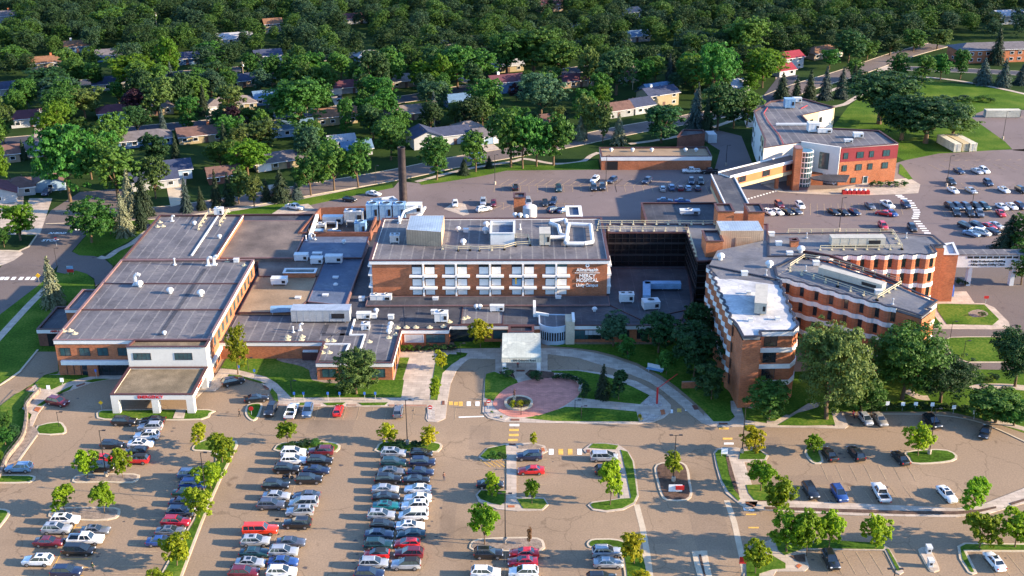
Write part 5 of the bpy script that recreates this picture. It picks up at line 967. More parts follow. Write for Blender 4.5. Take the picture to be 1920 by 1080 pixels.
CT={ # L, halfwidth, stations in m, greenhouse (x0,x1,xa,xb,z0,z1)
 'sedan':(4.85,.92,[(-2.42,.80,.80,.32),(-2.3,.98,.92,.22),(-1.6,1.04,1,.2),(-.6,.98,1,.2),(1.0,.98,1,.2),(1.9,.88,.97,.2),(2.3,.74,.88,.22),(2.43,.6,.76,.3)],(-1.75,1.05,-1.0,.20,.95,1.44)),
 'hatch':(4.2,.89,[(-2.1,.95,.84,.35),(-2.0,1.08,.93,.24),(-1.2,1.05,1,.22),(.9,1.0,1,.22),(1.7,.90,.96,.22),(2.02,.76,.86,.24),(2.12,.62,.76,.3)],(-2.02,1.12,-1.5,.15,1.0,1.49)),
 'suv':(4.75,.96,[(-2.37,1.0,.88,.42),(-2.28,1.15,.95,.3),(-1.2,1.13,1,.28),(.9,1.1,1,.28),(1.8,1.03,.98,.28),(2.25,.92,.90,.3),(2.38,.72,.8,.36)],(-2.27,1.12,-1.78,.18,1.07,1.70)),
 'minivan':(5.1,.98,[(-2.55,.95,.88,.38),(-2.45,1.12,.95,.28),(-1.2,1.1,1,.25),(1.2,1.06,1,.25),(2.0,.94,.96,.25),(2.45,.8,.88,.28),(2.56,.64,.78,.32)],(-2.46,1.75,-2.1,.5,1.06,1.74)),
 'pickup':(5.8,1.0,[(-2.9,.74,.95,.5),(-2.85,.80,.97,.42),(-.95,.80,1,.38),(-.9,1.18,1,.38),(1.1,1.16,1,.38),(2.3,1.1,.98,.38),(2.78,1.0,.92,.4),(2.9,.76,.84,.44)],(-.92,1.2,-.72,.55,1.14,1.88)),
 'topper':(5.8,1.0,[(-2.9,1.1,.93,.5),(-2.85,1.2,.97,.42),(-.95,1.2,1,.38),(1.1,1.16,1,.38),(2.3,1.1,.98,.38),(2.78,1.0,.92,.4),(2.9,.76,.84,.44)],(-2.8,1.2,-2.72,.55,1.14,1.88)),
 'van':(5.6,1.02,[(-2.8,1.2,.95,.45),(-2.7,1.25,.98,.35),(1.6,1.2,1,.35),(2.3,1.05,.97,.35),(2.7,.9,.9,.38),(2.8,.7,.8,.42)],(-2.75,2.1,-2.7,1.2,1.2,2.2)),
}
def plainmat(name,c,rough,metal=0,coat=0,spec=.5):
    mt,nt,b=nodes(name); b.inputs['Base Color'].default_value=rgb(c); b.inputs['Roughness'].default_value=rough; b.inputs['Metallic'].default_value=metal; b.inputs['Coat Weight'].default_value=coat; b.inputs['Coat Roughness'].default_value=.04; b.inputs['Specular IOR Level'].default_value=spec
    MATS[name]=mt
def paintmat(name,c,metal=.0):
    mt,nt,b=nodes(name); L=nt.links.new; n=N(nt,'ShaderNodeTexNoise'); n.inputs['Scale'].default_value=1.6; n.inputs['Detail'].default_value=5
    tc=N(nt,'ShaderNodeTexCoord'); L(tc.outputs['Object'],n.inputs['Vector']); r=ramp(nt,[(.35,sc(c,.86)),(.65,sc(c,1.08))]); L(n.outputs[0],r.inputs[0]); L(r.outputs[0],b.inputs['Base Color'])
    mr_=N(nt,'ShaderNodeMapRange'); L(n.outputs[0],mr_.inputs[0]); mr_.inputs[3].default_value=.22; mr_.inputs[4].default_value=.42; L(mr_.outputs[0],b.inputs['Roughness'])
    b.inputs['Metallic'].default_value=metal; b.inputs['Coat Weight'].default_value=.8; b.inputs['Coat Roughness'].default_value=.06
    MATS[name]=mt
PAINT={'white':(.72,.72,.72),'silver':(.40,.42,.45),'grey':(.15,.16,.18),'slate':(.085,.10,.14),'black':(.012,.013,.016),'navy':(.012,.022,.06),'blue':(.02,.06,.22),'steel blue':(.09,.16,.28),'pale blue':(.20,.32,.46),'dark teal':(.012,.045,.055),'teal':(.01,.14,.16),'dark green':(.015,.05,.03),'red':(.52,.015,.018),'orange red':(.62,.035,.012),'crimson':(.30,.012,.03),'maroon':(.12,.012,.022),'tan':(.34,.31,.27)}
for k,c in PAINT.items(): paintmat('paint_'+k.replace(' ','_'),c,.35 if k in('silver','grey','slate','steel blue','pale blue','tan') else .05)
plainmat('car_glass',(.012,.02,.03),.06,0,0,.9); plainmat('tyre',(.012,.012,.013),.85); plainmat('wheel_rim',(.35,.35,.37),.35,.7); plainmat('headlight',(.75,.77,.8),.15,0,.5); plainmat('taillight',(.35,.01,.01),.2,0,.5); plainmat('trim_black',(.015,.015,.016),.6)
def proto_car(t):
    L_,hw,st,gh=CT[t]; x0,x1,xa,xb,z0,z1=gh; parts=[]
    body=loft(st,hw)
    if t=='pickup':
        for s in (-1,1): body.box((-1.92,s*(hw-.07),1.0),(1.95,.13,.42))
        body.box((-2.84,0,1.0),(.1,2*hw-.1,.42))
        parts.append(('truck_bed',MB().box((-1.88,0,.83),(1.85,1.7,.05)).mesh('truck_bed'),'trim_black'))
    bm_=body.mesh('body')
    for p in bm_.polygons: p.use_smooth=True
    bm_.set_sharp_from_angle(angle=R(38)); parts.insert(0,('body',bm_,None))
    w0=hw*.90; w1=hw*.69 if t!='van' else hw*.9
    parts.append(('windows',frust(x0,x1,xa,xb,z0,z1-.03,w0-.015,w1-.015).mesh('windows'),'car_glass'))
    rf=MB(); e=.05
    rf.add([(xa-e,-w1-.02,z1-.04),(xb+e,-w1-.02,z1-.04),(xb+e,w1+.02,z1-.04),(xa-e,w1+.02,z1-.04),(xa+.08,-w1+.12,z1+.03),(xb-.1,-w1+.12,z1+.03),(xb-.1,w1-.12,z1+.03),(xa+.08,w1-.12,z1+.03)],[(0,1,5,4),(1,2,6,5),(2,3,7,6),(3,0,4,7),(4,5,6,7),(3,2,1,0)])
    def pil(xb_,xt,wd):
        for s in (-1,1):
            a=Vector((xb_,s*w0,z0)); b=Vector((xt,s*w1,z1)); rf.add([a+Vector((-wd,0,0)),a+Vector((wd,0,0)),b+Vector((wd,0,0)),b+Vector((-wd,0,0)),a+Vector((-wd,-s*.06,0)),a+Vector((wd,-s*.06,0)),b+Vector((wd,-s*.06,0)),b+Vector((-wd,-s*.06,0))],[(0,1,2,3),(7,6,5,4),(0,4,5,1),(2,6,7,3),(0,3,7,4),(1,5,6,2)])
    f=lambda t_: (x0+(x1-x0)*t_, xa+(xb-xa)*t_)
    pil(*f(0.0),.10); pil(*f(1.0),.035); pil(*f(.52),.025)
    if t in('suv','minivan','topper','van'): pil(*f(.26),.04)
    rf_=rf.mesh('roof'); parts.append(('roof',rf_,None))
    r=.37 if t in('suv','pickup','topper','van') else .33; wx=(L_*.305,-L_*.30)
    for x in wx:
        for s in (-1,1):
            m=MB(); m.tube((x,s*(hw-.17),r),(x,s*(hw+.015),r),r,r,14); parts.append(('wheel',m.mesh('wheel'),'tyre'))
            m=MB(); m.tube((x,s*(hw+.015),r),(x,s*(hw+.025),r),r*.62,r*.5,10); parts.append(('>rim',m.mesh('rim'),'wheel_rim'))
    xf=st[-2][0]; zf=st[-2][1]; wf=hw*st[-2][2]
    for s in(-1,1):
        parts.append(('headlight',MB().box((xf+.03,s*(wf-.20),zf-.10),(.14,.34,.15)).mesh('headlight'),'headlight'))
        xr=st[1][0]; parts.append(('taillight',MB().box((xr-.07,s*(hw*st[1][2]-.14),st[1][1]-.17),(.14,.24,.2)).mesh('taillight'),'taillight'))
    for s in(-1,1): parts.append(('sill',MB().box((0,s*(hw+.004),.30),(L_*.44,.03,.15)).mesh('sill'),'trim_black'))
    m=MB(); m.box((xf+.08,0,zf-.24),(.1,wf*1.1,.14)); parts.append(('grille',m.mesh('grille'),'trim_black'))
    m=MB(); 
    parts.append(('mirror',MB().box((x1-.35,hw+.06,z0+.06),(.14,.16,.12)).mesh('mirror'),None)); parts.append(('mirror',MB().box((x1-.35,-hw-.06,z0+.06),(.14,.16,.12)).mesh('mirror'),None))
    return parts
PC={t:proto_car(t) for t in CT}
SUN_=MB().box((0,0,0),(.75,.72,.02)).mesh('sunroof'); RAIL=MB().box((0,0,0),(1.9,.05,.06)).mesh('roof_rail')
TN={'sedan':'sedan','hatch':'hatchback','suv':'SUV','minivan':'minivan','pickup':'pickup truck','topper':'pickup truck with a covered bed','van':'panel van'}
def car(p,t,colr,hd,label,group,roofc=None,extra=None):
    root=thing('parked_'+{'suv':'suv','sedan':'car','hatch':'car','minivan':'minivan','pickup':'pickup_truck','topper':'pickup_truck','van':'van'}[t],label,{'suv':'suv','sedan':'car','hatch':'car','minivan':'minivan','pickup':'pickup truck','topper':'pickup truck','van':'van'}[t],group,loc=(p.x,p.y,.045),rz=hd)
    pm_=MATS['paint_'+colr.replace(' ','_')]; last=None
    for n,me,mt in PC[t]:
        mtx=MATS[mt] if mt else (MATS['trim_black'] if (n=='roof' and roofc) else pm_)
        if not me.materials: me.materials.append(mtx)
        o=bpy.data.objects.new(n.strip('>'),me); COL.objects.link(o); o.parent=last if n[0]=='>' else root
        if me.materials[0]!=mtx: o.material_slots[0].link='OBJECT'; o.material_slots[0].material=mtx
        last=o if n=='wheel' else last
    gh=CT[t][3]
    if extra in('sun','both'):
        o=bpy.data.objects.new('sunroof',SUN_); COL.objects.link(o); o.parent=root; o.location=((gh[2]+gh[3])/2+.2,0,gh[5]+.035)
        if not SUN_.materials: SUN_.materials.append(MATS['car_glass'])
    if extra in('rails','both'):
        if not RAIL.materials: RAIL.materials.append(MATS['wheel_rim'])
        for s in(-1,1): o=bpy.data.objects.new('roof_rail',RAIL); COL.objects.link(o); o.parent=root; o.location=((gh[2]+gh[3])/2,s*.62,gh[5]+.05)
    return root
ORD=['first','second','third','fourth','fifth','sixth','seventh','eighth','ninth','tenth','eleventh','twelfth','thirteenth','fourteenth','fifteenth','sixteenth','seventeenth']
from collections import Counter
CARS=[]
def cars(z,group,where,lst,far=True):
    """lst: x,y,type,colour,heading[,extra[,dark roof]]; where = phrase with the column; order runs as listed"""
    for i,c in enumerate(lst): CARS.append((zp(z,c[0],c[1]),c,group,where,i,len(lst)))
G1='cars parked in the front lots'; G2='cars parked in the rear lots'
cars(ZA,G1,'in the angled group before the emergency canopy',[(915,150,'sedan','black',180),(893,188,'suv','silver',180),(880,240,'suv','white',180,'both'),(835,288,'sedan','white',0,'sun'),(815,332,'hatch','black',180),(810,383,'suv','red',180,None,1)])
cars(ZA,G1,'in the column left of the angled group',[(737,155,'suv','black',0),(670,292,'hatch','black',0),(612,375,'sedan','red',0),(612,428,'suv','black',0,'rails')])
cars(ZA,G1,'in the column left of the long grass island',[(1142,472,'suv','steel blue',0,'rails'),(1145,530,'suv','blue',0),(1115,578,'sedan','dark green',0),(1090,635,'sedan','navy',0),(1080,695,'suv','slate',0),(1050,752,'suv','crimson',0),(1018,808,'sedan','grey',0,'sun'),(955,868,'sedan','blue',0)])
cars(ZA,G1,'in the bottom left corner rows',[(383,742,'suv','white',0,'sun'),(338,797,'suv','silver',0,'both'),(573,802,'sedan','grey',0,'sun'),(508,858,'pickup','white',0),(288,872,'sedan','maroon',0),(460,923,'minivan','black',0),(230,985,'suv','white',180,'sun'),(392,1050,'suv','navy',0)])
COLB='in the left column of the second lot'; COLB2='in the right column of the second lot'
cars(ZB,G1,COLB,[(475,340,'suv','white',0),(472,387,'suv','white',0),(442,437,'suv','black',0),(378,537,'suv','black',0),(375,597,'sedan','silver',0),(345,650,'suv','slate',0),(280,802,'topper','orange red',0),(255,870,'suv','silver',0,'sun'),(240,934,'sedan','dark teal',0),(213,997,'sedan','silver',0,'sun'),(180,1057,'suv','maroon',0)])
cars(ZB,G1,COLB2,[(638,335,'suv','maroon',180),(638,390,'suv','black',0),(610,445,'sedan','navy',0),(567,500,'suv','black',0),(562,597,'sedan','slate',180),(537,640,'minivan','silver',180),(517,692,'suv','silver',180,'both'),(502,765,'suv','black',180,'rails'),(455,872,'sedan','slate',0),(425,932,'suv','silver',0,'rails'),(412,990,'sedan','blue',0),(408,1052,'suv','white',0)])
cars(ZB,G1,'in the left column of the third lot',[(1073,344,'suv','silver',0,'sun'),(1075,400,'suv','dark teal',0),(1063,453,'sedan','grey',0,'sun'),(1040,499,'suv','black',0),(1025,557,'sedan','silver',0),(1028,604,'sedan','black',0),(1023,657,'sedan','teal',0,'sun'),(1005,714,'suv','silver',0,'sun'),(1010,771,'hatch','black',0),(985,827,'sedan','slate',0),(987,887,'suv','dark teal',0),(968,945,'hatch','red',180,None,1),(953,1002,'suv','silver',0),(930,1064,'suv','navy',0)])
cars(ZB,G1,'in the right column of the third lot',[(1242,344,'hatch','black',0),(1247,397,'suv','navy',0),(1235,455,'sedan','navy',0),(1215,504,'sedan','black',0),(1218,557,'sedan','white',180),(1217,609,'sedan','white',180),(1207,657,'suv','white',180,'sun'),(1198,715,'minivan','white',180),(1175,777,'sedan','white',0,'sun'),(1182,827,'sedan','dark teal',180),(1158,882,'hatch','red',180),(1168,940,'suv','maroon',180),(1145,1005,'suv','silver',180,None,1)])
cars(ZC,G1,'in the small visitor lot',[(422,362,'suv','navy',180),(427,447,'sedan','red',180),(870,367,'minivan','silver',0),(890,450,'suv','black',0),(190,527,'sedan','black',0)])
cars(ZC,G1,'in the bottom centre rows',[(185,940,'suv','black',0,'rails'),(390,938,'sedan','red',180),(380,990,'sedan','crimson',180,'sun'),(157,1057,'suv','white',0),(380,1054,'suv','white',180),(882,934,'suv','silver',0,'rails'),(895,999,'sedan','silver',0),(850,1092,'suv','black',0)])
cars(ZD,G1,'in the right visitor lot',[(967,140,'hatch','silver',-83),(1050,143,'sedan','tan',-85),(1363,158,'suv','black',-77),(1678,218,'sedan','black',-120),(745,347,'sedan','black',100),(905,347,'suv','black',100),(1172,370,'sedan','black',100)])
cars(ZD,G1,'in the row above the long curved walk',[(638,567,'suv','black',-82),(805,585,'suv','blue',-82),(1048,580,'pickup','white',94),(1443,587,'sedan','white',-80,'sun')])
cars(ZD,G1,'in the bottom right bays',[(760,978,'suv','black',-85),(1735,985,'sedan','white',98,'sun')])
cars(ZB,G1,'in the row before the front walk',[(338,85,'suv','black',-92),(470,95,'pickup','white',88),(562,92,'suv','steel blue',-90,'rails'),(740,90,'hatch','red',88),(1100,95,'suv','grey',90,'rails')])
cars(ZB,G1,'at the curved kerb beside the emergency canopy',[(112,-82,'suv','black',28),(255,18,'sedan','black',12)])
cars(ZA,G1,'on the drive left of the emergency canopy',[(348,38,'suv','maroon',-20)]); cars(ZA,G1,'alone by the left grass island',[(118,433,'suv','pale blue',180)])
cars(ZN,G2,'in the rear lot behind the tower',[(485,520,'suv','black',90),(1080,535,'suv','dark teal',-90),(1583,412,'suv','white',-112,'sun'),(1575,525,'suv','black',-90),(1700,515,'suv','black',-90),(1825,422,'suv','navy',-120),(50,722,'suv','silver',-90),(180,742,'hatch','maroon',-90),(60,822,'suv','white',30),(672,717,'minivan','silver',-88),(900,737,'hatch','black',-90),(1020,717,'suv','navy',-100),(1030,827,'suv','navy',35),(1160,832,'sedan','steel blue',40)])
cars(ZO(0,0,1),G2,'near the chimney',[(854,381,'hatch','white',-88),(656,373,'hatch','black',-20),(700,362,'sedan','white',-22),(552,388,'pickup','white',-25)])
cars(ZK,G2,'left of the skybridge leg',[(30,830,'suv','navy',-118),(232,784,'pickup','white',180),(322,787,'pickup','black',180),(102,865,'hatch','silver',90),(143,860,'suv','steel blue',90),(183,863,'hatch','maroon',90),(222,863,'hatch','pale blue',90),(235,832,'suv','navy',-95),(265,863,'hatch','navy',90),(280,833,'suv','black',-95),(340,863,'suv','black',90),(112,919,'sedan','steel blue',0),(195,922,'sedan','blue',0)])
cars(ZK,G2,'between the skybridge leg and the clinic walk',[(642,940,'suv','maroon',-82),(735,943,'suv','white',-82),(588,972,'sedan','white',-65),(632,971,'sedan','white',-65),(678,971,'sedan','black',-65),(715,968,'sedan','slate',-65),(892,972,'sedan','black',-70),(938,974,'sedan','black',-72),(983,972,'sedan','navy',-72),(1058,945,'sedan','grey',-80),(1142,940,'pickup','white',-75),(1120,978,'sedan','red',150),(1160,977,'sedan','blue',-75),(1220,940,'suv','navy',-85),(1118,1038,'suv','red',-90),(1254,1047,'suv','black',-90)])
cars(ZQ,G2,'in the uppermost rows of the right rear lot',[(883,188,'sedan','navy',-78),(1085,190,'sedan','silver',-76),(1182,184,'suv','white',-78),(783,322,'suv','black',-90),(1228,330,'suv','navy',-90),(800,417,'sedan','white',-76),(1028,420,'sedan','silver',-78),(1418,410,'sedan','white',-78,'sun'),(1615,417,'suv','black',-76)])
cars(ZQ,G2,'in the middle double row of the right rear lot',[(770,612,'suv','black',-76),(862,614,'suv','navy',-76),(972,614,'suv','slate',-76),(1082,614,'suv','black',-78),(1187,612,'suv','dark teal',-76),(1397,614,'sedan','white',-76),(1507,609,'sedan','white',-80),(1610,607,'suv','navy',-76),(855,687,'suv','black',-100),(1008,692,'suv','black',-95),(1120,697,'suv','grey',-100),(1385,692,'sedan','red',-92)])
cars(ZQ,G2,'in the nearest angled rows of the right rear lot',[(950,845,'suv','black',-66),(1095,842,'suv','navy',-66),(1235,845,'sedan','red',-66),(1315,835,'sedan','silver',-66),(1025,932,'sedan','pale blue',-45),(1155,922,'minivan','white',-45),(1290,905,'sedan','navy',-66)])
cars(ZO(0,0,1),G2,'in the neighbourhood',[(88,360,'suv','navy',-88),(395,108,'suv','silver',-90),(637,184,'suv','black',-90),(895,294,'van','white',10)])
cnt=Counter()
def cdesc(c): return f"{c[3]} {TN[c[2]]}"+(' with a sunroof' if len(c)>5 and c[5]=='sun' else ' with roof rails' if len(c)>5 and c[5] in('rails','both') else ' with a dark roof' if len(c)>6 else '')
tot=Counter((cdesc(c),w_) for _,c,_,w_,_,_ in CARS)
for (u,v),c,gr,wh,i,n in CARS:
    s=cdesc(c)
    if tot[(s,wh)]>1: cnt[(s,wh)]+=1; lab=f"{s} {wh}, {ORD[cnt[(s,wh)]-1]} of {tot[(s,wh)]} such"
    else: lab=f"{s} {wh}"
    lab=lab.replace(' with a covered bed','').replace('SUV with roof rails','roof-railed SUV').replace(' with a sunroof',', sunroof')
    jr=random.Random(int(u*7+v*13)); pc=P(u,v,.8); pc.x+=jr.uniform(-.2,.2); pc.y+=jr.uniform(-.08,.08)
    car(pc,c[2],c[3],R(c[4]+jr.uniform(-2,2)),lab,gr,len(c)>6,c[5] if len(c)>5 else None)
# worn paving: oil spots left in the bays and old square patches
st_=MB(); rs=random.Random(21)
for (u,v),c,gr,wh,i,n in CARS:
    for k in range(2):
        p=P(u,v,0); a=rs.uniform(0,6.28); cx,cy=p.x+rs.uniform(-4.5,4.5),p.y+rs.uniform(-2.8,2.8); r0=rs.uniform(.18,.5)
        st_.prism([(cx+r0*rs.uniform(.6,1.25)*math.cos(2*math.pi*j/9),cy+r0*rs.uniform(.5,1.0)*math.sin(2*math.pi*j/9)) for j in range(9)],.02,.0235)
M('oil_stain',(.075,.06,.052),.6,.25,1.5,5); o_=struct('oil_stains',st_,'oil_stain')
pt_=MB()
for u,v,w_,h_ in ((620,800,9,5),(900,820,4,9),(1330,985,6,14),(1240,1010,5,3),(1110,770,12,2.2),(470,900,3,8),(840,980,2.5,14),(1500,900,12,3),(1440,830,5,4),(300,960,7,3.5),(700,1065,3,3),(1080,1060,8,3)):
    p=P(u,v); q=[(p.x+dx*w_/2,p.y+dy*h_/2) for dx,dy in((-1,-1),(1,-1),(1,1),(-1,1))]; pt_.prism(q,.02,.0255)
asphalt('patched_asphalt',(.235,.172,.118),crack=.85); struct('asphalt_patches',pt_,'patched_asphalt')
def motorbike(uv,label,hd,colr):
    p=P(*uv,0); r=thing('motorcycle',label,'motorcycle','motorcycles',loc=(p.x,p.y,.03),rz=hd)
    def add(m,n,t,par=None): me=m.mesh(n); o=bpy.data.objects.new(n,me); COL.objects.link(o); o.parent=par or r; me.materials.append(MATS[t]); return o
    for x in(-.72,.72):
        w_=add(MB().tube((x,-.07,.33),(x,.07,.33),.33,.33,16),'wheel','tyre'); add(MB().tube((x,-.08,.33),(x,.08,.33),.2,.2,10),'rim','wheel_rim',w_)
    m=MB(); m.tube((.35,0,.95),(-.35,0,.85),.17,.13,10); m.box((-.1,0,.45),(.6,.3,.4)); m.box((-.75,0,.8),(.5,.18,.08)); add(m,'body',colr)
    add(MB().box((-.38,0,.86),(.65,.28,.12)),'seat','trim_black'); m=MB(); m.tube((.4,0,1.05),(.74,0,.33),.045,.045,6); add(m,'fork','wheel_rim'); add(MB().tube((.42,-.38,1.1),(.42,.38,1.1),.025,.025,6),'handlebar','wheel_rim'); add(MB().tube((-.8,-.2,.35),(.1,-.2,.3),.05,.05,6),'exhaust','wheel_rim')
motorbike(zp(ZB,445,502),'black motorcycle parked ahead of a black SUV in the second lot',R(5),'trim_black'); motorbike(zp(ZD,890,130),'red and black motorcycle left of a silver hatchback by the hedge',R(-95),'paint_red')
# ================================================================ PEOPLE
def person(uv,label,shirt,trousers,pose,rz,hair='hair_dark'):
    p=P(*uv,0); mb=None
    J={'pelvis':(0,0,.95),'chest':(0,0,1.28),'neck':(0,0,1.48),'head':(.02,0,1.58),'crown':(.02,0,1.76),'shL':(0,.19,1.42),'shR':(0,-.19,1.42)}
    st,lean=pose
    J.update({'hL':(0,.10,.9),'hR':(0,-.10,.9),'kL':(st*.5+.03,.11,.5),'kR':(-st*.4+.03,-.11,.5),'aL':(st,.11,.09),'aR':(-st,-.11,.09),'tL':(st+.17,.12,.04),'tR':(-st+.17,-.12,.04),'eL':(-st*.5-.03,.27,1.15),'eR':(st*.5-.03,-.27,1.15),'wL':(-st*.4+.1,.28,.92),'wR':(st*.7+.1,-.28,.92),'fL':(-st*.4+.16,.28,.80),'fR':(st*.7+.17,-.28,.80)})
    E=[('pelvis','chest'),('chest','neck'),('neck','head'),('head','crown'),('chest','shL'),('chest','shR'),('shL','eL'),('eL','wL'),('wL','fL'),('shR','eR'),('eR','wR'),('wR','fR'),('pelvis','hL'),('pelvis','hR'),('hL','kL'),('kL','aL'),('aL','tL'),('hR','kR'),('kR','aR'),('aR','tR')]
    rad={'pelvis':.135,'chest':.155,'neck':.06,'head':.095,'crown':.07,'shL':.065,'shR':.065,'hL':.09,'hR':.09,'kL':.06,'kR':.06,'aL':.042,'aR':.042,'tL':.04,'tR':.04,'eL':.042,'eR':.042,'wL':.03,'wR':.03,'fL':.025,'fR':.025}
    ks=list(J); me=bpy.data.meshes.new('body'); me.from_pydata([J[k] for k in ks],[(ks.index(a),ks.index(b)) for a,b in E],[]); o=bpy.data.objects.new('tmp_body',me); COL.objects.link(o)
    o.modifiers.new('s','SKIN'); o.modifiers.new('u','SUBSURF').levels=1
    for i,k in enumerate(ks): me.skin_vertices[0].data[i].radius=(rad[k],rad[k])
    me.skin_vertices[0].data[0].use_root=True
    dg=bpy.context.evaluated_depsgraph_get(); m2=bpy.data.meshes.new_from_object(o.evaluated_get(dg)); bpy.data.objects.remove(o)
    m2.name='body'; m2.materials.clear()
    for t in (trousers,shirt,'skin','shoe'): m2.materials.append(MATS[t])
    for q in m2.polygons:
        c=q.center; q.use_smooth=True; q.material_index=3 if c.z<.1 else 2 if (c.z>1.46 or (abs(c.y)>.2 and c.z<1.12)) else 1 if c.z>.93 else 0
    root=thing('person',label,'person','people on the forecourt and lots',loc=(p.x,p.y,.03),rz=rz); b=bpy.data.objects.new('body',m2); COL.objects.link(b); b.parent=root
    def add(m,n,t): me=m.mesh(n); x=bpy.data.objects.new(n,me); COL.objects.link(x); x.parent=root; me.materials.append(MATS[t])
    m=MB(); m.lathe((-.005,0,1.62),[(.1,0),(.112,.07),(.10,.13),(.06,.18),(.01,.2)],10); add(m,'hair',hair)
for n_,c_ in (('skin',(.42,.24,.16)),('shoe',(.02,.02,.02)),('cloth_black',(.015,.015,.018)),('cloth_red',(.5,.02,.03)),('cloth_green',(.06,.08,.04)),('cloth_brown',(.16,.08,.06)),('hair_dark',(.02,.013,.01)),('denim',(.03,.045,.09))): plainmat(n_,c_,.85,0,0,.2)
person(zp(ZA,1428,132),'person in black clothes walking on the lot near the small kerb oval','cloth_black','cloth_black',(.16,0),R(170)); person(zp(ZB,1375,513),'person in reddish brown top and jeans walking right of the third lot','cloth_brown','denim',(.14,0),R(100)); person(zp(ZA,557,1052),'person in dark green top walking between cars at bottom left','cloth_green','cloth_black',(.15,0),R(60)); person(zp(ZR,500,584),'person in a red shirt and dark trousers under the entrance canopy','cloth_red','cloth_black',(.05,0),R(-90))
# ================================================================ STREET FURNITURE
def lamp(uv,label,h,arms=1,kind='street_lamp',base=True,group='parking lot lamps',r=.10,dirn=1):
    p=P(*uv,0); root=thing(kind,label,'lamp post',group,loc=p)
    if base: MB().lathe(tuple(p),[(.36,0),(.36,1.0),(.30,1.06)],12).build('concrete_base','concrete',root)
    MB().tube(p+Vector((0,0,.9 if base else 0)),p+Vector((0,0,h)),r,r*.7,8).build('pole','dark_metal',root)
    for s in ((dirn,) if arms==1 else (-1,1)):
        a=MB(); a.tube(p+Vector((0,0,h-.1)),p+Vector((s*.6,0,h)),.05,.05,6); ao=a.build('arm','dark_metal',root); MB().box((p.x+s*.85,p.y,h+.02),(.62,.32,.13)).build('lamp_head','dark_metal',ao)
for uv,l,h,a in ((zp(ZA,635,490),'by the gravel bed with two small trees, far left',9.7,1),((387,938),'in the long grass island',9.7,1),((764,834),'at the shrub oval of the third lot',9.7,1),(zp(ZC,278,885),'in the gravel oval at bottom centre',9.7,2),((1262.6,903),'twin-headed in the mulched sign island',9.6,2),((1391,850),'right of the right-hand crosswalk',9.7,1),((1742,852),'in the grass oval of the right visitor lot',9.7,1),((928,346),'at the left end of the rear lot lines',9.7,1),((1136,347),'before the white-banded outbuilding',9.7,1),((1573,434),'in front of the clinic parking rows',10,1),((1774.5,350),'right of the clinic at the first rows',10,1),((1817,422),'among the nearest angled rows, right rear lot',10,1),((1880,261),'beside the upper right storage yard',10,1),((1361,311),'behind the skybridge elbow',7,1),((1664,1166),'at the bottom edge, only its head visible',9.6,2)):
    lamp(uv,'tall black lamp post '+l,h,a)
for uv,l,h in (((111,801),'in the small left grass island',3.4),((547,738.8),'on the lawn left of the big round tree',3.1),((466,695),'on the lawn beside the airy yellow-green tree',3.1),((1089.6,786),'in the front grass of the entrance island',3.0),((863,666.7),'beside the yellow tree at the entrance',3.0),((1781.6,634.7),'between the two right lawns',4.2),((1805.7,671.6),'on the lower right lawn',4.2),((1892,640),'by the right edge road bend',4.0),((107,500),'over the left road bend',5.2),((977,779),'in the plaza front grass, left of two',2.2),((1078,768),'in the plaza front grass, right of two',2.2),((757,402),'by the chimney foot',3.0),((705,345),'at the street corner left of the chimney',6.0)):
    lamp(uv,'short black lamp post '+l,h,1,'lamp_post',False,'short lamp posts',.07)
def sign(uv,label,mt,size,h,shape='rect',txt=None,tmt='letter_white',ts=.3,back=None,name='sign',cat='sign',posts=1):
    p=P(*uv,0); root=thing(name,label,cat,loc=p); w_,hh=size
    for i in range(posts): dx=0 if posts==1 else (-w_*.4 if i==0 else w_*.4); MB().tube(p+Vector((dx,.05,0)),p+Vector((dx,.05,h)),.05,.05,6).build('post','galv',root)
    m=MB(); c=(p.x,p.y,h)
    if shape=='rect': m.box(c,(w_,.06,hh))
    else:
        n={'oct':8,'dia':4,'round':16}[shape]; off={'oct':math.pi/8,'dia':0,'round':0}[shape]; vs=[(p.x+w_/2*math.cos(off+2*math.pi*i/n),p.y+s*.03,h+w_/2*math.sin(off+2*math.pi*i/n)) for s in(-1,1) for i in range(n)]
        m.add(vs,[tuple(range(n)),tuple(range(2*n-1,n-1,-1))]+[(i,n+i,n+(i+1)%n,(i+1)%n) for i in range(n)])
    m.build('panel',mt,root)
    if txt: text_on(txt,ts,tmt,(p.x,p.y-.06,h),0,root,bold=True,extr=.015)
    return root
sign(zp(ZA,608,100),'yellow round-topped pedestrian warning sign left of the emergency canopy','sign_yellow',(.95,.95),2.0,'dia')
sign(zp(ZB,228,125),'red and white no-entry sign in the small kerb oval','sign_red',(.95,.3),1.6,'round'); MB()
def noentry(uv,label):
    p=P(*uv,0); r=sign(uv,label,'sign_red',(.9,.9),1.9,'round'); MB().box((p.x,p.y-.045,1.9),(.6,.04,.16)).build('bar','letter_white',r)
noentry(zp(ZB,1293,125),'round red no-entry sign in the gravel nose left of the loop'); noentry(zp(ZR,253,935),'round red no-entry sign on the left tip of the entrance island')
s_=sign(zp(ZD,228,1030),'white-bordered red sign at the kerb by the bottom right lime tree','sign_red',(1.1,1.3),1.4,'rect')
sign((752,349),'red stop sign at the street corner right of the chimney','sign_red',(1.3,1.3),2.0,'oct','STOP',ts=.42); sign(zp(ZL,522,400),'small red stop sign by the left road','sign_red',(.95,.95),2.2,'oct','STOP',ts=.3)
sign(zp(ZL,360,735),'yellow diamond crossing sign beside the pale spruce','sign_yellow',(1.3,1.3),1.9,'dia'); 
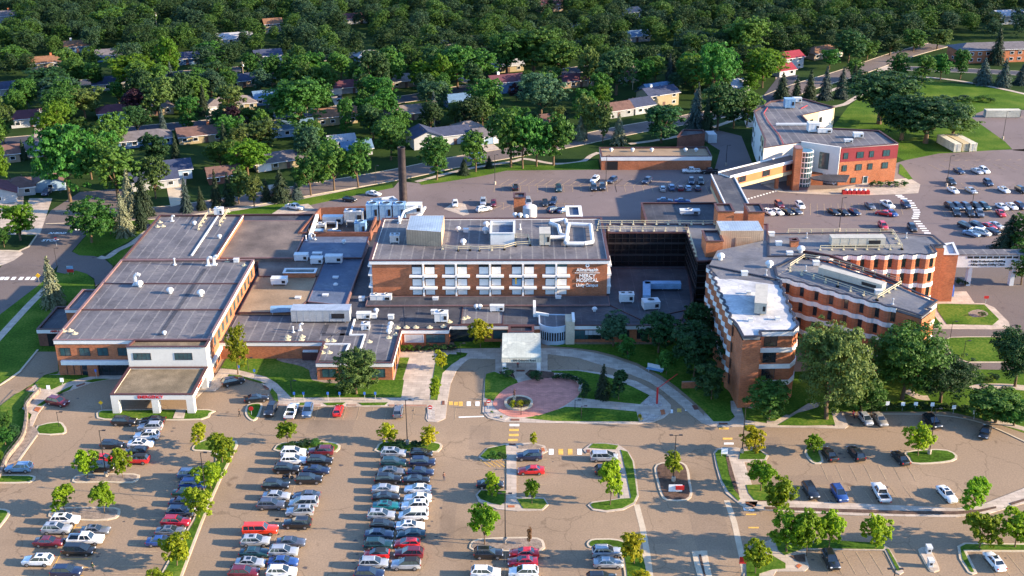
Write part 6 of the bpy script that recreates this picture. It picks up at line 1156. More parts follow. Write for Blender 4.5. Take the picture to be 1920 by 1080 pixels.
e_=sign(zp(ZL,652,660),'red and grey direction sign at the left turnout','sign_red',(1.7,.9),1.0,'rect',posts=2); q_=P(*zp(ZL,652,660),0); MB().box((q_.x,q_.y,1.9),(1.7,.08,.85)).build('panel','unit_blue',e_)
sign(zp(ZP,1005,340),'small red sign on the right lawn edge','sign_red',(1.1,.7),2.3,'rect')
for i,x in enumerate((690,760,942,1030,1217,1297)): sign(zp(Z4,x,612),['first','second','third','fourth','fifth','sixth'][i]+' blue parking sign from the left along the front walk','sign_blue',(.42,.6),1.9)
for uv,l in ((zp(Z4,392,440),'beside the left curved kerb'),(zp(Z4,275,410),'by the airy yellow-green tree trunk'),(zp(ZM,653,395),'before the emergency wing pier')): sign(uv,'blue sign '+l,'sign_blue',(.42,.6),1.9)
for uv,l in ((zp(ZM,424,448),'right of two'),(zp(ZM,333,498),'left of two')): sign(uv,'white and blue post sign left of the emergency canopy, '+l,'letter_white',(.75,.9),1.5)
w_=sign(zp(ZC,1290,585),'white and red hospital sign block in the mulched island','letter_white',(2.4,1.4),1.0,posts=2,name='monument_sign'); q_=P(*zp(ZC,1290,585),0); MB().box((q_.x+.75,q_.y-.12,1.15),(1.5,.3,.75)).build('red_panel','sign_red',w_)
sign(zp(ZD,120,372),'small white sign at the head of the right planted strip','letter_white',(1.2,1.2),1.3,posts=2)
g_=P(*zp(ZR,1672,890),0); gt=thing('red_gateway','red bent-arm height gateway over the loop drive','barrier',loc=g_); m=MB(); m.box((g_.x,g_.y,1.9),(.35,.35,3.8)); m.build('post','sign_red',gt); e=P(*zp(ZR,1835,768),0); MB().tube(g_+Vector((0,0,3.6)),Vector((e.x,e.y-.5,3.9)),.09,.09,6).build('beam','sign_red',gt)
b_=P(*zp(ZR,1655,615),0); bs=thing('bench_shelter','pale blue bench beside the curved outer walk','bench',loc=b_); MB().box((b_.x,b_.y,.5),(3.6,.9,.12),R(-25)).build('seat','unit_blue',bs); MB().box((b_.x+.2,b_.y+.5,1.0),(3.6,.12,.9),R(-25)).build('backrest','unit_white',bs); MB().box((b_.x-1.2,b_.y+.5,.22),(.15,.8,.44),R(-25)).build('leg','galv',bs); MB().box((b_.x+1.3,b_.y-.5,.22),(.15,.8,.44),R(-25)).build('leg','galv',bs)
# planter, statue, seat wall, bollard
c_=P(*zp(ZR,506,893),0); pl=thing('round_planter','round stone-rimmed planter with yellow flowers on the pink plaza','planter',loc=c_); rr=[(c_.x+2.75*math.cos(2*math.pi*i/32),c_.y+2.75*math.sin(2*math.pi*i/32)*1.02) for i in range(32)]; MB().ring(rr,.35,.15,.1,.62).build('rim','kerb_stone',pl); MB().prism(offset(ccw(rr),-.3),.1,.48).build('soil','mulch',pl)
c2=P(*zp(ZR,470,850),.5); stt=thing('garden_statue','small dark figure statue on a plinth in the round planter','statue',loc=(c2.x,c2.y,.48)); m=MB(); m.lathe((c2.x,c2.y,.48),[(.3,0),(.3,.9),(.36,.95),(.15,1.0)],8); m.build('plinth','kerb_stone',stt); m=MB(); m.lathe((c2.x,c2.y,1.48),[(.22,0),(.16,.5),(.24,.9),(.08,1.05),(.13,1.2),(.1,1.35),(.02,1.4)],9); m.tube((c2.x,c2.y,2.3),(c2.x+.4,c2.y,2.7),.06,.04,6); m.tube((c2.x,c2.y,2.3),(c2.x-.35,c2.y,2.0),.06,.04,6); m.build('figure','coping',stt)
wa=thing('curved_seat_wall','pale curved seat wall along the right of the pink plaza','wall',loc=P(*zp(ZR,1000,720),0)); q=smooth([tuple(P(u,v)[:2]) for u,v in ZR([(805,660),(880,662),(960,680),(1010,710),(1033,750),(1020,790)])],4,False); MB().strip(q,-.35,.35,.1,.75).build('wall','concrete',wa)
bw=thing('low_brick_wall','low dark brick garden wall in shade left of the ward building','wall',loc=P(*zp(ZG,1120,945),0)); q=[tuple(P(u,v)[:2]) for u,v in ZG([(1075,948),(1170,945)])]; MB().strip(q,-.25,.25,0,1.6).build('wall','brick',bw)
for i,(x,y) in enumerate(((1335,960),(1345,1040))):
    c=P(*zp(ZD,x,y-15),0); k=thing('ticket_machine',['rear','front'][i]+' white ticket machine on the small concrete island','ticket machine','ticket machines',loc=c); MB().box((c.x,c.y,.65),(.7,.9,1.1)).build('cabinet','unit_white',k); MB().box((c.x,c.y-.05,1.35),(.9,1.1,.35)).build('hood','unit_white',k); MB().box((c.x,c.y-.47,.8),(.4,.06,.4)).build('screen','glass_dark',k)
tb=P(*zp(ZH,1357,445),0); dm=thing('blue_dumpster','rounded blue waste compactor beside the right ward end wall','dumpster',loc=tb); MB().box((tb.x,tb.y,1.0),(4.2,3.0,1.6)).build('bin','sign_blue',dm); m=MB(); m.tube((tb.x-2.1,tb.y,1.75),(tb.x+2.1,tb.y,1.75),1.4,1.4,14); m.build('lid','sign_blue',dm)
# red gas tanker / tent cluster before the clinic entrance
kk=P(*zp(ZK,993,893),0); kt=thing('plant_stall','row of red bins topped with white bags before the clinic entrance','stall',loc=kk)
for i in range(6): MB().box((kk.x-3.6+i*1.4,kk.y,.6),(1.2,1.6,1.15)).build('red_bin','sign_red',kt)
for i in range(5): MB().lathe((kk.x-2.9+i*1.4,kk.y+.2,1.15),[(.55,0),(.6,.25),(.3,.5),(.05,.55)],8).build('bag','unit_white',kt)
# retaining wall at left
rw=thing('retaining_wall','stone-topped retaining wall with railing down the left bank','wall',loc=P(*zp(ZM,170,700),0)); q=smooth([tuple(P(u,v)[:2]) for u,v in ZM([(270,485),(180,590),(182,640),(165,780),(110,870),(50,945),(10,1040),(-60,1160)])],3,False); MB().strip(q,-.25,.25,0,1.0).build('wall','gravel_bed',rw)
n_=MB(); r_=MB()
for i in range(0,len(q)-1): MB().tube((*q[i],1.0),(*q[i],1.9),.04,.04,5).build('post','dark_metal',rw); r_.tube((*q[i],1.9),(*q[i+1],1.9),.04,.04,5)
r_.build('rail','dark_metal',rw)
# white banner posts on the hedge
for i,(x,y) in enumerate(((1088,62),(1180,66),(1256,65),(1355,68),(1483,84),(1607,115))): sign(zp(ZD,x,y+32),ORD[i]+' white sign from the left along the hedge behind the right lot','letter_white',(.75,.85),1.6,)
# utility poles
for uv,l in (((458,160),'by the navy-roofed house'),((815,238),'right of the long brick house'),((1186,168),'behind the maroon house'),((578,233),'right of the blue-roofed house'),((295,60),'far away by the orange house'),((82,255),'by the grey garage yard')):
    p=P(*uv,0); r=thing('utility_pole','tall grey utility pole '+l,'utility pole','utility poles',loc=p); MB().tube(p,p+Vector((0,0,10)),.16,.11,7).build('pole','bark_pale',r); MB().box((p.x,p.y,9.4),(1.8,.14,.14)).build('crossarm','bark_pale',r); MB().lathe((p.x+.35,p.y,8.0),[(.25,0),(.25,.8),(.1,.9)],8).build('transformer_can','unit_white',r)
# ================================================================ HOUSES
sd=P(640,204)-P(0,266); SANG=math.atan2(sd.y,sd.x)
M('shingle_grey',(.11,.10,.11),.9,.2,.8,5); M('shingle_brown',(.115,.065,.055),.9,.2,.8,5); M('shingle_navy',(.035,.045,.085),.9,.2,.8,5); M('shingle_orange',(.18,.09,.05),.9,.2,.8,5); M('shingle_maroon',(.10,.035,.045),.9,.2,.8,5); M('shingle_tan',(.17,.14,.13),.9,.15,.8,5); M('shingle_blue',(.09,.16,.26),.9,.15,.8,5); M('shingle_red',(.20,.02,.035),.9,.15,.8,5); M('shingle_white',(.30,.31,.34),.9,.1,.8,5)
M('wall_white',(.32,.33,.35),.8,.06,.5,3); M('wall_cream',(.27,.22,.135),.8,.06,.5,3); M('wall_blue',(.06,.12,.22),.8,.08,.5,3); M('wall_pale_blue',(.20,.29,.40),.8,.06,.5,3); M('wall_tan',(.24,.18,.13),.8,.08,.5,3); M('wall_grey',(.25,.26,.27),.8,.08,.5,3)  # house walls darkened so their colour carries the cloud shade over the neighbourhood
HOUSES=[] # clear boxes in the photograph and short names for nearby trees
def house(u,v,w_,d_,h,roof,wall,label,short,kind='gable',rot=0,garage=0,chim=0,front=None,wpx=None,rise=2.0):
    c=P(u,v,0); rz=SANG+R(rot); cs,sn=math.cos(rz),math.sin(rz); f=lambda x,y,z:(c.x+x*cs-y*sn,c.y+x*sn+y*cs,z)
    root=thing('house',label,'house','neighbourhood houses',loc=c); hw,hd=w_/2,d_/2
    vs=[f(-hw,-hd,0),f(hw,-hd,0),f(hw,hd,0),f(-hw,hd,0),f(-hw,-hd,h),f(hw,-hd,h),f(hw,hd,h),f(-hw,hd,h)]; fs=[(0,1,5,4),(1,2,6,5),(2,3,7,6),(3,0,4,7)]
    if kind=='gable': vs+=[f(-hw,0,h+rise),f(hw,0,h+rise)]; fs+=[(4,7,8)[::-1],(5,6,9)]
    MB().add(vs,fs).build('wall',wall,root)
    o=.55; k=rise/hd; zr=h+rise+.12; ze=h-o*k+.12; t=.22
    if kind=='gable': rv=[f(-hw-o,-hd-o,ze),f(hw+o,-hd-o,ze),f(hw+o,0,zr),f(-hw-o,0,zr),f(hw+o,hd+o,ze),f(-hw-o,hd+o,ze)]; rf=[(0,1,2,3),(3,2,4,5)]
    else: e=hd*.95; rv=[f(-hw-o,-hd-o,ze),f(hw+o,-hd-o,ze),f(hw-e,0,zr),f(-hw+e,0,zr),f(hw+o,hd+o,ze),f(-hw-o,hd+o,ze)]; rf=[(0,1,2,3),(3,2,4,5),(1,4,2),(5,0,3)]
    n=6; rv2=[(x,y,z-t) for x,y,z in rv]; fs=rf+[tuple(i+n for i in q[::-1]) for q in rf]
    ring=[0,1,4,5] if kind!='gable' else [0,1,2,4,5,3]
    for i in range(len(ring)): a,b=ring[i],ring[(i+1)%len(ring)]; fs.append((a,a+n,b+n,b))
    ro=MB().add(rv+rv2,fs).build('roof',roof,root)
    m=MB(); q=[f(-hw-o,-hd-o-.03,ze-.12),f(hw+o,-hd-o-.03,ze-.12)]; m.tube(q[0],q[1],.09,.09,6); m.build('gutter','frame_white',root)
    if chim: MB().box(f(w_*.22*chim,.3,h+rise+.2),(.9,.7,2.0),rz).build('chimney','brick' if chim>0 else 'frame_white',ro)
    for t_ in (-.25,.12): MB().tube(f(w_*t_,.9,h+rise*.6),f(w_*t_,.9,h+rise+.25),.16,.16,6).build('vent_pipe','dark_metal',ro)
    nwin=max(2,int(w_/3.6)); gx=None
    if garage: gx=garage*(hw-2.7); g_=MB().box(f(gx,-hd-.04,1.15),(4.4,.12,2.3),rz).build('garage_door','frame_white',root)
    first=True
    for i in range(nwin):
        x=-hw+w_*(i+.5)/nwin
        if gx is not None and abs(x-gx)<3.4: continue
        if first and nwin>2 and i>=nwin//2: MB().box(f(x,-hd-.04,1.05),(1.1,.1,2.1),rz).build('door','shingle_brown',root); first=False; continue
        for fl_ in range(2 if h>4.6 else 1):
            z=1.6+fl_*2.7; wv=MB().box(f(x,-hd-.04,z),(1.75,.1,1.35),rz).build('window','frame_white',root); MB().box(f(x,-hd-.07,z),(1.45,.1,1.1),rz).build('pane','glass_dark',wv)
    for s in (-1,1):
        wv=MB().box(f(s*(hw+.04),0,1.7),(.1,1.5,1.2),rz).build('window','frame_white',root); MB().box(f(s*(hw+.07),0,1.7),(.1,1.25,1.0),rz).build('pane','glass_dark',wv)
    s=pxm(v); pw=w_*s*.62; HOUSES.append((u-pw,v-(h+rise)*s*.92,u+pw,v+d_*.45,c,short)); return root
H=house
H(262,270,22,9,2.8,'shingle_grey','wall_blue','long low house with grey hip roof and blue rear wall','the long grey-roofed blue house','hip')
H(375,262,15,9,3.0,'shingle_brown','wall_cream','house with maroon-brown roof and yellow gable wall beside the long grey-roofed one','the yellow-gabled house','gable',chim=1)
H(432,203,19,10,2.8,'shingle_tan','wall_cream','wide cream rambler with pale brown hip roof and long white driveway','the wide cream rambler','hip',0,-1)
H(545,250,16,9,3.0,'shingle_blue','wall_pale_blue','pale blue house with blue-grey roof behind the big spreading tree','the pale blue house','gable')
H(523,310,17,9,2.8,'shingle_grey','wall_cream','cream house with dusty grey hip roofs near the back street','the dusty grey hip-roofed house','hip',4,-1)
H(628,228,15,10,3.4,'shingle_orange','wall_cream','cream house with orange-brown roof left of the long brick house','the orange-brown roofed house','gable')
H(768,220,20,9,2.9,'shingle_tan','wall_tan','long brick house with pale grey-pink roof and white rear door','the long brick house','hip')
H(858,200,9,8,3.2,'shingle_blue','wall_blue','small navy house with blue-grey roof beside the street','the small navy house','gable')
H(642,172,12,8,2.8,'shingle_maroon','wall_grey','low purple-roofed house with a dark car in its drive','the purple-roofed house','gable',0,-1)
H(757,160,12,8,3,'shingle_tan','wall_tan','tan brick house glowing behind the roadside trees','the tan brick house','hip')
H(690,115,11,8,3,'shingle_white','wall_blue','small house with bright white roof among the far trees','the white-roofed house','hip')
H(795,272,10,10,4.2,'shingle_navy','wall_white','white gabled house with navy roof and tall arched window','the white gabled house','gable',90)
H(838,266,15,8,3.6,'shingle_navy','wall_white','white two-level house with navy roof joined to the gabled one','the white two-level house','gable')
H(877,252,10,8,3,'shingle_tan','wall_cream','small cream hip-roofed house behind the white two-level one','the small cream hip-roofed house','hip')
H(915,264,11,8,3,'shingle_grey','wall_pale_blue','grey-roofed pale blue garage house at the back street bend','the grey-roofed garage house','gable',0,1)
H(948,170,14,9,4.8,'shingle_maroon','wall_blue','tall blue house with maroon roof and pale chimney','the tall blue house','gable',0,0,-1)
H(1075,160,15,8,3,'shingle_maroon','wall_tan','long tan house with dark maroon hip roof behind the oaks','the long tan house','hip')
H(948,132,14,8,3,'shingle_white','wall_cream','cream-white house seen through tree trunks by the far street','the cream-white house','gable')
H(1150,216,13,8,3,'shingle_brown','wall_grey','grey house with brown roof and white window frames','the brown-roofed grey house','gable',6)
H(1197,208,9,9,3.2,'shingle_navy','wall_white','white gabled house with dark navy roof, middle of three','the navy-roofed gabled house','gable',8)
H(1232,196,14,9,5.2,'shingle_navy','wall_cream','two-storey cream house with navy roof, right of three','the two-storey cream house','gable',8,0,-1)
H(1232,180,13,7,3.5,'shingle_blue','wall_pale_blue','pale blue-roofed house directly behind the two-storey cream house','the pale blue-roofed house','gable',8)
H(1172,152,11,7,3,'shingle_maroon','wall_white','dark maroon house with a row of white windows under the big oak','the dark maroon house','gable',8)
H(1380,170,10,8,3,'shingle_white','wall_white','white house with pale roof half hidden behind the lime tree','the half-hidden white house','gable',10)
H(1478,126,10,8,5.2,'shingle_red','wall_white','white split-level house with bright red roofs','the red-roofed house','gable',8)
H(1466,140,9,7,2.8,'shingle_red','wall_white','lower red-roofed white garage wing in front of the split-level','the red-roofed garage wing','gable',8,-1)
H(1540,106,18,9,3,'shingle_orange','wall_tan','wide low house with orange-brown roof right of the red-roofed one','the wide orange-roofed house','hip',10,1)
H(1860,112,38,12,6,'shingle_grey','brick','long two-storey brick apartment building with grey hip roof','the brick apartment building','hip',-14)
H(1888,42,16,10,4.5,'shingle_white','wall_white','white house with white roof in the top right corner','the top right white house','gable',-10)
H(502,112,12,8,2.8,'shingle_navy','wall_grey','dark-roofed house with open garage at the middle street','the open-garage house','gable',0,1)
H(350,118,11,8,3,'shingle_navy','wall_blue','navy house with white window shutters near the middle street','the navy shuttered house','gable')
H(205,112,11,8,3,'shingle_grey','wall_blue','grey gable-roofed house half hidden in the far left trees','the half-hidden grey house','gable')
H(146,96,11,8,3.2,'shingle_orange','wall_blue','small orange-roofed house with blue wall, far left trees','the small orange-roofed house','gable',0,0,-1)
H(86,126,13,8,3,'shingle_orange','wall_cream','house with sunlit orange-tan roof and bright orange chimney','the sunlit orange house','gable',0,0,1)
H(210,165,15,8,3,'shingle_navy','wall_grey','dark slate-roofed house with white windows below the lime tree','the dark slate house','gable')
H(17,175,12,8,3,'shingle_navy','wall_grey','dark navy-roofed house by the left photo edge','the dark navy house','gable')
H(215,220,12,8,3,'shingle_maroon','wall_pale_blue','pale blue house with maroon roof beside the purple tree','the pale blue maroon-roofed house','hip')
H(292,212,13,8,3.2,'shingle_tan','wall_cream','cream house with wide front window right of the purple tree','the wide-window cream house','hip')
H(60,232,14,9,3.4,'shingle_maroon','wall_white','white gable-fronted house with long maroon roof','the white maroon-roofed house','gable')
H(12,300,9,8,3.2,'shingle_brown','wall_tan','brown-roofed house cut by the left edge','the cut brown-roofed house','gable')
H(84,288,11,7,2.8,'shingle_grey','wall_white','low grey-roofed house behind the tall lime tree','the low grey-roofed house','gable')
H(38,360,9,9,2.9,'shingle_brown','wall_white','detached white garage with brown hip roof and wide door','the detached white garage','hip',0,0)
H(95,352,8,9,3.0,'shingle_brown','wall_pale_blue','pale blue gabled garage with car in its driveway','the pale blue garage','gable',90)
H(0,374,9,10,3.2,'shingle_maroon','wall_white','white house with maroon roof at the left edge','the left edge white house','gable',90)
H(322,330,12,10,3.4,'shingle_navy','wall_pale_blue','navy-roofed house with pale blue garage and wide white driveway','the navy-roofed driveway house','gable',0,0)
H(290,348,14,8,3,'shingle_navy','wall_white','white navy-roofed house wing behind the grey-green spruces','the white navy-roofed wing','gable')
H(455,160,26,8,3,'shingle_navy','wall_tan','very long navy-roofed rambler on the middle street','the very long navy rambler','gable',3)
H(440,80,17,8,3,'shingle_white','wall_white','long pale house deep among the far trees','the long pale house','gable')
H(512,60,9,8,5,'shingle_orange','wall_cream','narrow tan two-storey house far among trees','the narrow tan house','gable')
H(10,45,12,8,5,'shingle_grey','wall_grey','grey house in the top left corner','the top left grey house','gable',0,0,1)
H(668,42,16,8,3,'shingle_maroon','wall_grey','far maroon-roofed house under the top tree belt','the far maroon-roofed house','gable')
H(1030,20,14,8,4,'shingle_maroon','wall_tan','reddish house near the top edge, right of centre','the reddish top house','gable')
H(1190,30,11,8,3,'shingle_tan','wall_white','small white house near the top edge','the small white top house','hip')
H(1188,76,14,8,3,'shingle_blue','wall_grey','blue-grey roofed house under far dark trees','the blue-grey roofed house','gable')
H(490,168,9,7,2.8,'shingle_blue','wall_blue','small blue house with bright blue roof by the long rambler','the small bright blue house','gable') if False else None
H(505,192,12,8,3,'shingle_blue','wall_blue','blue house behind the big spreading tree','the blue house','gable')
H(420,338,10,7,2.8,'shingle_brown','brick_dark','dark brown garage between the roadside spruces','the dark brown garage','gable')
H(1010,240,16,8,3,'shingle_brown','wall_tan','low brown-roofed house hidden between big trees','the hidden brown-roofed house','hip')
H(640,275,9,6,2.4,'shingle_white','wall_white','small white-roofed shed behind the roadside maples','the small white shed','gable')
H(668,288,10,6,2.6,'shingle_blue','wall_white','white shed with blue-white roof among the maples','the blue-white shed','gable')
# ================================================================ TREES
def quads(c,nv,size,rng,jit=.6):
    n=len(c); nv=nv+rng.normal(0,jit,(n,3)); nv/=np.linalg.norm(nv,axis=1)[:,None]+1e-9
    r=rng.normal(0,1,(n,3)); u=np.cross(nv,r); u/=np.linalg.norm(u,axis=1)[:,None]+1e-9; v=np.cross(nv,u)
    s=(size*rng.uniform(.6,1.25,(n,1))); w_=s*rng.uniform(.55,.95,(n,1))
    return np.stack([c-u*s-v*w_*.3,c-v*w_,c+u*s+v*w_*.2,c+v*w_],1).reshape(-1,3)
def npmesh(name,V,k=4):
    me=bpy.data.meshes.new(name); n=len(V)//k; me.vertices.add(len(V)); me.vertices.foreach_set('co',V.astype(np.float32).ravel()); me.loops.add(n*k); me.loops.foreach_set('vertex_index',np.arange(n*k,dtype=np.int32)); me.polygons.add(n); me.polygons.foreach_set('loop_start',np.arange(0,n*k,k,dtype=np.int32)); me.update(calc_edges=True); return me
def crownpts(seed,lobes,clumps,leaves,z0,zc,zr,open_=0):
    rng=np.random.default_rng(seed); C=[];Nn=[]; lob=[]
    for i in range(lobes):
        a=rng.uniform(0,2*math.pi); rr=.29*math.sqrt(rng.uniform(.05,1)); z=zc+zr*rng.uniform(-.75,.75); 
        if i==0: rr=.04; z=zc+zr*.55
        shr=1-.45*abs((z-zc)/zr)**2
        lob.append((rr*shr*math.cos(a)*1.1,rr*shr*math.sin(a)*1.1,z,rng.uniform(.15,.23)*(1-.2*abs(z-zc)/zr)))
    for lx,ly,lz,lr in lob:
        for j in range(clumps):
            d=rng.normal(0,1,3); d[2]=d[2]*.8+.25; d/=np.linalg.norm(d); cr=rng.uniform(.035,.07); cc=np.array([lx,ly,lz])+d*np.array([lr,lr,lr*.95])*rng.uniform(.75,1.12)
            if cc[2]<z0: continue
            q=rng.normal(0,1,(leaves,3)); q/=np.linalg.norm(q,axis=1)[:,None]; q[:,2]=np.where(q[:,2]<-.3,-q[:,2],q[:,2]); C.append(cc+q*cr*np.array([1.15,1.15,.75])*rng.uniform(.6,1.05,(leaves,1))); Nn.append(q*.8+d*.5+np.array([0,0,.25]))
    return np.concatenate(C),np.concatenate(Nn),lob,rng
def trunkmesh(lob,h0,r,rng,top):
    m=MB(); bend=(rng.uniform(-.02,.02),rng.uniform(-.02,.02)); m.tube((0,0,-.01),(bend[0],bend[1],h0),r,r*.72,8); m.tube((bend[0],bend[1],h0),(0,0,top),r*.7,r*.15,6)
    for lx,ly,lz,lr in lob[1:7]: m.tube((bend[0],bend[1],h0*rng.uniform(.8,1.2)),(lx,ly,lz),r*.45,r*.08,5)
    return m.mesh('trunk')
PT={}
def decid(name,seeds,lobes,clumps,leaves,leafsz,z0,zc,zr,h0,r):
    for i,s in enumerate(seeds):
        C,Nn,lob,rng=crownpts(s,lobes,clumps,leaves,z0,zc,zr); V=quads(C,Nn,leafsz,rng); PT.setdefault(name,[]).append((npmesh('crown',V),trunkmesh(lob,h0,r,rng,zc+zr*.5)))
decid('broad',(11,12,13,14),20,14,26,.0235,.14,.56,.34,.26,.026)
decid('oak',(21,22),26,15,30,.0190,.12,.56,.33,.22,.032)
decid('huge',(23,24),34,18,34,.0140,.12,.56,.33,.20,.026)
decid('tall',(31,32,33),17,13,26,.0250,.16,.58,.35,.28,.026)
decid('young',(41,42,43),14,12,22,.0350,.12,.52,.40,.20,.018)
decid('round',(51,),30,16,30,.0190,.02,.46,.45,.08,.03)
def conif(name,seeds,tiers,per,droop):
    for s in seeds:
        rng=np.random.default_rng(s); C=[];Nn=[]
        for t in range(tiers):
            z=.08+.9*(t/(tiers-1)); rad=.5*(1-z)**.82*rng.uniform(.85,1.1)+.015; nb=max(4,int(per*(1-z)+4))
            for b in range(nb):
                a=rng.uniform(0,2*math.pi); L_=rad*rng.uniform(.75,1.15); k=max(4,int(26*L_/.5)+3); tt=np.linspace(.12,1,k); x=np.cos(a)*L_*tt; y=np.sin(a)*L_*tt; zz=z-droop*L_*tt**1.4*.35+rng.uniform(-.01,.01)
                p=np.stack([x,y,zz],1)+rng.normal(0,.008,(k,3)); p2=p+np.stack([-np.sin(a)*.02*np.ones(k),np.cos(a)*.02*np.ones(k),np.zeros(k)],1)*rng.choice([-1,1],k)[:,None]; pp=np.concatenate([p,p2]); C.append(pp); Nn.append(np.tile(np.array([np.cos(a)*.7,np.sin(a)*.7,.6]),(len(pp),1)))
        V=quads(np.concatenate(C),np.concatenate(Nn),.020,rng,.45); V.reshape(-1,3)
        m=MB().tube((0,0,-.01),(0,0,.97),.022,.004,7); PT.setdefault(name,[]).append((npmesh('crown',V),m.mesh('trunk')))
conif('spruce',(61,62,63),30,15,1.0); 
decid('bush',(71,72),8,12,24,.03,.02,.42,.35,.06,.02)
TREES=[]; NT=[0]
def tree(p,kind,tone,h,w_,label,group='trees',bark='bark',name=None,cat=None,rngs=random):
    i=NT[0]; NT[0]+=1; pr=PT[kind][rngs.randrange(len(PT[kind]))]; nm=name or {'spruce':'spruce_tree','oak':'oak_tree','huge':'oak_tree','bush':'shrub'}.get(kind,'leafy_tree')
    root=thing(nm,label,cat or ('shrub' if kind=='bush' else 'tree'),group,loc=(p[0],p[1],p[2] if len(p)>2 else 0),rz=rngs.uniform(0,6.28))
    mats=(MATS[('needle_' if kind=='spruce' and not tone.startswith('leaf') else 'leaf_')+tone],MATS[bark])
    for me,n,mt in ((pr[0],'crown',mats[0]),(pr[1],'trunk',mats[1])):
        if not me.materials: me.materials.append(mt)
        o=bpy.data.objects.new(n,me); COL.objects.link(o); o.parent=root; o.scale=(w_,w_,h)
        o.material_slots[0].link='OBJECT'; o.material_slots[0].material=mt
    TREES.append((root,p,h,w_)); return root
SIZ=lambda h:'small' if h<7 else 'medium' if h<10.5 else 'tall'
TON={'mid':'green','fresh':'fresh green','gold':'golden green','dark':'dark green','lime':'lime green','yellow':'yellow','olive':'olive green','bluegreen':'blue-green','purple':'purple-leaved','rust':'rusty brown','blue':'blue-grey','pale':'pale'}
KND={'spruce':'spruce','bush':'shrub','oak':'spreading tree','huge':'huge tree','broad':'broad tree','tall':'tree','young':'young tree','round':'round tree'}
def T(z,lst,group,z0=0.05):
    for x,vb,vt,w_,kind,tone,lab in lst:
        u,v=zp(z,x,vb); ut,vtt=zp(z,x,vt); s=z([(1,0)])[0][0]-z([(0,0)])[0][0]
        p=P(u,v,z0); h=zat(p,vtt)-z0; wd=w_*s/pxm(v)*(1.08 if kind!='spruce' else 1.05)
        tree((p.x,p.y,z0),kind,tone,h*1.02,wd,lab,group)
I0=ZO(0,0,1)
T(ZA,[(522,497,325,150,'young','fresh','young lime tree left of two on the upper gravel bed'),(732,492,325,150,'young','fresh','young lime tree right of two on the upper gravel bed'),(388,700,540,160,'young','fresh','young lime tree left of two on the lower gravel bed'),(622,702,530,180,'young','fresh','young lime tree right of two on the lower gravel bed'),(1188,292,178,140,'young','yellow','small yellow-green tree at the head of the long grass island'),(1325,402,240,205,'young','gold','first olive green tree down the long grass island'),(1258,558,415,190,'young','gold','second olive green tree down the long grass island'),(1185,727,560,205,'young','gold','third olive green tree down the long grass island'),(1055,1017,835,205,'young','gold','fourth olive green tree down the long grass island'),(975,1190,1040,200,'young','gold','fifth olive green tree, cut by the bottom edge')],'trees in the front lots',.18)
T(ZB,[(445,292,160,140,'young','fresh','yellow-green tree on the shrub oval of the second lot'),(1047,290,182,140,'young','yellow','left yellow-green tree on the oval of the third lot'),(1275,308,186,122,'young','yellow','right yellow-green tree on the oval of the third lot')],'trees in the front lots',.18)
T(ZC,[(200,607,465,120,'young','fresh','lime tree on the left half of the visitor walk island'),(437,652,500,105,'young','fresh','lime tree on the right half of the visitor walk island'),(902,657,378,180,'young','fresh','lime tree inside the curved grass of the visitor lot'),(155,892,650,215,'young','fresh','large lime tree on the bottom centre gravel oval'),(447,302,218,55,'young','yellow','tiny yellow sapling at the visitor lot crosswalk'),(1045,1005,810,190,'young','yellow','yellow-green tree on the bottom centre grass tip'),(1060,1190,1050,180,'young','yellow','yellow-green tree cut by the bottom edge'),(1275,492,345,165,'young','gold','olive bushy tree in the mulched sign island'),(418,890,790,40,'young','rust','thin nearly bare sapling on the bottom centre gravel oval')],'trees in the front lots',.18)
T(ZD,[(305,352,185,178,'young','yellow','yellow-green tree right of the right-hand crosswalk'),(338,572,400,205,'young','fresh','green tree left of two above the curved walk start'),(435,690,480,215,'young','fresh','green tree right of two above the curved walk start'),(655,345,243,125,'young','fresh','small lime tree on the little grass oval'),(1275,362,180,185,'young','gold','gold-tinged tree on the right visitor lot oval'),(1602,682,505,225,'young','fresh','green tree on the right end of the curved walk'),(490,935,695,250,'broad','fresh','wide green tree, leftmost of the lower right group'),(610,958,690,190,'young','fresh','green tree second in the lower right group'),(742,915,685,165,'young','fresh','slim green tree third in the lower right group'),(1020,915,725,195,'young','fresh','green tree alone right of the lower right group'),(1640,912,705,235,'young','fresh','green tree left of two at the lower right bay'),(1852,908,700,245,'young','fresh','green tree right of two at the lower right bay'),(305,1065,875,175,'young','fresh','lime tree at the bottom beside the red sign')],'trees in the front lots',.15)
T(Z4,[(1152,552,215,355,'round','olive','large round dense tree before the single-storey block'),(1795,365,222,125,'young','yellow','small yellow tree on the walk left of the loop'),(1737,600,425,100,'young','fresh','thin lime sapling on the walk left of the loop'),(265,405,38,185,'tall','gold','airy yellow-green tree against the emergency wing wall')],'trees at the hospital front',.15)
T(ZR,[(185,412,180,225,'young','yellow','bright yellow tree left of the entrance canopy'),(1217,832,552,165,'spruce','dark','dark spruce with pale tip on the entrance island'),(1350,852,605,200,'young','dark','dark green tree beside the island spruce'),(1265,840,690,130,'bush','olive','olive shrub between the two island trees'),(1428,517,300,195,'young','mid','green tree on the shaded lawn behind the loop')],'trees at the hospital front',.15)
T(ZG,[(745,745,590,165,'broad','bluegreen','shaded blue-green tree before the hospital front, first'),(962,775,590,220,'broad','dark','shaded broad tree before the hospital front, second'),(1000,882,760,105,'young','mid','small green tree by the outer loop walk'),(1135,890,645,270,'broad','dark','widest shaded tree left of the ward building'),(1140,770,540,175,'broad','dark','dark tree in the courtyard corner of the ward building'),(1218,1002,825,185,'young','dark','dark tree at the foot of the ward building')],'trees at the hospital front',.05)
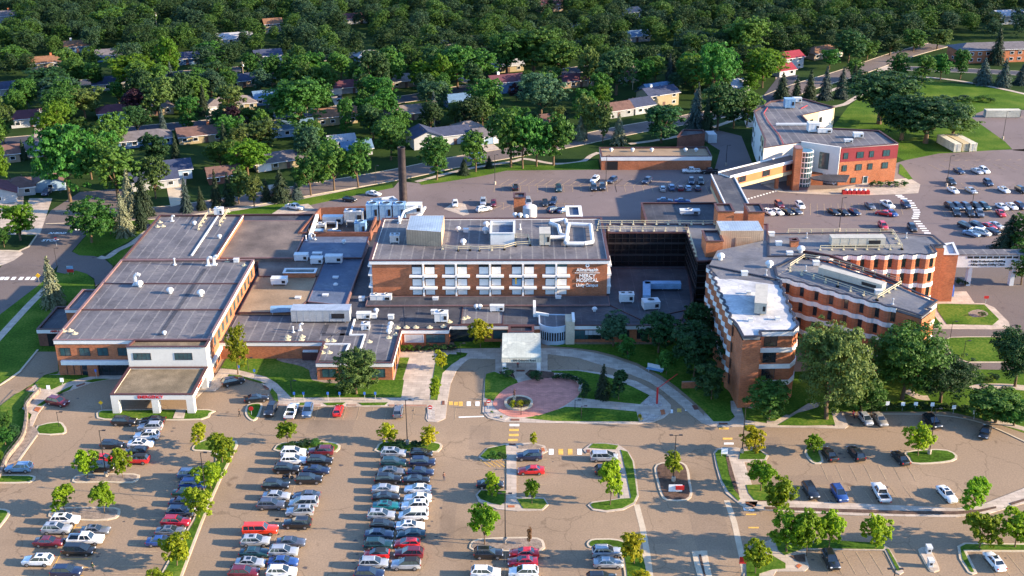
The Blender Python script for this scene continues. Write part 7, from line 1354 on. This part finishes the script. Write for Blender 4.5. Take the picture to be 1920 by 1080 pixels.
T(ZH,[(795,1045,590,395,'huge','olive','huge grey-green tree before the left ward wing'),(1160,948,570,410,'huge','mid','huge green tree covering the middle ward wing end'),(1345,962,740,330,'huge','dark','leaning dark spreading tree right of the huge green one'),(515,1045,870,260,'broad','mid','low bushy tree at the left ward wing foot'),(965,1020,860,230,'broad','mid','green tree between the two huge ward trees'),(1705,885,605,280,'huge','dark','dark round tree at the right edge beside the lawn'),(1610,1060,915,290,'broad','mid','green tree behind the hedge at lower right'),(1700,1075,960,200,'broad','mid','second green tree behind the hedge, right edge'),(1735,395,200,170,'broad','mid','green tree in front of the white skywalk')],'trees round the ward building',.05)
T(ZH,[(1670,235,60,190,'spruce','dark','dark conifer at the right edge below the rear lot'),(1740,250,50,150,'broad','mid','bright green tree at the right edge below the rear lot')],'trees round the ward building',.05)
T(ZL,[(500,955,500,260,'spruce','pale','pale sunlit spruce on the left lawn'),(845,365,-40,440,'broad','mid','wide bright green tree at the left road junction'),(190,345,0,350,'broad','lime','green tree at the corner of the left side road'),(40,410,225,150,'broad','mid','low green tree at the left edge by the side road'),(1150,300,-80,230,'spruce','pale','grey-green spruce beside the wide bright tree'),(1310,240,-30,190,'spruce','dark','darker spruce right of the wide bright tree'),(1020,290,60,200,'tall','mid','green tree tucked behind the wide bright tree')],'trees on the west side')
SP=[(246,404,318,46,'spruce','pale','large grey-green spruce behind the north wing, left'),(272,404,322,46,'spruce','dark','large dark spruce behind the north wing, right'),(292,372,296,62,'tall','olive','olive tree behind the large grey-green spruces'),(172,336,250,66,'broad','mid','green tree between the garages and the tall left tree'),(350,397,333,29,'spruce','blue','blue-grey spruce right of the wide white driveway'),(378,393,350,24,'spruce','dark','small dark spruce second from the driveway'),(407,388,318,27,'spruce','dark','tall narrow spruce third from the driveway'),(430,384,325,30,'spruce','dark','dark spruce fourth from the driveway'),(448,382,318,50,'tall','olive','olive tree among the roadside spruces'),(477,388,330,46,'tall','olive','thin airy tree with pale trunk by the back street'),(500,376,335,28,'spruce','dark','dark spruce right of the half-bare tree'),(527,376,318,50,'spruce','dark','broad dark spruce before the hip-roofed house'),(556,372,342,32,'spruce','blue','low blue-grey spruce left of the roadside maples'),(583,366,288,66,'broad','mid','first roadside maple from the left'),(627,357,268,66,'broad','mid','second roadside maple from the left'),(672,351,262,66,'broad','mid','third roadside maple from the left'),(819,337,258,72,'broad','mid','roadside maple right of the chimney'),(892,322,248,56,'broad','mid','slim roadside maple before the white van'),(870,327,298,28,'spruce','dark','small dark spruce between roadside maples'),(917,315,292,20,'spruce','dark','smallest dark spruce by the lamp post'),(958,313,205,92,'tall','mid','first big tree of the clump behind the rear lot'),(980,316,212,70,'tall','mid','second big tree of the clump behind the rear lot'),(1006,312,215,70,'tall','mid','third big tree of the clump behind the rear lot'),(1038,310,216,84,'tall','mid','fourth big tree of the clump behind the rear lot'),(733,300,226,76,'broad','mid','round green tree behind the chimney top'),(560,250,146,126,'oak','mid','big spreading tree over the pale blue house'),(250,170,104,96,'broad','lime','sunlit lime tree above the dark slate house'),(443,258,196,60,'broad','purple','purple-leaved tree by the cream rambler driveway'),(262,225,163,60,'broad','purple','purple-leaved tree left of the wide-window house'),(490,290,222,84,'broad','olive','golden green tree before the pale blue house'),(455,268,222,34,'spruce','blue','blue-grey spruce at the yellow-gabled house'),(108,275,190,76,'broad','lime','bright lime tree above the tallest left tree'),(132,378,232,116,'tall','mid','tallest left tree before the low grey-roofed house'),(222,375,268,122,'tall','mid','wide tall tree behind the left spruces'),(8,270,176,64,'tall','olive','sunlit olive tree at the left edge'),(0,350,268,44,'broad','lime','lime tree at the left edge above the garages'),(45,300,262,20,'spruce','dark','dark slim conifer by the low grey-roofed house'),
(465,330,258,90,'broad','lime','bright-topped tree behind the roadside spruces'),(415,320,262,60,'broad','mid','green tree left of the bright-topped one'),(120,198,146,90,'broad','bluegreen','soft blue-green tree on the far left slope'),(160,222,162,86,'broad','olive','olive tree above the pale blue maroon-roofed house'),(95,182,128,84,'broad','dark','domed dark tree beside the sunlit orange house'),(133,150,90,50,'broad','mid','round green tree behind the domed dark one'),(318,150,66,60,'broad','lime','lime tree right of the far maroon tree'),(395,165,114,74,'broad','dark','dark round tree on the middle street'),(430,232,160,70,'broad','olive','olive tree in front of the cream rambler'),(345,215,130,52,'broad','dark','dark tree left of the cream rambler'),(300,225,142,70,'broad','olive','pale olive tree beside the wide-window house'),(400,130,74,66,'broad','mid','green tree behind the dark round one'),(490,178,126,42,'broad','bluegreen','blue-green tree at the end of the long rambler'),(555,160,108,60,'broad','mid','green tree beyond the big spreading tree'),(210,60,14,80,'broad','mid','broad tree near the top left'),(30,130,86,60,'broad','mid','green tree at the far left edge'),
(700,190,95,74,'broad','dark','dense dark tree behind the purple-roofed house'),(735,168,82,60,'broad','mid','green tree left of the tan brick house'),(790,175,112,50,'broad','lime','lime tree right of the tan brick house'),(828,178,98,60,'broad','lime','sunlit lime tree by the street'),(858,165,88,80,'broad','mid','broad green tree behind the small navy house'),(900,158,92,80,'broad','mid','domed green tree left of the tall blue house'),(650,262,185,40,'broad','mid','round tree at the corner of the orange-brown roofed house'),(700,262,196,60,'broad','dark','dark double tree before the long brick house'),(757,232,205,24,'bush','dark','round bush before the long brick house'),(802,185,155,36,'young','yellow','thin yellow tree with pale trunk at the street'),(880,245,180,56,'broad','dark','shaggy dark tree behind the white two-level house'),(905,240,182,50,'tall','olive','shaggy olive tree beside the shaggy dark one'),(968,190,155,32,'broad','purple','small purple tree before the tall blue house'),(1015,225,135,96,'oak','bluegreen','large blue-green tree before the long tan house'),(1000,140,52,110,'oak','mid','great oak with lime top by the cream-white house'),(950,142,58,80,'oak','mid','oak left of the great lime-topped oak'),(1050,150,72,90,'oak','mid','broad oak right of the great lime-topped oak'),(1155,178,90,88,'oak','dark','big grey-green oak with a brown ivy side'),(1105,165,84,40,'tall','olive','olive-leaved tree left of the grey-green oak'),(1125,215,160,44,'broad','lime','yellow-tipped tree left of the brown-roofed house'),(1100,262,175,50,'tall','olive','grey-green shaggy tree before the rear lots'),(1130,268,190,44,'tall','olive','dark shaggy tree before the brown-roofed house'),(1088,262,218,32,'spruce','pale','thin pale spruce behind the footpath'),(1160,270,214,36,'spruce','pale','tall grey spruce left of the outbuilding'),(1060,262,208,40,'spruce','dark','dark spruce right of the rear lot clump'),
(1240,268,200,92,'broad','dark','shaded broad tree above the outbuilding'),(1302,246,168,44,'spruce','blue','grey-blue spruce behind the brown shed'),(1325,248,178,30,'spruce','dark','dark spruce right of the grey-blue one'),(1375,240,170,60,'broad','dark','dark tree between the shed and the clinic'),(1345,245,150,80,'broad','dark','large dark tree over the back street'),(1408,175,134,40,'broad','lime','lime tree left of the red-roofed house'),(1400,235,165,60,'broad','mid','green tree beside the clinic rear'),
(1465,192,136,42,'spruce','dark','first dark spruce behind the clinic'),(1492,190,142,28,'spruce','dark','second dark spruce behind the clinic'),(1517,190,130,32,'spruce','dark','third dark spruce behind the clinic'),(1546,186,125,34,'spruce','blue','fourth spruce behind the clinic, blue tinted'),(1577,184,126,34,'spruce','blue','fifth spruce behind the clinic, blue tinted'),(1601,158,120,24,'spruce','dark','small dark spruce at the street end'),(1648,232,134,156,'oak','dark','giant dark oak right of the clinic, left one'),(1690,262,176,120,'oak','dark','giant dark oak before the park lawn, middle one'),(1735,268,184,150,'oak','dark','giant dark oak above the storage containers'),(1785,258,196,100,'oak','olive','olive oak at the right of the container oaks'),(1683,152,98,42,'broad','mid','first green tree along the park path'),(1728,156,104,46,'broad','mid','second green tree along the park path'),(1763,150,98,40,'broad','mid','third green tree along the park path'),(1800,148,94,40,'broad','mid','fourth green tree along the park path'),(1842,158,108,42,'spruce','blue','first spruce before the brick apartments'),(1880,162,110,36,'spruce','blue','second spruce before the brick apartments'),(1867,120,52,36,'spruce','dark','tall dark spruce overlapping the brick apartments'),(1915,158,118,36,'spruce','blue','third spruce before the brick apartments, right edge'),(1555,130,90,40,'broad','mid','green tree left of the wide orange-roofed house'),(1590,118,54,64,'broad','dark','dark tree at the street bend'),(1625,112,74,50,'broad','mid','green tree before the bend of the far right street'),(1668,104,62,54,'broad','dark','dark tree at the far right street end'),(1712,96,56,56,'broad','mid','green tree beyond the far right street end'),(1757,92,52,54,'broad','olive','olive tree left of the brick apartments'),(1602,150,112,36,'broad','mid','small green tree on the verge of the far right street'),(1430,150,92,90,'broad','lime','sunlit lime tree left of the red-roofed house rear'),(1340,190,76,90,'oak','mid','large green tree behind the back street'),(1395,115,30,90,'oak','mid','large tree with bright crown at upper right')]
T(I0,SP,'neighbourhood trees')
# shrubs
T(ZB,[(470,308,285,95,'bush','dark','dark shrub left half of the second lot oval'),(545,300,272,110,'bush','dark','dark shrub middle of the second lot oval'),(615,298,266,110,'bush','mid','green shrub right end of the second lot oval'),(1110,315,275,125,'bush','dark','dark shrub left of the lamp on the third lot oval'),(1215,315,276,110,'bush','dark','dark shrub right of the lamp on the third lot oval')],'island shrubs',.18)
T(ZC,[(205,383,335,85,'bush','mid','green shrub on the left visitor island'),(255,385,338,70,'bush','dark','darker shrub beside the visitor walk')],'island shrubs',.18)
T(ZR,[(410,662,585,140,'bush','dark','dark round shrub left of the entrance canopy front'),(655,680,600,170,'bush','dark','dark round shrub right of the entrance canopy front'),(455,925,845,75,'bush','yellow','yellow flowering plant left in the round planter'),(520,930,840,85,'bush','yellow','yellow flowering plant middle in the round planter'),(575,918,835,75,'bush','olive','olive plant right in the round planter'),(1530,1030,960,60,'bush','yellow','yellow grass tuft at the island right end'),(280,965,940,35,'bush','lime','tiny plant in the island left gravel'),(360,1003,985,35,'bush','yellow','tiny yellow plant in the island left gravel')],'entrance plants',.2)
hedge=[(825,665,625),(880,660,620),(935,668,625),(985,690,640),(1030,720,660),(1065,760,690),(1080,800,730),(1050,835,770)]
T(ZR,[(x,b+15,t,85,'bush','dark',f'{ORD[i]} dark shrub from the left round the curved seat wall') for i,(x,b,t) in enumerate(hedge)],'entrance plants',.15)
T(ZD,[(930+i*62,88+(0 if i<8 else (i-8)**1.6*4),45+(0 if i<8 else (i-8)**1.6*4),95,'bush','dark',f'{ORD[i]} dark hedge shrub from the left behind the right lot') for i in range(13)],'hedge shrubs',.05)
T(Z4,[(1500+i*62,228,178,90,'bush',('lime' if i<2 else 'dark'),f'{ORD[i]} shrub from the left in the bed before the low front wall') for i in range(7)],'front bed shrubs',.15)
T(ZK,[(1070+i*36,858,828,48,'bush','mid',f'{ORD[i]} green shrub from the left in the clinic bed') for i in range(5)],'clinic shrubs',.05)
T(ZP,[(840,205,165,60,'bush','dark','dark shrub beside the brown brick end block'),(880,215,178,50,'bush','dark','dark shrub nearest the skywalk column'),(985,405,370,60,'bush','olive','olive shrub in the bare patch of the right lawn'),(1025,810,775,60,'bush','olive','small shrub by the right path'),(1060,790,755,90,'bush','dark','dark shrub row by the right path')],'right lawn shrubs',.05)
T(ZK,[(1340+i*30,470-i%3*6,445-i%3*6,60,'bush','bluegreen' if i<6 else 'mid',f'{ORD[i]} leafy crop row from the left in the park garden') for i in range(10)],'park garden crops')
T(ZI,[(740,950,915,60,'bush','dark','dark shrub below the long pale wing'),(170,760,720,50,'bush','dark','dark shrub by the grey-roofed low house')],'yard shrubs')
# left bank shrubs
T(ZM,[(45,745,620,100,'broad','mid','light green tree on the shaded left bank, upper'),(40,850,715,130,'broad','mid','light green tree on the shaded left bank, middle'),(100,800,700,80,'broad','dark','dark tree on the shaded left bank'),(5,960,870,60,'broad','lime','light green tree on the shaded left bank, lowest')],'trees on the left bank')
# --- the rest of the neighbourhood trees, planted by survey between streets and houses
rg=random.Random(5)
def seg(p,pl):
    best=1e9
    for a,b in zip(pl,pl[1:]):
        ax,ay=a;bx,by=b; t=max(0,min(1,((p[0]-ax)*(bx-ax)+(p[1]-ay)*(by-ay))/((bx-ax)**2+(by-ay)**2+1e-9))); best=min(best,math.hypot(p[0]-ax-t*(bx-ax),p[1]-ay-t*(by-ay)))
    return best
KEEP=[(205,246,308,280),(330,238,405,276),(385,185,480,232),(503,210,600,262),(495,280,590,330),(600,195,675,240),(715,192,815,228),(760,235,880,290),(615,148,665,205),(390,160,415,236),(1100,190,1270,250),(1060,140,1110,172),(925,150,975,185),(1440,95,1510,160),(1530,85,1710,170),(1600,150,1960,300),(0,318,115,440),(300,285,350,395),(1790,75,1960,145),(1150,180,1270,240),(30,205,80,245),(425,128,520,165),(640,55,760,60),(1210,220,1440,300),(1000,110,1110,140),(820,130,895,160)]
cand=[]
y=P(960,300).y
Ymax=P(960,-14).y
step=9.5; row=0; y=P(960,318).y
while y<Ymax:
    xw=(y*.50)+30; x=-xw+rg.uniform(0,step)
    while x<xw+20:
        px=x+rg.uniform(-3.4,3.4); py=y+rg.uniform(-3.4,3.4); cand.append((px,py)); x+=step
    y+=step*.9
S1l=[q for q in S1]; auto=[]; far=[]
for p in cand:
    u,v=proj((p[0],p[1],0))
    if u<-60 or u>1990: continue
    # stay behind the back street and out of the park
    yl=np.interp(p[0],[q[0] for q in S1],[q[1] for q in S1])
    if p[1]<yl+10: continue
    if u<300 and v>330: continue
    if seg(p,S2)<8 or seg(p,S3)<8 or seg(p,S1)<8: continue
    if u>1600 and v>92 and v<310 : continue
    if u>1440 and v>120: continue
    h=rg.uniform(9.5,15.5); w_=h*rg.uniform(.78,1.0)
    s=pxm(v)
    if any(math.hypot(p[0]-q[1][0],p[1]-q[1][1])<(w_+q[3])*.30 for q in TREES+auto): continue
    if any(math.hypot(p[0]-q[4].x,p[1]-q[4].y)<7.5 for q in HOUSES): continue
    b=(u-w_*s*.45,v-h*s*.92,u+w_*s*.45,v)
    bad=False
    for k in KEEP+[(q[0],q[1],q[2],q[3]) for q in HOUSES]:
        ix=min(b[2],k[2])-max(b[0],k[0]); iy=min(b[3],k[3])-max(b[1],k[1])
        if ix>0 and iy>0 and v>k[3]-10 and ix*iy>.42*(k[2]-k[0])*(k[3]-k[1]): bad=True;break
        if ix>0 and iy>0 and k in KEEP and ix*iy>.6*(b[2]-b[0])*(b[3]-b[1]): bad=True;break
    if bad: continue
    auto.append((None,p,h,w_,u,v))
auto.sort(key=lambda a:-a[5])
nmain=sum(1 for t in TREES if t[0]['category']=='tree'); LIM=max(0,300-nmain)
print('auto trees',len(auto),'main',nmain,'limit',LIM)
lab=Counter(); todo=[]
for a in auto[:LIM]:
    _,p,h,w_,u,v=a; r=rg.random(); kind='spruce' if r<.09 else 'tall' if r<.3 else 'oak' if r<.5 else 'broad'
    tone=rg.choice(['mid','mid','mid','dark','dark','bluegreen','mid','olive' if rg.random()<.5 else 'mid','mid','lime' if rg.random()<.5 else 'mid']) if kind!='spruce' else rg.choice(['dark','blue'])
    if kind=='spruce': w_*=.5
    hs=min(HOUSES,key=lambda q:math.hypot(p[0]-q[4].x,(p[1]-q[4].y)*.6)); dx=p[0]-hs[4].x; dy=p[1]-hs[4].y
    rel=('behind' if dy>0 else 'in front of') if abs(dy)*.6>abs(dx)*.8 else ('right of' if dx>0 else 'left of')
    key=f"{SIZ(h)} {TON[tone]} {KND[kind]} {rel} {hs[5]}"; todo.append([a,kind,tone,w_,key,u]); lab[key]+=1
seen=Counter(); todo.sort(key=lambda t:t[5])
for a,kind,tone,w_,key,u in todo:
    l=key
    if lab[key]>1: seen[key]+=1; l=f"{key}, {ORD[seen[key]-1]} from left"
    tree((a[1][0],a[1][1],0),kind,tone,a[2],w_,l,'neighbourhood trees',rngs=rg)
# far wood: one mass of crowns beyond the last streets
rest=auto[LIM:]; vs=[]
rngf=np.random.default_rng(3)
def readv(me): a=np.empty(len(me.vertices)*3,np.float32); me.vertices.foreach_get('co',a); return a.reshape(-1,3)
base=[readv(PT[k][i][0]) for k,i in (('broad',0),('oak',1),('tall',2),('broad',2))]
big=[(x,y_) for x in np.arange(-520,560,13.0) for y_ in np.arange(Ymax+4,Ymax+75,13.0)]
pts=[(a[1][0],a[1][1],a[2],a[3]) for a in rest]+[(x+rngf.uniform(-4,4),y_+rngf.uniform(-4,4),rngf.uniform(10,15),rngf.uniform(10,14)) for x,y_ in big]
chunks={'dark':[],'mid':[],'bluegreen':[]}
for i,(x,y_,h,w_) in enumerate(pts):
    B=base[i%4].reshape(-1,4,3)[::2 if y_<Ymax else 4].reshape(-1,3); a=rngf.uniform(0,6.28); c,s=math.cos(a),math.sin(a); q=np.stack([(B[:,0]*c-B[:,1]*s)*w_+x,(B[:,0]*s+B[:,1]*c)*w_+y_,B[:,2]*h],1); chunks[('dark','mid','bluegreen','dark','mid')[i%5]].append(q)
order=[k for k in chunks if chunks[k]]
V=np.concatenate([np.concatenate(chunks[k]) for k in order]); me=npmesh('far_wood',V); idx=np.concatenate([np.full(sum(len(q) for q in chunks[k])//4,i,np.int32) for i,k in enumerate(order)])
for k in order: me.materials.append(MATS['leaf_'+k])
me.polygons.foreach_set('material_index',idx); fw=bpy.data.objects.new('far_wood',me); COL.objects.link(fw); tag(fw,'dense dark green wood along the far top edge of the neighbourhood','wood',None,'stuff')
print('trees total',len(TREES),'far',len(pts),'faces',len(V)//4)
